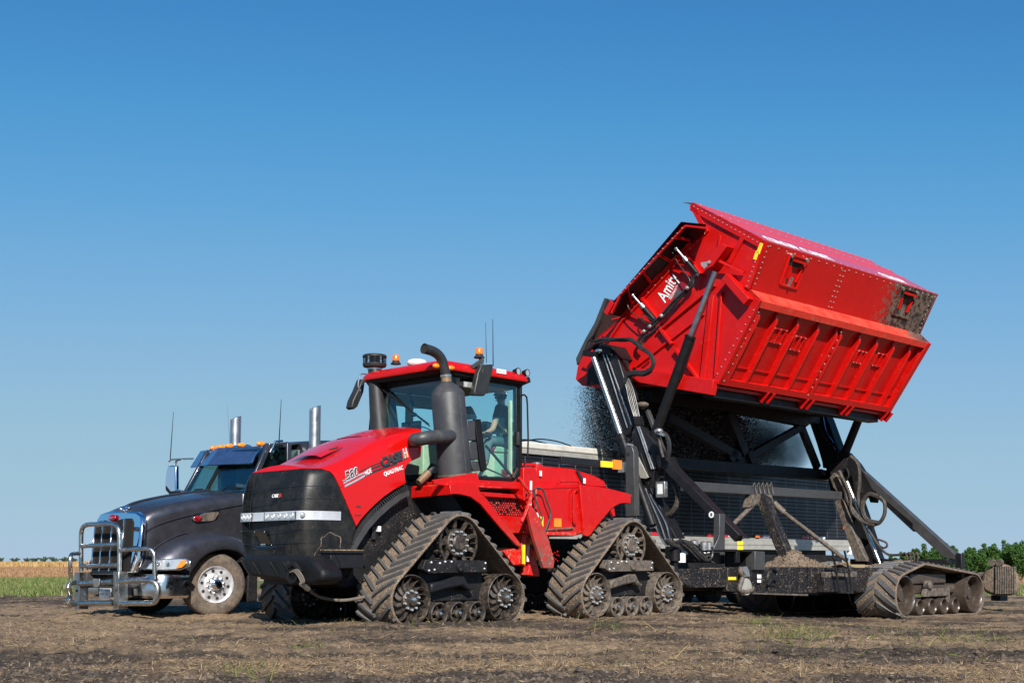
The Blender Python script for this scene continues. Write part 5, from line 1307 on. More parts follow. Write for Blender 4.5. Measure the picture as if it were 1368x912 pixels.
# fenders
def fender(sg):
    C_ = [ms(z1, x, y, .84) for x, y in ((352,668),(366,640),(400,594),(440,563),(500,536),(560,523),(620,520),(680,527),(730,546),(760,565))]
    L_ = [ms(z1, x, y, 1.2) for x, y in ((533,684),(545,655),(565,628),(590,606),(620,590),(655,582),(690,582),(715,590),(735,604),(750,625))]
    rw = []
    for c_, l_ in zip(C_, L_):
        c_, l_ = Vector(c_), Vector(l_); r_ = []
        for i in range(9):
            u = i/8; p = c_.lerp(l_, u); bulge = math.sin(math.pi*u**.85)
            p = p + Vector((.02, .10, .055))*bulge; r_.append(p)
        r_ += [l_ + Vector((0, -.005, -.035)), l_ + Vector((0, -.06, -.04)), l_ + Vector((-.0, -.40, -.05))]
        rw.append([(p[0], p[1]*sg, p[2]) for p in r_])
    m_ = MB(); m_.grid(rw); o = m_.build('fender', 'truck_paint', truck, sharp=60)
    sm = o.modifiers.new('s', 'SUBSURF'); sm.levels = 1; sm.render_levels = 1
    m_ = MB()
    m_.tube([(p[0], (p[1]-.01)*sg, p[2]+.005) for p in [Vector(c) for c in C_]], .016, 6)
    m_.build('fender_crease', 'truck_paint', o)
    return o
fnear = fender(1); fender(-1)
mb = MB(); mb.box(-.9, .9, -.62, .62, .5, 1.0); mb.box(.9, 1.15, -.7, .7, .45, .95); mb.box(-5.2, -.5, -.45, .45, .75, 1.1); mb.build('chassis', 'black_muddy', truck, bevel=.02)
# headlight
pn = (1.0, .62, .25)
hl = [M.Q(*z1(x, y), (.97, 1.13, .86), pn) for x, y in ((362,664),(378,645),(402,630),(440,624),(520,622),(540,632),(534,650),(500,665),(430,668))]
for sg in (1, -1):
    m_ = MB(); m_.slab([(p[0], p[1]*sg, p[2]) for p in hl], .035*sg); h_ = m_.build('headlight', 'chrome_dusty', truck, bevel=.01)
    m_ = MB(); c_ = sum((Vector(p) for p in hl), Vector())/len(hl); q_ = [c_.lerp(Vector(p), .84) + Vector((.032,.026,.0)) for p in hl]; m_.slab([(p[0], p[1]*sg, p[2]) for p in q_], .012*sg); m_.build('headlight_lens', 'work_lens', h_, bevel=.004)
    m_ = MB()
    for u in (-.13, .02): m_.ball((c_.x+.05-u*.5, (c_.y+.035+u)*sg, c_.z), .03, .03, .03)
    m_.build('reflector', 'chrome', h_)
    am = [M.Q(*z1(x, y), (1.0, 1.15, .86), pn) for x, y in ((486,658),(506,632),(524,628),(526,640),(508,656))]
    m_ = MB(); m_.slab([(p[0]+.035, (p[1]+.03)*sg, p[2]) for p in am], .012*sg); m_.build('turn_signal', 'amber_lamp', h_)
# bumper band round the front
def band_pts(z, out=0, r=.35):
    pts = [(.56, 1.20+out, z), (.86, 1.20+out, z)]
    for i in range(7):
        t = math.pi/2*i/6; pts.append((.86+(.30+out)*math.sin(t), .90+(.30+out)*math.cos(t), z))
    pts += [(1.16+out, y, z) for y in (.5, 0, -.5)]
    for i in range(7):
        t = math.pi/2*(1-i/6); pts.append((.86+(.30+out)*math.sin(t), -.90-(.30+out)*math.cos(t), z))
    return pts + [(.56, -1.20-out, z)]
rw = [band_pts(z_, o_) for z_, o_ in ((.30,-.06),(.34,0),(.62,.02),(.66,0),(.67,-.06))]
mb = MB(); mb.grid(rw); bump = mb.build('bumper', 'chrome_dusty', truck)
mb = MB(); mb.slab([p for p in band_pts(.675, -.03)], .012); mb.build('bumper_top', 'chrome_dusty', bump)
mb = MB(); mb.box(1.17, 1.185, -.5, .55, .34, .62); mb.build('bumper_plate', 'grey_steel_frame', bump, bevel=.005)
lp_ = [mr(zb, x, y, 1.22) for x, y in ((256,698),(330,698),(328,762),(256,762))]
mb = MB(); mb.slab(lp_, .008, (1,0,0)); lic = mb.build('license_plate', 'tape_white', truck)
u0, u1 = Vector(lp_[0]), Vector(lp_[2]); mb = MB(); mb.box(1.229, 1.231, u0.y+.005, u1.y-.005, u0.z-.05, u0.z-.006); mb.build('plate_band', 'visor_steel', lic)
text('plate_letters', 'YAX 4075', 'letter_dark', lic, (1.2285, u0.y+.03, u1.z+.045), (0,1,0), (0,0,1), .05, .001, width=(u1.y-u0.y)-.06)
mb = MB(); mb.box(1.229, 1.231, u1.y-.05, u1.y-.02, u1.z+.01, u1.z+.045); mb.build('plate_sticker', 'tape_red', lic)
# grille: chrome surround, dark mesh, bright bars, oval emblem, ornament
GA = 1.17
def gp(x, y, d=0): 
    return Vector(M.Q(*zb(x, y), (1.30, 0, .9), (1, 0, .16))) + Vector((d, 0, 0))
outer = [gp(*p) for p in ((196,600),(200,540),(210,420),(225,300),(236,255),(258,222),(300,208),(400,202),(490,208),(520,230),(524,260),(515,380),(498,520),(470,600))]
mb = MB(); mb.slab([p + Vector((-.10,0,0)) for p in outer], .10, (1,0,0)); gs = mb.build('grille', 'chrome', truck, bevel=.03)
inn = [gp(*p, .004) for p in ((205,590),(212,430),(228,310),(245,272),(290,262),(330,272),(375,262),(420,250),(462,250),(472,275),(465,420),(440,590))]
mb = MB(); mb.slab(inn, .012, (1,0,0)); mb.build('grille_insert', 'dark_radiator', gs)
for (xt, yt, xb) in ((236,300,212),(288,264,262),(346,272,325),(424,252,400)):
    mb = MB(); mb.beam(gp(xt, yt, .025), gp(xb, 590, .025), .028, .03, (1,0,0)); mb.build('grille_bar', 'chrome', gs, bevel=.006)
mb = MB(); c_ = gp(347, 247, .03); mb.ball(c_, .03, .105, .058, 20, 10); mb.build('emblem', 'red_oval', gs)
text('emblem_letters', 'Peterbilt', 'chrome', gs, c_ + Vector((.028, -.075, -.018)), (0,1,0), (-.1,0,1), .04, .004, width=.15, shear=.3)
mb = MB(); c_ = gp(402, 190, -.02); mb.ball(c_ + Vector((0,0,-.0)), .10, .05, .045); mb.ball(c_ + Vector((-.06,0,.03)), .06, .06, .035); mb.build('hood_ornament', 'chrome', thood)
# side vent with oval
VB = .862
vent = [ms(z1, x, y, VB+.03) for x, y in ((543,475),(560,466),(585,452),(648,446),(650,455),(632,484),(610,489),(560,489))]
mb = MB(); mb.slab(vent, .02, (0,-1,0)); ve = mb.build('side_vent', 'chrome', thood, bevel=.004)
mb = MB(); c_ = sum((Vector(p) for p in vent), Vector())/len(vent); mb.slab([c_.lerp(Vector(p), .82) + Vector((0,.004,0)) for p in vent], .01, (0,-1,0)); mb.build('vent_mesh', 'dusty_metal', ve)
mb = MB(); p = Vector(ms(z1, 565, 476, VB+.035)); mb.ball(p, .085, .015, .045, 18, 8); mb.build('emblem', 'red_oval', ve)
text('emblem_letters', 'Peterbilt', 'chrome', ve, p + Vector((.06, .014, -.014)), (-1,0,0), (0,0,1), .03, .003, width=.12, shear=.3)
# cab, windshield, visor, marker lights
cw = 1.0
mb = MB()
def sec(a, w_, z0, z1_): 
    return [(a, w_, z0), (a, w_, z1_-.15), (a, w_-.04, z1_-.05), (a, w_-.15, z1_), (a, 0, z1_+.03), (a, -w_+.15, z1_), (a, -w_+.04, z1_-.05), (a, -w_, z1_-.15), (a, -w_, z0)]
rw = [sec(a, w_, .95, zt) for a, w_, zt in ((-1.75,1.02,2.93),(-1.95,1.04,2.97),(-2.2,1.05,3.0),(-3.2,1.1,3.06),(-4.1,1.1,3.08))]
mb.grid(rw); mb.add(rw[0], [list(range(9))]); mb.add(rw[-1], [list(range(9))[::-1]])
cab_ = mb.build('cab', 'truck_paint', truck, sharp=50)
mb = MB(); mb.box(-1.45, -.58, -.95, .95, 1.0, 2.02); mb.build('cowl', 'truck_paint', truck, bevel=.04)
for b0 in (-.97, .97):
    mb = MB(); mb.beam((-.66, b0, 2.0), (-1.10, b0*.94, 2.82), .07, .09, (1,0,0)); mb.beam((-1.1, b0*.94, 2.82), (-1.5, b0*.96, 2.88), .07, .09); mb.beam((-1.5, b0, 1.3), (-1.5, b0*.96, 2.9), .09, .09, (1,0,0)); mb.build('pillar', 'truck_paint', cab_, bevel=.01)
mb = MB(); mb.beam((-.57, -.2, 1.99), (-1.05, -.2, 2.8), .05, .05, (1,0,0)); mb.build('windshield_divider', 'black_clean', cab_)
mb = MB(); mb.slab([(-.62,-.95,2.0),(-.57,0,2.0),(-.62,.95,2.0),(-1.08,.9,2.8),(-1.04,0,2.8),(-1.08,-.9,2.8)], .01); mb.build('windshield', 'truck_glass', cab_)
mb = MB(); mb.slab([(-.75,-.97,2.02),(-1.7,-.98,1.95),(-1.7,-.94,2.8),(-1.12,-.92,2.78)], .008); mb.build('side_window', 'truck_glass', cab_)
mb = MB(); mb.slab([(-.75,.97,2.02),(-1.7,.98,1.95),(-1.7,.94,2.8),(-1.12,.92,2.78)], .008); mb.build('side_window', 'truck_glass', cab_)
mb = MB(); mb.box(-1.35, -.75, -.9, .9, 1.9, 2.06);  mb.lathe((-1.05,.5,2.2), (-.6,0,.8), [(.21,-.01),(.222,0),(.21,.01),(.198,0),(.21,-.01)], 24); mb.box(-1.3, -1.15, -.65, -.3, 2.0, 2.6); mb.build('cab_interior', 'dark_inside', cab_, bevel=.02)
mb = MB(); mb.box(-1.74, -1.70, -.95, .95, 1.3, 2.8); mb.build('cab_back_wall', 'cab_grey', cab_)
mb = MB(); mb.slab([(-.70,-.4,2.065),(-.74,.85,2.065),(-1.0,.85,2.075),(-1.0,-.4,2.075)], .01); mb.build('dash_top', 'tarp_white', cab_)
for p0, p1, p2 in (((-.57,.15,2.0),(-.62,.45,2.13),(-.66,.75,2.10)), ((-.57,-.75,2.0),(-.63,-.55,2.12),(-.65,-.35,2.12))):
    mb = MB(); mb.tube([p0, p1, p2], .012, 6, smooth=False); mb.beam(p1, p2, .02, .03); mb.build('wiper', 'black_clean', cab_)
# visor (two facets)
va = -.78
vA = [M.R(*zv(440, 460), va), M.R(*zv(768, 447), va-.04), M.R(*zv(858, 318), va-.34), M.R(*zv(526, 330), va-.30)]
vB = [M.R(*zv(308, 478), va-.25), vA[0], vA[3], M.R(*zv(386, 355), va-.50)]
for q in (vA, vB):
    mb = MB(); mb.slab(q, -.02); vs_ = mb.build('visor', 'visor_steel', cab_)
mb = MB(); mb.beam(Vector(vA[1]) + Vector((0,.01,0)), Vector(vA[2]) + Vector((0,.01,0)), .02, .03, (1,0,0)); mb.build('visor_trim', 'chrome', vs_)
mb = MB(); mb.slab([(vA[2][0]-.02, vA[2][1], vA[2][2]-.02), (vB[3][0], vB[3][1], vB[3][2]-.02), (-1.78,-.95,2.93), (-1.78,.95,2.93)], .02); mb.build('roof_front', 'truck_paint', cab_)
for x, y in ((495,327),(552,320),(612,312),(702,305),(850,294)):
    b_ = M.R(*zv(x, y+6), -1.22); mb = MB(); mb.ball((-1.22, b_[1], b_[2]-.0), .10, .055, .045, 14, 8); ml = mb.build('marker_light', 'amber_lamp', cab_)
    mb = MB(); mb.ball((-1.30, b_[1], b_[2]-.015), .13, .06, .04, 14, 8); mb.build('lamp_housing', 'chrome', ml)
mb = MB(); mb.lathe((-1.35, .80, 2.76), (1,.3,0), [(.05,-.02),(.075,.02),(.06,.05),(.0001,.04)], 16); mb.tube([(-1.2,.9,2.6),(-1.1,1.0,2.72),(-1.15,1.05,2.9),(-1.3,1.05,2.92)], .02, 8, smooth=False); mb.build('horn', 'chrome', cab_)
# far mirror
mb = MB(); c_ = Vector(mr(zv, 155, 575, -.95)); mp_ = [Vector(mr(zv, x, y, -.95)) for x, y in ((133,478),(150,464),(195,464),(197,650),(205,660),(190,688),(150,684),(118,650),(114,600),(122,520))]
mb.slab(mp_, .14, (-.6,0,0)); mir = mb.build('mirror', 'chrome', truck, bevel=.03)
mb = MB(); mb.slab([Vector(mr(zv, x, y, -.93)) for x, y in ((116,615),(150,660),(205,655),(203,672),(190,690),(150,688),(118,652))], .15, (-.7,0,0)); mb.build('mirror_base', 'black_clean', mir, bevel=.02)
mb = MB(); mb.tube([mr(zv, x, y, -1.0) for x, y in ((150,465),(146,435),(165,420),(200,417),(340,412))], .016, 8, smooth=False); mb.tube([mr(zv, x, y, -1.0) for x, y in ((240,418),(205,430),(198,470),(200,640),(225,655),(315,675))], .02, 8); mb.build('mirror_arm', 'steel_bar', mir)
mb = MB(); mb.cyl(mr(zv, 156, 418, -1.0), mr(zv, 181, 55, -1.0), .010, .004, 6); mb.build('antenna', 'black_clean', truck)
mb = MB(); mb.cyl(ms(zv, 984, 300, .95), ms(zv, 1002, -40, .95), .011, .004, 6); mb.build('antenna', 'black_clean', truck)
mb = MB(); mb.cyl(ms(zv, 610, 290, -.9), ms(zv, 590, 0, -.9), .004, .003, 5); mb.build('antenna', 'aluminium', truck)
mb = MB(); mb.box(-2.4, -2.0, .5, 1.0, 2.8, 2.95); mb.build('roof_box', 'truck_paint', cab_, bevel=.03)
# stacks
for (px, py, b_) in ((421,543,1.12),(315,557,-1.12)):
    t_ = Vector(M.S(px, py, b_)); mb = MB(); mb.lathe((t_.x, b_, 1.2), (0,0,1), [(.10,0),(.10,t_.z-1.2-.02),(.085,t_.z-1.2-.03),(.082,t_.z-1.5)], 28)
    o = mb.build('exhaust_stack', 'stack_chrome', truck)
    for v in o.data.vertices:
        if v.co.z > t_.z-.2: v.co.z += -(v.co.x - t_.x)*.5
# grille guard
GG = 1.43
def gg(x, y, d=0): return Vector(mr(zb, x, y, GG+d))
guard_parts = []
mb = MB(); mb.tube([gg(*p) for p in ((136,590),(136,420),(138,340),(150,305),(180,290),(250,288),(330,287),(362,296),(378,325),(383,400),(383,590))], .038, 12, step=4); gd = mb.build('grille_guard', 'steel_bar', truck)
for p, q in (((134,428),(376,416)), ((132,556),(372,550)), ((120,668),(345,656)), ((120,795),(345,792))):
    mb = MB(); mb.cyl(gg(*p), gg(*q), .036 if p[1] < 600 else .045, n=14); mb.build('cross_bar', 'steel_bar', gd)
for x0, x1_, y0, y1_ in ((92,124,596,832),(342,377,590,830)):
    mb = MB(); mb.slab([gg(x0,y0,.03), gg(x1_,y0,.03), gg(x1_,y1_,.03), gg(x0,y1_,.03)], .16, (-1,0,0)); up = mb.build('upright_plate', 'steel_bar', gd, bevel=.006)
    mb = MB(); mb.cyl(gg((x0+x1_)/2, (y0+y1_)/2, .034), gg((x0+x1_)/2, (y0+y1_)/2, .03), .022, n=12); mb.build('bolt_hole', 'dark_inside', up)
def wing(pts, b0, sl):
    out = []
    for (x, y) in pts: out.append(Vector(M.Q(*zb(x, y), (GG, b0, 1), (1, sl, 0))))
    return out
mb = MB(); mb.tube(wing([(385,456),(470,447),(560,445),(592,458),(606,490),(608,560),(612,640)], .62, .55), .036, 12, step=4); mb.build('guard_wing', 'steel_bar', gd)
mb = MB(); mb.tube(wing([(378,655),(480,645),(570,648),(612,665),(628,700),(622,760),(595,790),(500,792),(378,795)], .62, .55), .045, 12, step=4); mb.build('guard_wing', 'steel_bar', gd)
mb = MB(); mb.tube(wing([(122,474),(90,476),(70,492),(66,560),(70,640)], -.62, -.9), .034, 12, step=4); mb.build('guard_wing', 'steel_bar', gd)
mb = MB(); mb.tube(wing([(96,660),(68,668),(54,690),(66,740),(52,780),(62,800),(96,800)], -.62, -.9), .040, 12, step=4); mb.build('guard_wing', 'steel_bar', gd)
mb = MB(); cpl = gg(237, 660, .05); mb.slab([cpl + Vector((0,y_,z_)) for y_, z_ in ((-.1,.06),(.1,.06),(.1,-.03),(.05,-.07),(-.05,-.07),(-.1,-.03))], .01, (1,0,0)); mb.build('guard_emblem', 'aluminium', gd, bevel=.004)
mb = MB(); mb.box(1.17, 1.42, -.55, -.45, .45, .70); mb.box(1.17, 1.42, .5, .6, .45, .70); mb.box(1.18, 1.36, -.45, .5, .66, .74); mb.build('guard_mount', 'grey_steel_frame', gd, bevel=.008)
# wheels
def truck_wheel(parent, a, b, sg, steer=0, tyre='tyre_dusty', rim=True, z=.50):
    root_l = Matrix.Rotation(steer, 3, 'Z') @ Vector((0, sg, 0)); c = (a, b, z)
    pw = bpy.data.objects.new('wheel', None); COL.objects.link(pw); pw.parent = parent; OFF[pw.name] = OFF[parent.name]; pw.empty_display_size = .2
    m_ = MB(); R_ = .515
    m_.lathe(c, root_l, [(.28,-.26),(.30,-.29),(.42,-.30),(.49,-.285),(.512,-.25),(.515,-.20),(.515,-.08),(.510,-.045),(.485,-.01),(.42,.01),(.31,0),(.285,-.02),(.28,-.26)], 56)
    t = m_.build('tyre', tyre, pw, sharp=40)
    if not rim:
        m_ = MB(); m_.lathe(c, root_l, [(.285,-.03),(.24,-.08),(.12,-.10),(.0001,-.1)], 30); m_.build('wheel_rim', 'tyre_dark', pw); return pw
    m_ = MB(); m_.lathe(c, root_l, [(.288,-.06),(.300,-.005),(.292,.006),(.284,-.002),(.276,-.03),(.262,-.045),(.17,-.045),(.160,-.04),(.160,-.028),(.10,-.028),(.0001,-.028)], 56);     d = root_l.normalized(); x_ = d.orthogonal().normalized(); y_ = d.cross(x_); C_ = Vector(c)
    m_.m = 1
    for k in range(10): t_ = 2*math.pi*k/10; p = C_ + (x_*math.cos(t_) + y_*math.sin(t_))*.222; m_.cyl(p + d*(-.046), p + d*(-.042), .027, n=14)
    m_.m = 2
    for k in range(10): t_ = 2*math.pi*(k+.5)/10; p = C_ + (x_*math.cos(t_) + y_*math.sin(t_))*.133; m_.cyl(p + d*(-.03), p + d*(.025), .017, .012, 10)
    m_.build('wheel_rim', ['alu_wheel', 'dark_inside', 'chrome'], pw, sharp=30)
    m_ = MB(); m_.lathe(c, d, [(.10,-.03),(.098,.02),(.09,.045),(.06,.065),(.0001,.07)], 30); m_.build('hub_cap', 'chrome', pw)
    return pw
def wheel_thing(parent, *a, **k): 
    return truck_wheel(parent, *a, **k)
wheel_thing(truck, 0, 1.10, 1, rad(-14)); wheel_thing(truck, 0, -1.10, -1, rad(-14), 'tyre_dark', False)
for a_ in (-3.4, -4.7):
    wheel_thing(truck, a_, 1.2, 1, 0, 'tyre_dark', False); wheel_thing(truck, a_, -1.2, -1, 0, 'tyre_dark', False)
mb = MB(); p = M.S(*z1(700, 610), 1.0); mb.box(p[0]-.22, p[0]-.05, .8, 1.15, .85, 1.1); mb.box(-.95,-.75,.2,.9,.2,.8); mb.build('step_box', 'black_muddy', truck, bevel=.02)

# ================================================================ grain trailer
tA0, tA1 = -4.75, -20.3
TB = 1.28
trailer = thing('grain_trailer', 'long black ribbed open-top trailer with pale top rail, behind the raised crop cart', 'trailer', M, ((tA0+tA1)/2, 0, -.25))
z0_, z1_ = 1.50, 3.04
def ribbed(name, sgn):
    prof = []; n_ = 17
    for i in range(n_):
        za = z0_ + (z1_-z0_)*i/n_; zc_ = z0_ + (z1_-z0_)*(i+1)/n_; d = .018
        prof += [(0, za), (d, za+.012), (d, zc_-.022), (0, zc_-.010)]
    m_ = MB(); L_ = []
    rows_ = [[(a_, sgn*(TB-.02+p[0]), p[1]) for p in prof] for a_ in (tA0, tA1)]
    m_.grid(rows_); m_.box(tA1, tA0, sgn*TB-.06 if sgn > 0 else -TB+.02, sgn*TB-.022 if sgn > 0 else -TB+.06, z0_, z1_); m_.m = 1
    if sgn > 0:
        k = 0
        for a_ in np.arange(tA0-.3, tA1, -.52):
            for i in range(n_):
                zc_ = z0_ + (z1_-z0_)*(i+.5)/n_
                for dz in (-.026, .022): m_.box(a_-.007, a_+.007, TB-.003, TB+.004, zc_+dz-.006, zc_+dz+.006)
    return m_.build(name, ['trailer_black', 'bolt_zinc'], trailer)
ribbed('side_panel', 1); ribbed('side_panel', -1)
mb = MB()
for s_ in (1, -1): mb.box(tA1, tA0, s_*TB-.05, s_*TB+.05, z1_, 3.14)
mb.build('top_rail', 'trailer_rail', trailer, bevel=.01)
mb = MB(); mb.box(-9.9, tA0, TB-.10, TB+.058, 3.145, 3.29); mb.build('tarp_roll', 'tarp_white', trailer, bevel=.03)
mb = MB(); mb.box(-10.15, -10.02, TB-.10, TB+.06, 3.145, 3.285); mb.build('tarp_strap', 'tarp_white', trailer, bevel=.01)
mb = MB(); mb.box(tA1, -10.2, TB-.10, TB+.055, 3.145, 3.25); mb.box(-10.02, -9.9, TB-.1, TB+.05, 3.145, 3.27); mb.build('tarp_roll', 'tarp_black', trailer, bevel=.02)
mb = MB(); mb.cyl((tA1, TB+.09, 3.12), (-10, TB+.09, 3.12), .028, n=10); mb.build('tarp_rod', 'aluminium', trailer)
for i, a_ in enumerate(np.arange(-6.2, -19, -2.1)):
    mb = MB(); mb.tube([(a_, TB, 3.2), (a_+.1, .6, 3.42), (a_+.1, 0, 3.48), (a_+.1, -.6, 3.42), (a_, -TB, 3.2)], .015, 6)
    if i < 2: mb.build('tarp_bow', 'black_clean', trailer)
mb = MB(); mb.box(tA1, tA0, -TB, TB, 1.42, 1.5); mb.slab([(tA0,-TB,1.5),(tA0,TB,1.5),(tA0,TB,3.14),(tA0,-TB,3.14)], .04); mb.slab([(tA1,-TB,1.5),(tA1,TB,1.5),(tA1,TB,3.14),(tA1,-TB,3.14)], .04); mb.build('trailer_body', 'trailer_black', trailer)
mb = MB(); mb.grid([[(a_, TB+p[0], p[1]) for p in ((.0,1.16),(.02,1.165),(.02,1.20),(.008,1.21),(.008,1.27),(.02,1.28),(.02,1.33),(.01,1.34),(.01,1.44),(.0,1.45))] for a_ in (tA0, tA1)]); mb.box(tA1, tA0, TB-.08, TB+.0, 1.16, 1.45); mb.build('side_rail', 'trailer_rail', trailer)
mb = MB(); mb.box(tA1-.05, tA1+.04, TB-.08, TB+.03, 1.05, 1.62); mb.build('rear_post', 'white_paint', trailer, bevel=.01)
# conspicuity tape: red and white lengths, and amber lamps
a_ = -7.0; k = 0
mbr = MB(); 
while a_ > tA1 + .6:
    for j_, c_ in enumerate((0, 1, 0, 1)):
        mbr.m = c_; mbr.box(a_-.30*(j_+1), a_-.30*j_-.0, TB+.006, TB+.012, 1.462, 1.525)
    a_ -= 2.15
mbr.build('reflective_tape', ['tape_red', 'tape_white'], trailer)
for a_ in (-7.8, -12.0, -15.6, -18.2): 
    mb = MB(); mb.box(a_-.09, a_+.09, TB+.02, TB+.05, 1.46, 1.53); mb.build('marker_light', 'amber', trailer, bevel=.008)
mb = MB(); mb.box(tA1+.2, tA1+.4, TB+.02, TB+.04, 1.75, 1.87); mb.build('marker_light', 'amber', trailer)
mb = MB(); mb.box(tA1+.6, -6.5, -.45, .45, .95, 1.42); mb.box(tA1+.9, -6.5, -1.15, -.95, .92, 1.42); mb.box(tA1+1.0, -6.5, .9, 1.1, 1.0, 1.42)
for a_ in np.arange(-8, -20, -1.2): mb.box(a_-.04, a_+.04, -1.2, 1.2, 1.25, 1.42)
mb.build('underframe', 'black_muddy', trailer)
for k_, a_ in enumerate((-8.6, -12.8)):
    mb = MB()
    for s_ in (-1, 1):
        mb.slab([(a_+1.6, s_*.9, 1.45), (a_-1.6, s_*.9, 1.45), (a_-.3, s_*.35, .75), (a_+.3, s_*.35, .75)], .03)
    mb.slab([(a_+1.6,-.9,1.45),(a_+1.6,.9,1.45),(a_+.3,.35,.75),(a_+.3,-.35,.75)], .03); mb.slab([(a_-1.6,-.9,1.45),(a_-1.6,.9,1.45),(a_-.3,.35,.75),(a_-.3,-.35,.75)], .03); mb.build('hopper_bottom', 'trailer_black', trailer)
for a_ in (-15.6, -16.9, -18.3, -19.5):
    for s_ in (1, -1): wheel_thing(trailer, a_, s_*1.22, s_, 0, 'tyre_dark', False, .22)
mb = MB(); mb.lathe((-19.0,1.26,.20), (0,1,0), [(.0001,.03),(.2,.03),(.28,0),(.28,-.2)], 24); mb.build('wheel_hub', 'blue_drum', trailer)
mb = MB()
for s_ in (-1, 1): mb.box(-9.9, -9.75, s_*.8-.06, s_*.8+.06, .0, 1.2); mb.box(-10.0, -9.65, s_*.8-.15, s_*.8+.15, -.2, -.14)
mb.build('landing_leg', 'black_muddy', trailer)
# heap of roots seen above the rail
N = 1500; aa = rng.uniform(-19.8, -7, N); bb = rng.uniform(-1.15, 1.15, N); hh_ = 3.05 + .30*np.exp(-(bb/.8)**2)*(.6+.4*np.sin(aa*1.1)**2) + rng.uniform(-.05, .05, N)
wx = np.array([tuple(M.world((a_, b_, z_))) for a_, b_, z_ in zip(aa, bb, hh_)])
o = clods('root_heap', wx[:, 0], wx[:, 1], rng.uniform(.06, .13, N), 'root_beet', wx[:, 2]); props(o, 'heap of dug roots filling the trailer')
# ================================================================ high-dump crop cart
cart = thing('crop_cart', 'black framed high-dump crop cart with its big red bin raised and tipped towards the trailer', 'crop cart', T, (-9.5, 0, -.25))
AF, AR = -6.30, -13.30           # front and rear end of the bin
def e7(x, y, a=AF): return Vector(R(*z7(x, y), a))
V3 = Vector
lip = e7(60, 812); far1 = e7(60, 715); far2 = e7(130, 612); far3 = e7(236, 530); hin = e7(600, 142); apex = e7(545, 38); ntop = e7(860, 205)
shi = e7(788, 412); sho = e7(838, 462); bot = e7(656, 826); 
prof = [lip, far1, far2, far3, hin, apex, ntop, shi, sho, bot]
def shift(p, da=0, db=0, dz=0): return V3((p[0]+da, p[1]+db, p[2]+dz))
def at_a(p, a): return V3((a, p[1], p[2]))
def ARf(p): return -12.95 - .36*min(1, max(0, (p[2]-4.26)/2.7))
binr = bpy.data.objects.new('bin', None); COL.objects.link(binr); binr.parent = cart; OFF[binr.name] = OFF['crop_cart']
binr['label'] = 'raised red steel bin with ribbed lower side and mud splatter at its rear'
# end walls
mb = MB(); mb.slab([at_a(p, AF) for p in prof], .04, (-1,0,0)); ew = mb.build('end_wall', 'red_bin', binr)
mb = MB(); mb.slab([at_a(p, ARf(p)) for p in prof], .04, (1,0,0)); mb.build('end_wall', 'red_bin', binr)
# flange round the front end wall
mb = MB()
for p, q, w_ in ((apex,ntop,.16),(ntop,shi,.13),(sho,bot,.17),(hin,apex,.1),(far3,hin,.11)):
    m_ = (p+q)/2; d = (q-p).normalized(); inw = V3((0,-d.z,d.y)); c_ = (shi+far3)/2
    if inw.dot(c_-m_) < 0: inw = -inw
    mb.slab([shift(p, .05), shift(q, .05), shift(q + inw*w_, .05), shift(p + inw*w_, .05)], .05, (-1,0,0))
mb.build('end_flange', 'red_bin', binr, bevel=.006)
# writing and decals on the end wall
def e7s(x, y, off): return e7(x, y) + V3((off, 0, 0))
mb = MB()
def rib(x0, y0, x1, y1_, wd=.06, dp=.10, m_=None):
    (m_ or mb).beam(e7s(x0,y0,dp/2), e7s(x1,y1_,dp/2), wd, dp, (1,0,0))
for q in ((325,452,398,548),(512,252,578,348),(402,580,456,652),(470,672,570,800)): rib(*q)
rib(665,180,645,290,.05,.06); rib(760,188,700,300,.10,.05); rib(625,440,585,805,.12,.05); rib(668,420,640,800,.05,.05)
rib(640,395,390,600,.05,.08); rib(590,520,280,760,.05,.06); rib(190,545,250,530,.04,.05); rib(240,540,175,640,.05,.06)
mb.build('end_rib', 'red_bin', ew, bevel=.006)
mb = MB(); rib(702,362,800,472,.16,.22); mb.build('end_brace', 'red_bin', ew, bevel=.01)
mb = MB(); mb.beam(e7s(680,295,.2), e7s(772,342,.08), .05, .05); mb.build('end_brace', 'red_bin', ew)
mb = MB(); mb.slab([e7s(x, y, .30) for x, y in ((700,222),(726,234),(665,320),(640,335),(614,308),(640,272))], .30, (-1,0,0)); lug = mb.build('cylinder_mount', 'red_bin', ew, bevel=.01)
mb = MB(); mb.slab([e7s(x, y, .31) for x, y in ((614,306),(640,302),(645,318),(630,333),(616,318))], .03, (-1,0,0)); mb.cyl(e7s(652,305,.31), e7s(652,305,.33), .035, n=10); mb.build('mount_pin', 'bolt_dull', lug)
mb = MB(); rib(225,772,645,842,.30,.16); mb.build('bottom_tube', 'red_paint', ew, bevel=.012)
mb = MB()
for x, y, l_ in ((838,236,.21),(822,266,.17)):
    p = e7s(x, y, .012 if False else .056); d = (shi-ntop).normalized(); n_ = V3((0,-d.z,d.y)); mb.slab([p - d*l_/2 - n_*.04, p + d*l_/2 - n_*.04, p + d*l_/2 + n_*.04, p - d*l_/2 + n_*.04], .004, (1,0,0))
mb.build('warning_sticker', 'sticker_yellow', ew)
p0, p1 = e7s(420, 472, .006), e7s(485, 352, .006); xd = p1-p0
text('letters', 'Amity', 'letter_white', ew, p0, xd, V3((0,-xd.z,xd.y)), .30, .006, width=xd.length*.92, bold=.008)
p0, p1 = e7s(444, 460, .006), e7s(487, 385, .006); xd = p1-p0
text('letters', 'TECHNOLOGY', 'letter_white', ew, p0, xd, V3((0,-xd.z,xd.y)), .07, .005, width=xd.length)
mb = MB()
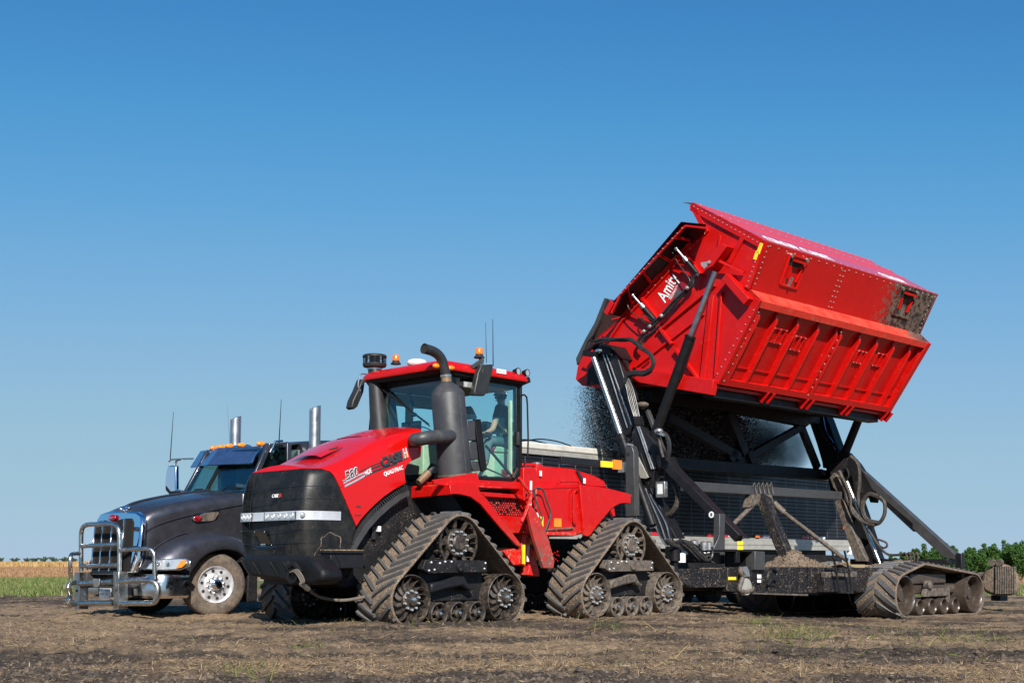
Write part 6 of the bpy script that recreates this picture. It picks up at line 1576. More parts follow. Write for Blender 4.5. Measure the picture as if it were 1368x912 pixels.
for i in range(8):
    c_ = e7s(455+i*5.3, 492-i*13.2, .005); 
    mb.m = (0 if i in (4,5,6) else 1)
    mb.cyl(c_, c_ + V3((.004+.0006*i,0,0)), .10, n=12)
mb.build('beet_decal', ['decal_grey', 'decal_faded'], ew)
mb = MB()
def edge_bolts(p, q, n_, dirn, off=V3((0,0,0)), r_=.013):
    for i in range(n_):
        c_ = p.lerp(q, (i+.5)/n_) + off; mb.cyl(c_, c_ + V3(dirn)*.016, r_, r_*.7, 6)
inn_ = (V3((0, shi.y, shi.z)) - V3((0, apex.y, apex.z))).normalized()
edge_bolts(shift(apex,.05,-.02,-.05), shift(ntop,.05,-.03,-.08), 17, (1,0,0)); edge_bolts(shift(ntop,.05,-.09,-.06), shift(shi,.05,-.06,.02), 9, (1,0,0)); edge_bolts(shift(sho,.05,-.10,-.10), shift(bot,.05,-.06,.15), 10, (1,0,0)); edge_bolts(shift(far3,.05,.08,-.02), shift(hin,.05,.07,-.07), 12, (1,0,0))
mb.build('flange_bolts', 'bolt_dull', ew, kind='stuff')
# roof: three stepped sheets
rn = V3((0, ntop.z-apex.z, -(ntop.y-apex.y))).normalized()
if rn.z < 0: rn = -rn
def along(u, off=0): p = apex.lerp(ntop, u) + rn*off; return p
pr_ = [along(0,.0), along(.02,.05), along(.30,.05), along(.31,.0), along(.60,.0)+rn*.0, along(.605,.045), along(.64,.045), along(.65,.0), along(.97,.0), along(.975,.04), along(1.0,.04), along(1,-.03), along(0,-.05)]
pr_ = [along(0,.0), along(.005,.02), along(.05,.02), along(.055,.0), along(.30,.0), along(.305,.022), along(.345,.022), along(.35,.0), along(.50,.0), along(.505,.015), along(.53,.015), along(.535,0), along(.95,.0), along(.955,.02), along(1.0,.02), along(1,-.04), along(0,-.04)]
mb = MB(); mb.grid([[at_a(p, AF+.05) for p in pr_], [at_a(p, ARf(p)-.02) for p in pr_]], closed=True); mb.add([at_a(p, AF+.05) for p in pr_], [list(range(len(pr_)))]); mb.add([at_a(p, ARf(p)-.02) for p in pr_], [list(range(len(pr_)))[::-1]])
roofp = mb.build('roof_panel', 'red_roof', binr, sharp=20)
mb = MB()
for u in (.025, .325, .975):
    for i in range(24):
        c_ = at_a(along(u, .02), AF - .15 + (AR-AF)*i/24); mb.cyl(c_, c_ + rn*.018, .013, .010, 6)
mb.build('roof_bolts', 'bolt_dull', roofp, kind='stuff')
def roof_text(s_, a0, wdt, u, h_, m_='letter_white'):
    o_ = at_a(along(u, .004), a0); return text('letters', s_, m_, roofp, o_, (-1,0,0), apex-ntop, h_, .004, width=wdt, bold=.02)
roof_text('CROP CART', AF-.45, 2.5, .88, .33); roof_text('CROP', AF-5.0, 1.1, .88, .33)
mb = MB(); mb.slab([apex + V3((.05,0,0)), apex + V3((.05,-.02,.02)) + V3((0,-.25,.05)), apex + V3((.0,-.1,.0))], .03, (-1,0,0)); mb.build('roof_corner', 'aluminium', roofp)
# upper side sheet, shelf, lower ribbed side
def panel(p, q, t_, name, m_, a0=AF, a1=AR, bevel=0):
    d = (q-p); n_ = V3((0, -d.z, d.y)).normalized()
    if n_.y < 0: n_ = -n_
    m2 = MB(); m2.slab([at_a(p, a0), at_a(p, ARf(p)), at_a(q, ARf(q)), at_a(q, a0)], t_, -n_); return m2.build(name, m_, binr, bevel=bevel), n_
up_, un = panel(ntop, shi, .04, 'upper_side', 'red_bin_splattered')
sh_, sn = panel(shi, sho, .04, 'shelf', 'red_shelf_splattered')
fr = sho + (bot-sho)*.075
panel(sho, fr, .05, 'shelf_lip', 'red_scuffed')
dl = (bot-sho).normalized(); ln = V3((0,-dl.z,dl.y)); ln = ln if ln.y > 0 else -ln
L0 = fr - ln*.13; L1 = bot - ln*.12 - dl*.02
lo_, _ = panel(L0, L1, .03, 'lower_side', 'red_bin')
panel(bot - dl*.13, bot, .10, 'bottom_rail', 'red_paint')
panel(bot - dl*.40 - ln*.10, bot - dl*.37 - ln*.10, .03, 'lower_seam', 'red_bin')
AE = -13.02
def side_pt(u, v, off=0): return at_a(fr.lerp(bot, v) + ln*off, AF + (AE-AF)*u)
nr_ = 9
us = [(.0,1),(.118,0),(.232,0),(.346,0),(.462,2),(.595,0),(.705,0),(.815,0),(.925,0),(1.0,1)]
for u, kd in us:
    for du in ((0,) if kd != 2 else (-.009, .018)):
        m_ = MB(); wd_ = .07 if kd != 1 else .16; uu = u+du
        if kd == 1: uu = u + (.012 if u < .5 else -.012)
        a_ = AF + (AE-AF)*uu
        t0_, t1_ = fr + dl*.0, fr + dl*.22
        m_.slab([at_a(fr - ln*.165, a_), at_a(fr - ln*.14 + dl*.01, a_), at_a(fr + dl*.20 - ln*.01, a_), at_a(bot - dl*.04, a_), at_a(bot - dl*.02 - ln*.13, a_)], wd_, (-1,0,0))
        m_.build('side_rib', 'red_paint', binr, bevel=.006)
m_ = MB(); m_.slab([at_a(sho + ln*.01, AE), at_a(bot + ln*.01, AE+.12), at_a(bot - ln*.18, AE+.12), at_a(shi - ln*.05, AE)], .18, (-1,0,0)); m_.build('corner_post', 'red_paint', binr, bevel=.01)
for u in (.25, .475, .72, .985):
    m_ = MB(); a_ = AF + (AE-AF)*u
    m_.slab([at_a(bot + dl*.0 + ln*.03, a_), at_a(bot + dl*.26 - ln*.02, a_), at_a(bot + dl*.24 - ln*.20, a_), at_a(bot - ln*.22, a_)], .05, (-1,0,0)); m_.slab([at_a(bot + ln*.03, a_-.22), at_a(bot + dl*.26 - ln*.02, a_-.22), at_a(bot + dl*.24 - ln*.20, a_-.22), at_a(bot - ln*.22, a_-.22)], .05, (-1,0,0)); m_.build('hinge_bracket', 'red_paint', binr, bevel=.006)
mb = MB()
for i in range(110):
    if i % 12 in (0,): continue
    c_ = side_pt((i+.5)/110, .955, -.115); mb.cyl(c_, c_ + ln*.012, .013, .010, 6)
for k in (0,1):
    for i in range(9): c_ = side_pt(.012 if k == 0 else .467, (i+.5)/9, .0); mb.cyl(c_, c_ + ln*.012, .016, .012, 6)
mb.build('side_bolts', 'bolt_dull', lo_, kind='stuff')
mb = MB()
for i in range(24):
    c_ = at_a(ntop.lerp(shi, .06), AF-.15 + (AR-AF+.1)*i/23.5); mb.cyl(c_, c_ + un*.018, .014, .011, 6)
for i in range(8):
    for a_ in (AF-.09, AR+.22): c_ = at_a(ntop.lerp(shi, .08+.9*i/8), a_); mb.cyl(c_, c_ + un*.018, .014, .011, 6)
    for da in (0, .12): c_ = at_a(ntop.lerp(shi, .10+.95*i/8) , AF-2.95+da); mb.cyl(c_, c_ + un*.018, .014, .011, 6)
mb.build('side_bolts', 'bolt_dull', up_, kind='stuff')
# hatches: window with handle, and small access plates between the ribs
def hatch(u, v, w_, h_, deep=True, on='up'):
    P0, P1, N_ = (ntop, shi, un) if on == 'up' else (L0, L1, ln)
    c_ = at_a(P0.lerp(P1, v), AF + (AR-AF)*u); d = (P1-P0).normalized(); X_ = V3((-1,0,0))
    m_ = MB()
    def q(x, y, o): return c_ + X_*x*w_/2 + d*y*h_/2 + N_*o
    fr_ = .025
    for (x0, y0), (x1, y1__) in (((-1,-1),(1,-1)),((1,-1),(1,1)),((1,1),(-1,1)),((-1,1),(-1,-1))): m_.beam(q(x0,y0,.015), q(x1,y1__,.015), fr_*1.4, .035, N_)
    o = m_.build('hatch', 'red_bin' if u < .6 or on != 'up' else 'red_bin_splattered', up_ if on == 'up' else lo_, bevel=.004)
    m_ = MB()
    if deep:
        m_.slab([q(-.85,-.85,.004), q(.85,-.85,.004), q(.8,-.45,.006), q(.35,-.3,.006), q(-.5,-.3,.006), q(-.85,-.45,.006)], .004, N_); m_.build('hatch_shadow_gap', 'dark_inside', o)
        m_ = MB(); m_.beam(q(-.55,-.72,.07), q(.75,-.72,.07), .05, .08, N_); m_.beam(q(-.6,-.3,.03), q(-.5,.5,.03), .03, .05, N_); m_.beam(q(.7,-.3,.03), q(.55,.6,.03), .03, .05, N_); m_.build('hatch_rib', 'red_paint', o)
        m_ = MB(); m_.beam(q(-.1,.35,.05), q(-.15,1.0,.05), .035, .05, N_); m_.build('hatch_latch', 'aluminium', o); m_ = MB(); m_.cyl(q(-.9,-.95,.0), q(-.9,-.95,.06), .045, n=10); m_.build('hatch_knob', 'aluminium', o); m_ = MB(); m_.cyl(q(.95,-.95,.0), q(.95,-.95,.06), .045, n=10); m_.build('hatch_knob', 'aluminium', o)
    else:
        m_.beam(q(0,-.9,.03), q(-.0,.9,.03), .03, .04, N_); m_.build('hatch_handle', 'red_paint', o)
        m_ = MB()
        for x in (-1, 0, 1):
            for y in (-1, 1): m_.cyl(q(x,y,.02), q(x,y,.045), .015, .012, 6)
        m_.build('hatch_bolts', 'bolt_dull', o, kind='stuff')
hatch(.168, .42, .60, .62); hatch(.815, .40, .70, .62)
hatch(.172, .30, .42, .30, False, 'lo'); hatch(.285, .34, .34, .30, False, 'lo'); hatch(.64, .34, .30, .28, False, 'lo'); hatch(.76, .32, .36, .30, False, 'lo')
# floor, far side, dark underframe
panel(at_a(bot, 0) + V3((0,-.12,-.0)), at_a(lip, 0), .06, 'bin_floor', 'red_bin')
m2 = MB()
for p, q in ((lip, far1), (far1, far2), (far2, far3), (far3, hin)): 
    m2.slab([at_a(p, AF), at_a(p, AR), at_a(q, AR), at_a(q, AF)], .04)
m2.build('far_side', 'red_bin', binr)
m2 = MB()
for b_, zc_, w_ in ((bot.y-.36, bot.z-.06, .26), (bot.y-1.9, bot.z+.02, .22)): m2.box(AE+.1, AF-.1, b_-w_/2, b_+w_/2, zc_-.16, zc_+.05)
for a_ in np.linspace(AF-.35, AE+.35, 5): m2.beam((a_, bot.y-.3, bot.z-.07), (a_, lip.y+.35, lip.z-.14), .16, .16)
m2.build('bin_underframe', 'black_clean', binr, bevel=.01)
# dark grey plate standing along the far lower edge, unloading lip
mb = MB(); mb.slab([e7s(x, y, .10) for x, y in ((168,452),(178,455),(150,540),(120,610),(95,640),(62,725),(48,742),(44,715),(85,630),(125,560))], .05, (-1,0,0)); mb.slab([e7s(x, y, .05) for x, y in ((168,452),(176,460),(60,735),(46,738))], 5.5, (-1,0,0)); mb.build('far_edge_plate', 'grey_steel_frame', binr)
mb = MB(); mb.slab([e7s(x, y, .10) for x, y in ((52,745),(75,700),(130,715),(200,760),(240,800),(225,835),(190,845),(130,842),(70,832),(42,805))], .12, (-1,0,0)); mb.build('unloading_lip', 'red_bin', binr, bevel=.01)
mb = MB(); mb.slab([e7s(x, y, .13) for x, y in ((100,765),(150,715),(205,770),(215,810),(150,825),(95,830))], .05, (-1,0,0)); mb.build('lip_shade_plate', 'black_clean', binr)  # flat black plate painting the dark shading on the lip
# hinged end extension held open by two small cylinders
FA = AF + .55
def o7(x, y): return Vector(R(*z7(x, y), FA))
hA, hB = e7s(236, 532, .04), e7s(600, 146, .04)
oA, oM, oB, oC = o7(160, 515), o7(205, 462), o7(492, 116), o7(592, 130)
fl = bpy.data.objects.new('end_extension', None); COL.objects.link(fl); fl.parent = cart; OFF[fl.name] = OFF['crop_cart']
OL = [o7(163,518), o7(188,470), o7(340,293), o7(488,118), o7(592,128)]; IL = [hA.lerp(hB, t) for t in (0, .1, .45, .8, 1)]
mb = MB(); mb.grid([OL, IL, [p - V3((.03,0,0)) for p in IL], [p - V3((.03,0,0)) for p in OL], OL]); mb.build('extension_sheet', 'black_clean', fl)  # sheet coloured black for the shade on its underside
iA, iB = o7(222, 440), o7(508, 136)
mb = MB()
mb.beam(o7(185,518), iA, .05, .04); mb.beam(iA, iB, .05, .04); mb.beam(iB, o7(596,146), .05, .04); mb.beam(hA + V3((.03,0,0)), hB + V3((.03,0,0)), .08, .05)
mb.beam(o7(162,518), o7(190,466), .05, .12); mb.build('extension_rim', 'red_paint', fl, bevel=.005)
for t in (.12, .36, .60, .84):
    mb = MB(); p_ = iA.lerp(iB, t); q_ = hA.lerp(hB, t+.02); mb.beam(p_, q_ + V3((.04,0,0)), .04, .05); mb.build('extension_rib', 'red_bin', fl, bevel=.004)
mb = MB()
for i in range(14): c_ = iA.lerp(iB, (i+.5)/14) + V3((.035,0,0)); mb.cyl(c_, c_ + V3((.015,0,0)), .014, .011, 6)
mb.build('rim_bolts', 'bolt_dull', fl, kind='stuff')
for (x0, y0, x1, y1_) in ((278,438,392,552),(466,234,578,352)):
    p_ = Vector(R(*z7(x0, y0), AF+.32)); q_ = e7s(x1, y1_, .12); d_ = (q_-p_)
    mb = MB(); mb.cyl(p_ + d_*.40, q_ - d_*.06, .05, n=14); hc_ = mb.build('hydraulic_cylinder', 'black_clean', cart)
    mb = MB(); mb.cyl(p_, p_ + d_*.42, .026, n=12); mb.cyl(p_ + d_*.36, p_ + d_*.5, .055, n=12); mb.ball(p_, .045); mb.ball(q_, .045); mb.build('piston_rod', 'steel_rod', hc_)
def hose(pts, r_, f, plane, m_='hose', name='hydraulic_hose', parent=None, rr=None):
    m2 = MB(); m2.tube([f(x, y) for x, y in pts], r_, 7, step=4); return m2.build(name, m_, parent or cart)
E1 = lambda o_: (lambda x, y: e7s(x, y, o_))
hose([(575,352),(560,370),(555,400),(535,420),(480,480),(430,535),(380,580),(330,625),(318,655),(335,675)], .035, E1(.14), 0)
hose([(560,368),(540,410),(470,478),(425,530),(372,575)], .028, E1(.18), 0)
hose([(475,250),(500,300),(530,340),(555,380),(545,405)], .012, E1(.22), 0); hose([(285,470),(290,500),(330,540),(375,572)], .012, E1(.22), 0); hose([(390,553),(350,525),(345,540),(370,580)], .012, E1(.2), 0)
for x, y in ((540,412),(428,532),(378,578),(352,600)):
    mb = MB(); mb.ball(e7s(x, y, .2), .045, n=8, m=6); mb.build('hose_clamp', 'aluminium', cart)
# tilt cylinders, front and rear
def tilt(a_, top, mid, base, hidden=False):
    mb = MB(); mb.cyl(base, mid, .10, n=24); mb.cyl(mid - (mid-base).normalized()*.05, mid, .115, n=24); mb.cyl(base - (mid-base).normalized()*.1, base + (mid-base).normalized()*.05, .11, n=20); tc_ = mb.build('tilt_cylinder', 'black_clean', cart, sharp=30)
    mb = MB(); mb.cyl(mid, top, .058, n=20); mb.build('piston_rod', 'steel_rod', tc_); return tc_
CA = AF + .28
tt, tm, tb_ = Vector(R(*z7(637, 335), CA)), Vector(R(*z7(530, 614), CA)), Vector(R(*z6(498, 590), CA))
tc_ = tilt(CA, tt, tm, tb_)
mb = MB(); off_ = V3((.0,.14,.0)); mb.tube([tm.lerp(tb_, .05)+off_, tm.lerp(tb_, .1)+off_*1.1, tm.lerp(tb_, .3)+off_*1.1, tm.lerp(tb_, .45)+off_*.9], .014, 6); mb.build('cylinder_line', 'black_clean', tc_)
RA = -13.23
rb_, rt_ = Vector(R(*zr(452, 225), RA)), Vector(R(*y2(268, 60), RA)); rt_ = rb_ + (tt-tb_).normalized()*(tt-tb_).length
tilt(RA, rt_, rb_ + (tm-tb_), rb_)
# ---- end frames
MA = AF + .45                      # front mast plane
def f6(x, y, a=None): return Vector(R(*z6(x, y), MA if a is None else a))
def fk(x, y, a=None): return Vector(R(*zk(x, y), MA if a is None else a))
fm = bpy.data.objects.new('front_mast', None); COL.objects.link(fm); fm.parent = cart; OFF[fm.name] = OFF['crop_cart']
mb = MB(); mb.slab([f6(x, y) for x, y in ((160,118),(215,122),(262,132),(298,186),(332,296),(388,540),(355,600),(305,600),(300,560),(255,430),(205,250),(172,165))], .34, (-1,0,0)); mb.build('lift_arm', 'black_paint', fm, bevel=.02)
mb = MB(); mb.slab([f6(x, y, MA+.03) for x, y in ((172,132),(215,128),(262,140),(280,180),(232,170),(180,165))], .06, (1,0,0)); mb.slab([f6(x, y, MA+.02) for x, y in ((210,112),(265,124),(302,190),(294,196),(258,140),(212,128))], .5, (-1,0,0)); mb.build('arm_head', 'black_clean', fm, bevel=.01)
mb = MB(); mb.ball(f6(195, 152, MA+.10), .03, .11, .06); mb.build('arm_pin', 'aluminium', fm)
for x0, y0, x1, y1_, r_ in ((215,150,350,560,.014),(232,150,372,545,.014)):
    mb = MB(); mb.cyl(f6(x0, y0, MA+.03), f6(x1, y1_, MA+.03), r_, n=6); mb.build('arm_edge_line', 'aluminium', fm)
mb = MB(); p_, q_ = f6(172, 190, MA+.18), f6(318, 605, MA+.18); mb.cyl(p_, q_, .056, n=22); mb.build('piston_rod', 'steel_rod', fm)
mb = MB(); mb.cyl(q_, q_ + (q_-p_).normalized()*2.0, .085, n=20); mb.cyl(q_ - (q_-p_).normalized()*.04, q_ + (q_-p_).normalized()*.1, .095, n=20); mb.build('lift_cylinder', 'black_clean', fm, sharp=30)
mb = MB(); mb.beam(f6(120, 165, MA+.15), f6(185, 175, MA+.15), .12, .10, (1,0,0)); mb.beam(f6(125,160,MA+.12), f6(205,108,MA+.12), .06, .06); mb.beam(f6(145,95,MA+.1), f6(190,108,MA+.1), .03, .04); mb.build('hose_bracket', 'black_clean', fm, bevel=.006)
# mast plate and brace to the frame
mp_ = [fk(*p) for p in ((78,105),(100,42),(160,58),(215,130),(330,268),(380,330),(940,905),(868,905),(372,425),(320,375),(285,365),(255,385),(240,440),(232,500),(208,560),(205,480),(150,330),(92,215))]
mb = MB(); mb.slab(mp_, .16, (-1,0,0)); mb.build('mast_plate', 'black_paint', fm, bevel=.012)
bx = lambda p, q, w_, h_, m_, nm, par=None: (lambda mm: (mm.beam(p, q, w_, h_, (1,0,0)), mm.build(nm, m_, par or fm, bevel=.012))[1])(MB())
bx(fk(352,350,MA+.02), fk(905,905,MA+.02), .17, .2, 'black_paint', 'brace')
for x0, y0, x1, y1_ in ((122,55,232,378),(137,55,246,378)):
    mb = MB(); mb.cyl(fk(x0, y0, MA+.03), fk(x1, y1_, MA+.03), .016, n=8); mb.build('steel_line', 'aluminium', fm)
mb = MB(); mb.slab([fk(x, y, MA+.12) for x, y in ((85,250),(112,248),(205,440),(190,450),(95,440))], .05, (-1,0,0)); mb.cyl(fk(105,365,MA+.122), fk(105,365,MA+.125), .055, n=14); mb.build('pale_plate', 'trailer_rail', fm, bevel=.008)
mb = MB(); c_ = fk(105,365,MA+.126); mb.cyl(c_, c_+V3((.004,0,0)), .05, n=14); mb.build('plate_hole', 'dark_inside', fm)
mb = MB(); mb.slab([fk(x, y, MA+.10) for x, y in ((112,250),(148,252),(212,440),(190,455))], .14, (-1,0,0)); mb.build('guide_block', 'black_clean', fm, bevel=.01)
# inner post of the mast down to the frame
mb = MB(); mb.slab([fk(x, y) for x, y in ((95,215),(150,330),(205,480),(240,560),(420,905),(300,905),(240,820),(130,560),(95,450))], .30, (-1,0,0)); mb.build('mast_post', 'black_clean', fm, bevel=.012)
for k in range(6):
    x0 = 150 + k*17; mb = MB(); mb.tube([fk(x0, 480 + k*22, MA+.08), fk(x0+100+k*4, 780, MA+.08), fk(x0+150, 900, MA+.06), fk(x0+190, 960, MA+.06)], .017, 6); mb.build('steel_line', 'stack_chrome' if k % 2 == 0 else 'black_clean', fm)
mb = MB(); mb.beam(fk(120,455,MA+.1), fk(245,830,MA+.1), .09, .09, (1,0,0)); mb.build('guide_rail', 'steel_bar', fm)
mb = MB(); c_ = fk(312, 530, MA+.08); mb.box(c_.x-.05, c_.x+.05, c_.y-.13, c_.y+.10, c_.z-.17, c_.z+.15); vb = mb.build('valve_block', 'aluminium', cart, bevel=.01)
mb = MB(); mb.box(c_.x+.05, c_.x+.058, c_.y-.08, c_.y+.04, c_.z-.10, c_.z+.10); mb.build('valve_cap', 'white_plastic', vb)
hose([(380,480),(410,520),(430,590),(415,660),(380,710),(345,730)], .055, lambda x, y: fk(x, y, MA-.1), 0, 'hose_muddy'); hose([(270,520),(275,470),(300,440),(330,440)], .02, lambda x, y: fk(x, y, MA+.02), 0); hose([(265,90),(330,110),(360,160),(365,240),(350,310)], .045, lambda x, y: fk(x, y, MA+.25), 0, 'hose'); hose([(270,100),(290,160),(300,220),(320,290)], .03, lambda x, y: fk(x, y, MA+.25), 0, 'hose_muddy')
mb = MB(); mb.ball(fk(285, 88, MA+.3), .09, .09, .06); mb.beam(fk(265,95,MA+.3), fk(330,120,MA+.3), .06, .05); mb.build('hose_fitting', 'aluminium', cart)
# big hose bundle at the mast head
hose([(180,100),(230,92),(320,95),(370,95),(420,135),(470,170),(488,215),(470,255),(430,268),(370,268),(345,290),(335,320)], .045, lambda x, y: f6(x, y, MA+.22), 0); hose([(180,115),(240,100),(330,88),(390,110),(430,150)], .022, lambda x, y: f6(x, y, MA+.28), 0); hose([(430,150),(425,110),(440,80),(475,60),(520,20)], .03, lambda x, y: f6(x, y, MA+.1), 0); hose([(470,255),(440,272),(390,270),(350,280)], .065, lambda x, y: f6(x, y, MA+.2), 0)
for k in range(5):
    hose([(330+k*6,300),(345+k*8,350),(360+k*9,420),(385+k*7,500)], .014, lambda x, y: f6(x, y, MA+.2), 0, 'hose' if k % 2 else 'grey_steel_frame', 'hydraulic_line')
mb = MB(); mb.ball(f6(430, 440, MA-.2), .12, .14, .07); mb.beam(f6(405,435,MA-.2), f6(440,450,MA-.2), .1, .08); mb.build('pivot_fitting', 'dusty_metal', cart)
mb = MB(); mb.slab([f6(x, y, MA-.3) for x, y in ((440,465),(455,462),(545,690),(525,700))], .1, (-1,0,0)); mb.build('link_bar', 'grey_steel_frame', cart, bevel=.01)
# grey stand nearest the tractor
mb = MB(); SA = MA + .55; mb.slab([Vector(R(*zk(x, y), SA)) for x, y in ((32,195),(78,200),(95,250),(102,735),(30,740))], .16, (-1,0,0)); std = mb.build('parking_stand', 'grey_steel_frame', cart, bevel=.012)
mb = MB(); c_ = Vector(R(*zk(52, 262), SA+.005)); mb.cyl(c_, c_ + V3((.006,0,0)), .04, n=12); mb.build('pin_hole', 'dark_inside', std)
mb = MB(); mb.box(SA-.2, SA-.1, c_.y-.35, c_.y-.1, c_.z-.35, c_.z-.15); mb.build('stand_lug', 'aluminium', std)
mb = MB(); mb.slab([Vector(R(*zk(x, y), SA+.01)) for x, y in ((38,195),(42,180),(65,185),(75,200))], .1, (-1,0,0)); mb.build('stand_top', 'aluminium', std)
# ---- chassis
ch_ = bpy.data.objects.new('chassis', None); COL.objects.link(ch_); ch_.parent = cart; OFF[ch_.name] = OFF['crop_cart']
bB = 1.25
def sx(x, y, b=bB): return Vector(S(*zx(x, y), b))
def sy(x, y, b=bB): return Vector(S(*y1(x, y), b))
mb = MB(); mb.slab([sx(x, y) for x, y in ((120,486),(650,486),(650,662),(300,664),(120,560))], .35, (0,-1,0)); mb.build('drawbar_beam', 'black_splattered', ch_, bevel=.015)
mb = MB(); mb.slab([sx(x, y, bB+.02) for x, y in ((648,478),(745,472),(745,705),(640,700))], .38, (0,-1,0)); mb.slab([sx(x, y, bB-.02) for x, y in ((745,470),(1400,470),(1400,715),(745,715))], .35, (0,-1,0)); p_ = sy(850, 725); q_ = sy(850, 826); r_ = sx(1390, 470); mb.slab([(r_.x, bB-.02, r_.z), (p_.x-1.5, bB-.02, p_.z), (p_.x-1.5, bB-.02, q_.z), (r_.x, bB-.02, sx(1390,715).z)], .35, (0,-1,0)); mb.build('side_beam', 'black_splattered', ch_, bevel=.012)
mb = MB(); mb.box(-13.8, -4.6, -1.5, -1.1, .20, .72); mb.box(-13.2, -5.2, -1.48, -1.3, .72, 1.02); 
for a_ in (-5.0, -6.4, -9, -11, -13.6): mb.box(a_-.15, a_+.15, -1.4, bB-.2, .25, .66)
mb.box(-5, -3.2, -.2, .2, .45, .70); mb.box(-4.9, -3.2, .3, .9, .35, .65); mb.build('cross_beams', 'black_muddy', ch_, bevel=.015)
mb = MB(); mb.box(-13.5, -8.0, -1.4, bB-.05, .66, .70); mb.build('deck', 'black_muddy', ch_)
mb = MB(); mb.slab([sx(x, y, bB+.03) for x, y in ((740,708),(1400,722),(1400,740),(720,716))], .45, (0,-1,0)); mb.build('lower_flange', 'dusty_metal', ch_)
# box at brace foot, upright, frame
mb = MB(); mb.slab([sx(x, y, bB+.06) for x, y in ((905,320),(998,325),(998,500),(902,498))], .22, (0,-1,0)); mb.build('corner_box', 'grey_steel_frame', cart, bevel=.015)
mb = MB(); mb.slab([sx(x, y, .75) for x, y in ((572,-30),(622,-30),(622,440),(565,440))], .14, (0,-1,0)); mb.slab([sx(x, y, .8) for x, y in ((560,200),(574,150),(574,440),(512,440),(512,300))], .03, (0,-1,0)); mb.build('support_post', 'grey_steel_frame', cart, bevel=.012)
mb = MB(); mb.slab([sx(x, y, bB) for x, y in ((630,308),(890,312),(890,330),(630,324))], .4, (0,-1,0)); mb.slab([sx(x, y, bB) for x, y in ((730,320),(762,320),(765,430),(728,430))], .05, (0,-1,0)); mb.slab([sx(x, y, bB) for x, y in ((880,320),(893,320),(893,480),(880,480))], .3, (0,-1,0)); mb.slab([sx(x, y, .9) for x, y in ((640,330),(880,330),(880,470),(640,470))], .05, (0,-1,0)); mb.build('bay_frame', 'black_clean', cart, bevel=.006)
for (x0, y0, x1, y1_, m_) in ((738,228,792,262,'sticker_yellow'),(738,274,792,308,'sticker_yellow'),(652,562,726,590,'sticker_yellow'),(925,540,962,575,'sticker_white'),(925,588,960,615,'sticker_white')):
    mb = MB(); bb_ = bB+.03 if y0 < 400 and x0 < 800 else bB+.03; mb.slab([sx(x0,y0,bb_), sx(x1,y0,bb_), sx(x1,y1_,bb_), sx(x0,y1_,bb_)], .005, (0,-1,0)); mb.build('sticker', m_, ch_)
c_ = fk(687, 724, MA+.13); mb = MB(); mb.cyl(c_, c_ + V3((.006,0,0)), .062, n=20); rd = mb.build('round_decal', 'sticker_white', fm); mb = MB(); mb.box(c_.x+.006, c_.x+.009, c_.y-.022, c_.y+.022, c_.z-.03, c_.z+.03); mb.build('decal_mark', 'decal_grey', rd)
mb = MB(); mb.slab([sx(x, y, bB+.10) for x, y in ((775,470),(830,462),(850,500),(858,560),(830,560),(800,520))], .06, (0,-1,0)); mb.build('hook_plate', 'aluminium', ch_, bevel=.01)
mb = MB(); mb.tube([sx(x, y, bB+.07) for x, y in ((770,470),(765,520),(785,560),(770,620),(755,680),(790,700),(860,690),(880,660))], .045, 10); mb.build('hook', 'dusty_metal', ch_)
mb = MB(); c_ = sx(815, 655, bB+.06); mb.lathe(c_, (0,1,0), [(.0001,.03),(.15,.03),(.16,0),(.16,-.05)], 24); mb.build('hook_pulley', 'trailer_rail', ch_)
mb = MB(); c_ = sx(1060, 575, bB-.02); mb.lathe(c_, (0,1,0), [(.0001,.10),(.06,.10),(.07,.04),(.15,.03),(.17,0)], 20); mb.tube([sx(x, y, bB+.06) for x, y in ((1080,480),(1110,520),(1100,560),(1060,590),(1020,640))], .03, 7); mb.build('winch_hub', 'black_muddy', ch_)
mb = MB(); p_ = sy(715, 765, bB+.05); q_ = sy(800, 820, bB+.05); mb.box(q_.x-.6, p_.x, bB-.02, bB+.16, q_.z, p_.z); mb.build('step_box', 'black_muddy', ch_, bevel=.015)
mb = MB(); mb.box(q_.x-.5, p_.x-.1, bB+.0, bB+.15, p_.z, p_.z+.12); mb.build('latch_box', 'dusty_metal', ch_, bevel=.02)
# ladder
mb = MB(); mb.tube([sy(*p, bB+.30) for p in ((765,655),(775,700),(795,820))], .022, 6, smooth=False); mb.tube([sy(*p, bB+.30) for p in ((815,655),(830,720),(846,825))], .022, 6, smooth=False)
lad = mb.build('ladder', 'black_muddy', cart)
for (x0, y0, x1, y1_) in ((768,686,826,688),(778,740,836,742),(793,822,848,824)):
    mb = MB(); mb.beam(sy(x0,y0,bB+.30), sy(x1,y1_,bB+.30), .06, .04); mb.build('rung', 'black_muddy', lad)
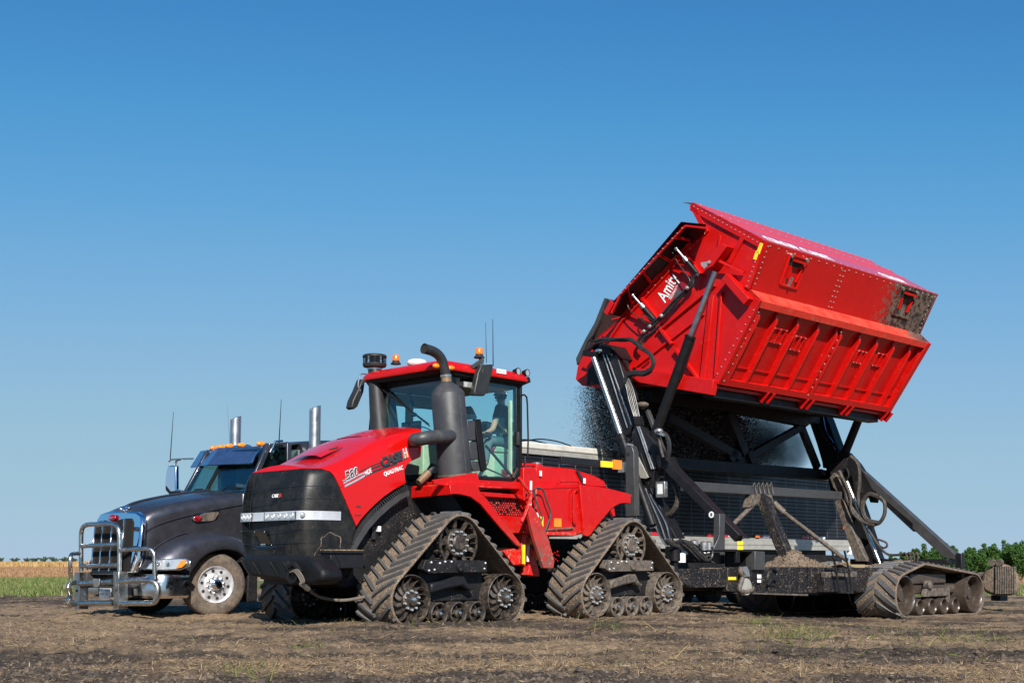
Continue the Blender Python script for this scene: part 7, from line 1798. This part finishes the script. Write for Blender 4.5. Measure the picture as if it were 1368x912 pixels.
# valves, tanks and hoses on the drawbar
mb = MB()
for i in range(7): c_ = sx(205+i*48, 350, .6); mb.box(c_.x-.12, c_.x+.08, .3, .62, .85, 1.15+.05*(i % 2))
mb.build('valve_bank', 'black_clean', cart, bevel=.02)
for x, y, r_, m_ in ((150,350,.10,'black_clean'),(245,315,.06,'white_plastic'),(215,380,.075,'white_plastic'),(420,270,.07,'aluminium'),(470,270,.07,'aluminium'),(330,260,.08,'aluminium'),(425,350,.035,'white_plastic'),(468,350,.035,'white_plastic'),(380,345,.035,'white_plastic')):
    c_ = sx(x, y, .75); mb = MB(); mb.lathe(c_ - V3((0,0,r_*1.2)), (0,0,1), [(.0001,0),(r_,0),(r_,r_*2),(r_*.6,r_*2.3),(.0001,r_*2.4)], 12); mb.build('valve', m_, cart)
random.seed(5)
for k in range(12):
    x0 = random.uniform(60, 250); hose([(x0, 225+random.uniform(-20,20)), (x0+70, 235+random.uniform(-20,40)), (x0+160+random.uniform(0,80), 300+random.uniform(-40,80)), (x0+220+random.uniform(0,90), 400+random.uniform(-60,40))], random.choice((.014,.02,.026)), lambda x, y: sx(x, y, .85), 0, random.choice(('hose','hose_muddy','hose')))
hose([(220,225),(300,290),(380,370),(440,410),(490,390),(505,330),(500,280)], .025, lambda x, y: sx(x, y, .95), 0)
# mud lying on the beam and soil heaped on the deck
def heap(name, c, ra, rb2, h_, n_, s0, s1, frame=T, mat_='mud_heap'):
    m2 = MB(); random.seed(3); G = 34; rows_ = []
    def hh(x, y):
        r_ = math.hypot(x, y); return h_*max(0, 1-r_)**.9*(.75+.5*noise.noise(Vector((x*3, y*3, c[0])))) + min(.04, h_*.12)*noise.noise(Vector((x*9, y*9, 1)))*(r_ < 1)
    for i_ in range(G+1):
        rows_.append([(c[0] + ra*(2*i_/G-1), c[1] + rb2*(2*j_/G-1), c[2] - (.01 if math.hypot(2*i_/G-1, 2*j_/G-1) < .98 else .12) + hh(2*i_/G-1, 2*j_/G-1)) for j_ in range(G+1)])
    m2.grid(rows_)
    for k in range(n_):
        t = random.uniform(0, 6.28); r_ = math.sqrt(random.random())*.97; x, y = r_*math.cos(t), r_*math.sin(t)
        s_ = s0 + (s1-s0)*random.random()**3; m2.ball((c[0]+ra*x, c[1]+rb2*y, c[2]+hh(x, y)), s_, s_*random.uniform(.5,1), s_*random.uniform(.4,.9), 5, 3, Matrix.Rotation(random.uniform(0,3), 3, 'Z'))
    return m2.build(name, mat_, cart, kind='stuff')
c_ = sy(610, 690, .4); heap('soil_heap', (c_.x-.1, .4, .70), 1.0, .7, .50, 1500, .01, .05)
heap('soil_heap', (-12.6, .6, .72), 1.0, .8, .26, 1200, .01, .05); heap('soil_heap', (-8.6, .8, .68), .8, .4, .16, 600, .008, .035)
heap('beam_dirt', (-5.6, bB-.19, sx(400,486).z), 1.3, .16, .018, 700, .006, .025)
# ---- middle: cross tube, leg, struts
cb_ = -1.0
mb = MB(); mb.beam(Vector(S(*y1(165, 393), cb_)) , Vector(S(*y1(790, 432), cb_)), .22, .20); mb.build('cross_tube', 'grey_steel_frame', cart, bevel=.015)
mb = MB(); mb.beam(Vector(S(*y1(485, 440), cb_+.12)), Vector(S(*y1(585, 690), .0)), .32, .22, (0,1,0)); mb.build('centre_leg', 'black_splattered', cart, bevel=.012)
for k in range(5):
    mb = MB(); p_ = Vector(S(*y1(442+k*17, 390), cb_+.14)); mb.tube([p_ + V3((0,0,-.03)), p_ + V3((-.04,.03,.06)), p_ + V3((-.08,.02,-.06)), p_ + V3((-.08,.05,-.18))], .012, 6); mb.build('u_bolt', 'dusty_metal', cart)
mb = MB(); mb.slab([Vector(S(*y1(x, y), cb_+.16)) for x, y in ((445,425),(520,425),(532,465),(470,465),(430,478))], .2, (0,-1,0)); mb.build('leg_bracket', 'dusty_metal', cart, bevel=.01)
for (x0, y0, x1, y1_, b0, b1, r_) in ((445,468,355,555,-.9,-1.0,.05),(528,460,570,500,-.9,-.7,.07),(570,500,825,695,-.7,.9,.045)):
    mb = MB(); mb.cyl(Vector(S(*y1(x0, y0), b0)), Vector(S(*y1(x1, y1_), b1)), r_, n=12); mb.build('strut', 'dusty_metal', cart)
xb_ = -1.75
def xp(x, y, b=xb_): return Vector(S(*y1(x, y), b))
for nm, p_, q_, w_ in (('brace',(95,112),(385,275),.20),('brace',(338,92),(405,262),.24),('brace',(425,272),(640,152),.17),('brace',(640,155),(705,318),.17),('brace',(300,60),(640,128),.26),('torsion_tube',(90,296),(735,348),.24),('brace',(365,250),(345,290),.2),('brace',(420,250),(440,300),.2)):
    mb = MB(); mb.beam(xp(*p_), xp(*q_), w_, w_*.8, (0,1,0)); mb.build(nm, 'black_clean', cart, bevel=.01)
mb = MB(); mb.slab([xp(x, y) for x, y in ((355,240),(425,245),(470,300),(460,335),(350,330),(340,290))], .1, (0,-1,0)); mb.build('node_plate', 'black_clean', cart)
# ---- rear end frame
QA = -13.10
def fr_(x, y, a=None): return Vector(R(*zr(x, y), QA if a is None else a))
def f2(x, y, a=None): return Vector(R(*y2(x, y), QA if a is None else a))
rm = bpy.data.objects.new('rear_mast', None); COL.objects.link(rm); rm.parent = cart; OFF[rm.name] = OFF['crop_cart']
mb = MB(); mb.slab([fr_(x, y) for x, y in ((-20,-60),(120,-90),(300,-60),(330,0),(385,150),(405,205),(400,300),(300,330),(295,290),(260,170),(212,30),(180,10),(120,60),(60,20))], .35, (-1,0,0)); mb.build('lift_arm', 'black_clean', rm, bevel=.015)
for x0, y0, x1, y1_ in ((262,0,385,205),(300,-20,372,160)):
    mb = MB(); mb.tube([fr_(x0, y0, QA+.05), fr_((x0+x1)/2-14, (y0+y1_)/2+10, QA+.05), fr_(x1, y1_, QA+.05)], .02, 6); mb.build('hydraulic_line', 'visor_steel', rm)
mb = MB(); mb.slab([fr_(x, y) for x, y in ((400,290),(420,220),(470,225),(540,300),(585,370),(640,470),(912,700),(912,760),(655,520),(622,500),(560,540),(550,640),(470,480),(430,350))], .18, (-1,0,0)); mb.build('mast_plate', 'black_paint', rm, bevel=.012)
mb = MB(); mb.slab([f2(x, y) for x, y in ((262,295),(285,302),(640,622),(680,662),(680,690),(655,690),(655,660),(612,652),(275,345))], .18, (-1,0,0)); mb.build('brace', 'grey_steel_frame', rm, bevel=.012)
mb = MB(); mb.slab([f2(x, y, QA-.1) for x, y in ((120,230),(190,262),(235,330),(300,520),(350,672),(290,682),(235,560),(150,380))], .3, (-1,0,0)); mb.build('mast_post', 'black_clean', rm, bevel=.012)
mb = MB(); mb.slab([fr_(x, y, QA+.25) for x, y in ((378,560),(398,535),(418,545),(570,900),(600,960),(520,960),(500,905))], .2, (-1,0,0)); mb.slab([fr_(x, y, QA+.22) for x, y in ((345,392),(375,360),(410,420),(440,480),(395,488),(370,460))], .3, (-1,0,0)); mb.build('guide_rail', 'dusty_metal', rm, bevel=.012)
mb = MB(); mb.cyl(fr_(462,420,QA+.2), fr_(700,1010,QA+.2), .05, n=14); mb.build('lift_cylinder', 'steel_bar', rm)
mb = MB(); mb.box(QA-.2, QA+.15, -.95, 1.5, .80, .93); mb.box(QA-.16, QA+.0, f2(655,640).y, f2(682,640).y, .5, 1.05); mb.build('base_beam', 'black_paint', rm, bevel=.012)
mb = MB(); mb.slab([fr_(x, y, QA+.1) for x, y in ((330,320),(400,270),(470,260),(430,370),(350,380))], .5, (-1,0,0)); mb.slab([fr_(x, y, QA+.3) for x, y in ((-40,310),(290,335),(310,370),(270,378),(-40,345))], .1, (-1,0,0)); mb.build('pivot_block', 'black_muddy', rm, bevel=.02)
H2 = lambda o_: (lambda x, y: f2(x, y, QA+o_))
hose([(232,240),(262,275),(268,340),(262,400),(270,450),(300,500),(340,515),(368,480),(370,430),(350,405)], .045, H2(.3), 0, 'hose_muddy'); hose([(345,405),(310,395),(285,420),(280,460),(300,500),(345,512)], .06, H2(.32), 0, 'hose_muddy')
hose([(185,300),(205,350),(220,420),(250,470),(290,510),(330,520)], .05, H2(.34), 0, 'hose_muddy'); hose([(200,330),(230,400),(235,460),(270,500),(300,515)], .035, H2(.38), 0, 'hose_muddy')
hose([(300,530),(330,580),(360,620),(390,640),(440,640),(480,640)], .03, H2(.3), 0, 'hose_muddy'); hose([(345,578),(375,590),(380,605),(365,612),(345,600)], .025, H2(.3), 0, 'hose_muddy'); hose([(200,290),(215,290),(225,320),(210,340)], .02, H2(.3), 0)
for k in range(4): hose([(440+k*18,640),(452+k*16,632),(460+k*15,645),(462+k*14,668)], .022, H2(.35), 0, 'hose_muddy')
mb = MB(); mb.slab([f2(x, y, QA+.2) for x, y in ((300,395),(330,380),(345,405),(340,430),(312,428))], .05, (-1,0,0)); mb.build('hose_hanger', 'black_clean', rm)
# muddy conveyor nose at the very back
XA = -15.2
def nb(x, y): return Vector(R(*zt_c(x, y), XA))
mb = MB(); mb.slab([nb(x, y) for x, y in ((1060,250),(1095,215),(1140,182),(1180,176),(1235,190),(1275,210),(1302,255),(1318,320),(1314,375),(1290,405),(1240,414),(1120,410),(1065,385),(1040,320))], .22, (-1,0,0)); cn = mb.build('conveyor_nose', 'belt_mud', cart, bevel=.08)
mb = MB(); mb.slab([nb(x, y) + V3((-.1,0,0)) for x, y in ((940,250),(1080,240),(1080,380),(940,380))], .1, (-1,0,0)); mb.build('conveyor_arm', 'dusty_metal', cn, bevel=.02)
mb = MB()
for k in range(9):
    x = 1165 + k*17; mb.tube([nb(x, 200) + V3((.02,0,0)), nb(x+4, 300) + V3((.03,0,0)), nb(x, 400) + V3((.02,0,0))], .03, 6)
mb.build('conveyor_rib', 'dusty_metal', cn)
for x in (1136, 1190):
    mb = MB(); c_ = nb(x, 172); mb.cyl(c_ + V3((.05,0,0)), c_ + V3((-.04,0,0)), .085, n=18); mb.build('conveyor_roller', 'dusty_metal', cn)
mb = MB(); mb.box(XA-.3, QA, -.2, .2, .4, .6); p_ = nb(1110, 412); q_ = nb(1180, 455); mb.box(XA-.5, XA-.1, p_.y, q_.y, q_.z, p_.z); mb.beam((XA-.2, .1, .5), nb(1180, 330) + V3((-.4,0,0)), .2, .2); mb.build('conveyor_frame', 'black_muddy', cn)
# ---- cart tracks
def cart_unit():
    u = unit_root()
    circs = [(1.56, .50, .43), (-1.58, .48, .43), (.72, .93, .20), (-.2, .86, .18)]
    W_ = .95
    def rws(pt): return [(-.01, -.45, 0, .30), (-W_+.01, -W_+.45, pt*.5, pt*.5+.30)]
    b_, lg = belt_parts(circs, W_, .04, .035, .235, .135, rws)
    loc_build(b_, ['belt_mud', 'mud_heap'], 'track_belt', u); loc_build(lg, ['rubber_lug'], 'tread', u)
    m_ = MB(); r = .42
    m_.lathe((0,0,0), (0,1,0), [(r-.05,-.02),(r-.03,.01),(r-.005,.0),(r,-.03),(r,-.85),(r-.05,-.86),(r-.06,-.8),(r-.06,-.06),(r-.05,-.02)], 44)
    m_.lathe((0,0,0), (0,1,0), [(r-.055,-.30),(.30,-.26),(.28,-.20),(.20,-.17),(.12,-.17),(.11,-.10),(.0001,-.10)], 40)
    m_.m = 1
    for k in range(8): t = 2*math.pi*k/8; m_.cyl((.16*math.cos(t), -.17, .16*math.sin(t)), (.16*math.cos(t), -.14, .16*math.sin(t)), .02, .016, 6)
    w1 = loc_build(m_, ['wheel_wet_mud', 'dusty_metal'], 'idler_wheel', u, (1.56, -.04, .50)); o = dup_mesh(w1, u, (-1.58, -.04, .48)); 
    m_ = MB(); r = .175
    m_.lathe((0,0,0), (0,1,0), [(r-.035,-.02),(r-.02,0),(r,-.02),(r,-.80),(r-.03,-.82),(r-.045,-.7),(r-.045,-.04),(r-.035,-.02)], 30); m_.lathe((0,0,0), (0,1,0), [(r-.04,-.16),(.05,-.14),(.045,-.06),(.0001,-.06)], 24)
    w2 = loc_build(m_, ['wheel_wet_mud'], 'roller', u, (.90, -.04, .24))
    for x in (.36, -.18, -.72): dup_mesh(w2, u, (x, -.04, .24))
    m_ = MB(); m_.box(-1.2, 1.2, -.75, -.30, .50, .72); m_.box(-.7, .9, -.7, -.25, .72, .95); loc_build(m_, ['wheel_wet_mud'], 'undercarriage', u, bevel=.03)
    m_ = MB(); m_.slab([(-.5,-.12,.62),(.45,-.12,.62),(.55,-.12,.45),(-.55,-.12,.45)], .12, (0,-1,0)); m_.lathe((.35,-.1,.70), (0,1,0), [(.10,-.1),(.10,.02),(.07,.04),(.0001,.04)], 20); m_.box(-.65, -.5, -.4, -.14, .3, .62); loc_build(m_, ['dusty_metal'], 'bogie_beam', u, bevel=.02)
    return u
cu = cart_unit(); place_unit(cu, T, cart, -11.86, 1.90, -.33)
c2 = copy_tree(cu, cart); place_unit(c2, T, cart, -11.80, -1.90, -.33, math.pi)

# ================================================================ falling dirt and dust
def cloud(N, a0, a1, b0, b1, z0, z1, s0, s1, spread=0.0):
    aa = rng.uniform(min(a0, a1), max(a0, a1), N); bb = rng.normal((b0+b1)/2, (b1-b0)/3.2, N); zz = rng.uniform(z0, z1, N); return aa, bb + (z1-zz)*spread*rng.normal(0, 1, N), zz, rng.uniform(s0, s1, N)
parts = [cloud(70000, -6.35, -7.8, -3.65, -2.85, 3.1, 4.72, .004, .011, .06), cloud(1600, -6.2, -8.0, -4.2, -2.8, 3.1, 4.6, .004, .011, .22),
         cloud(60000, -8.2, -11.2, -3.8, -2.6, 3.1, 4.75, .012, .032, .1), cloud(12000, -11.0, -12.6, -3.8, -2.7, 3.1, 4.7, .006, .014, .15)]
aa, bb, zz, ss = [np.concatenate([p[i] for p in parts]) for i in range(4)]
wx = T.ox + aa*T.H[0] + bb*T.L[0]; wy = T.oy + aa*T.H[1] + bb*T.L[1]
o = clods('falling_soil', wx, wy, ss, 'falling_dirt', zz); props(o, 'loose soil and roots falling from the tipped bin into the trailer')
m = bpy.data.materials.new('dust'); m.use_nodes = True; MAT['dust'] = m; n = m.node_tree.nodes; l = m.node_tree.links; n.clear()
out = n.new('ShaderNodeOutputMaterial'); pv = n.new('ShaderNodeVolumePrincipled'); pv.inputs['Color'].default_value = (.72,.66,.60,1)
tc = n.new('ShaderNodeTexCoord'); nz = noise_tex(n, l, tc.outputs['Object'], 1.3, 4, .6); mp_ = n.new('ShaderNodeMapping'); mp_.inputs['Location'].default_value = (0, 0, -.75/.95); mp_.inputs['Scale'].default_value = (1/2.5, 1/1.0, 1/.95); l.new(tc.outputs['Object'], mp_.inputs['Vector'])
ln_ = n.new('ShaderNodeVectorMath'); ln_.operation = 'LENGTH'; l.new(mp_.outputs[0], ln_.inputs[0])
l.new(mathn(n, l, 'MULTIPLY', ramp(n, l, nz, .33, .62, 0.0, 5.0), ramp(n, l, ln_.outputs['Value'], .35, .95, 1.0, 0.0)), pv.inputs['Density']); l.new(pv.outputs[0], out.inputs['Volume'])
mb = MB(); mb.ball((-12.4, -3.2, 3.75), 2.5, 1.0, .95, 20, 12); d_ = build_top(mb, 'dust_cloud', 'dust', T, (-12.4, -3.2, 3.0), 'thin brown dust hanging under the raised bin', 'dust', kind='stuff')
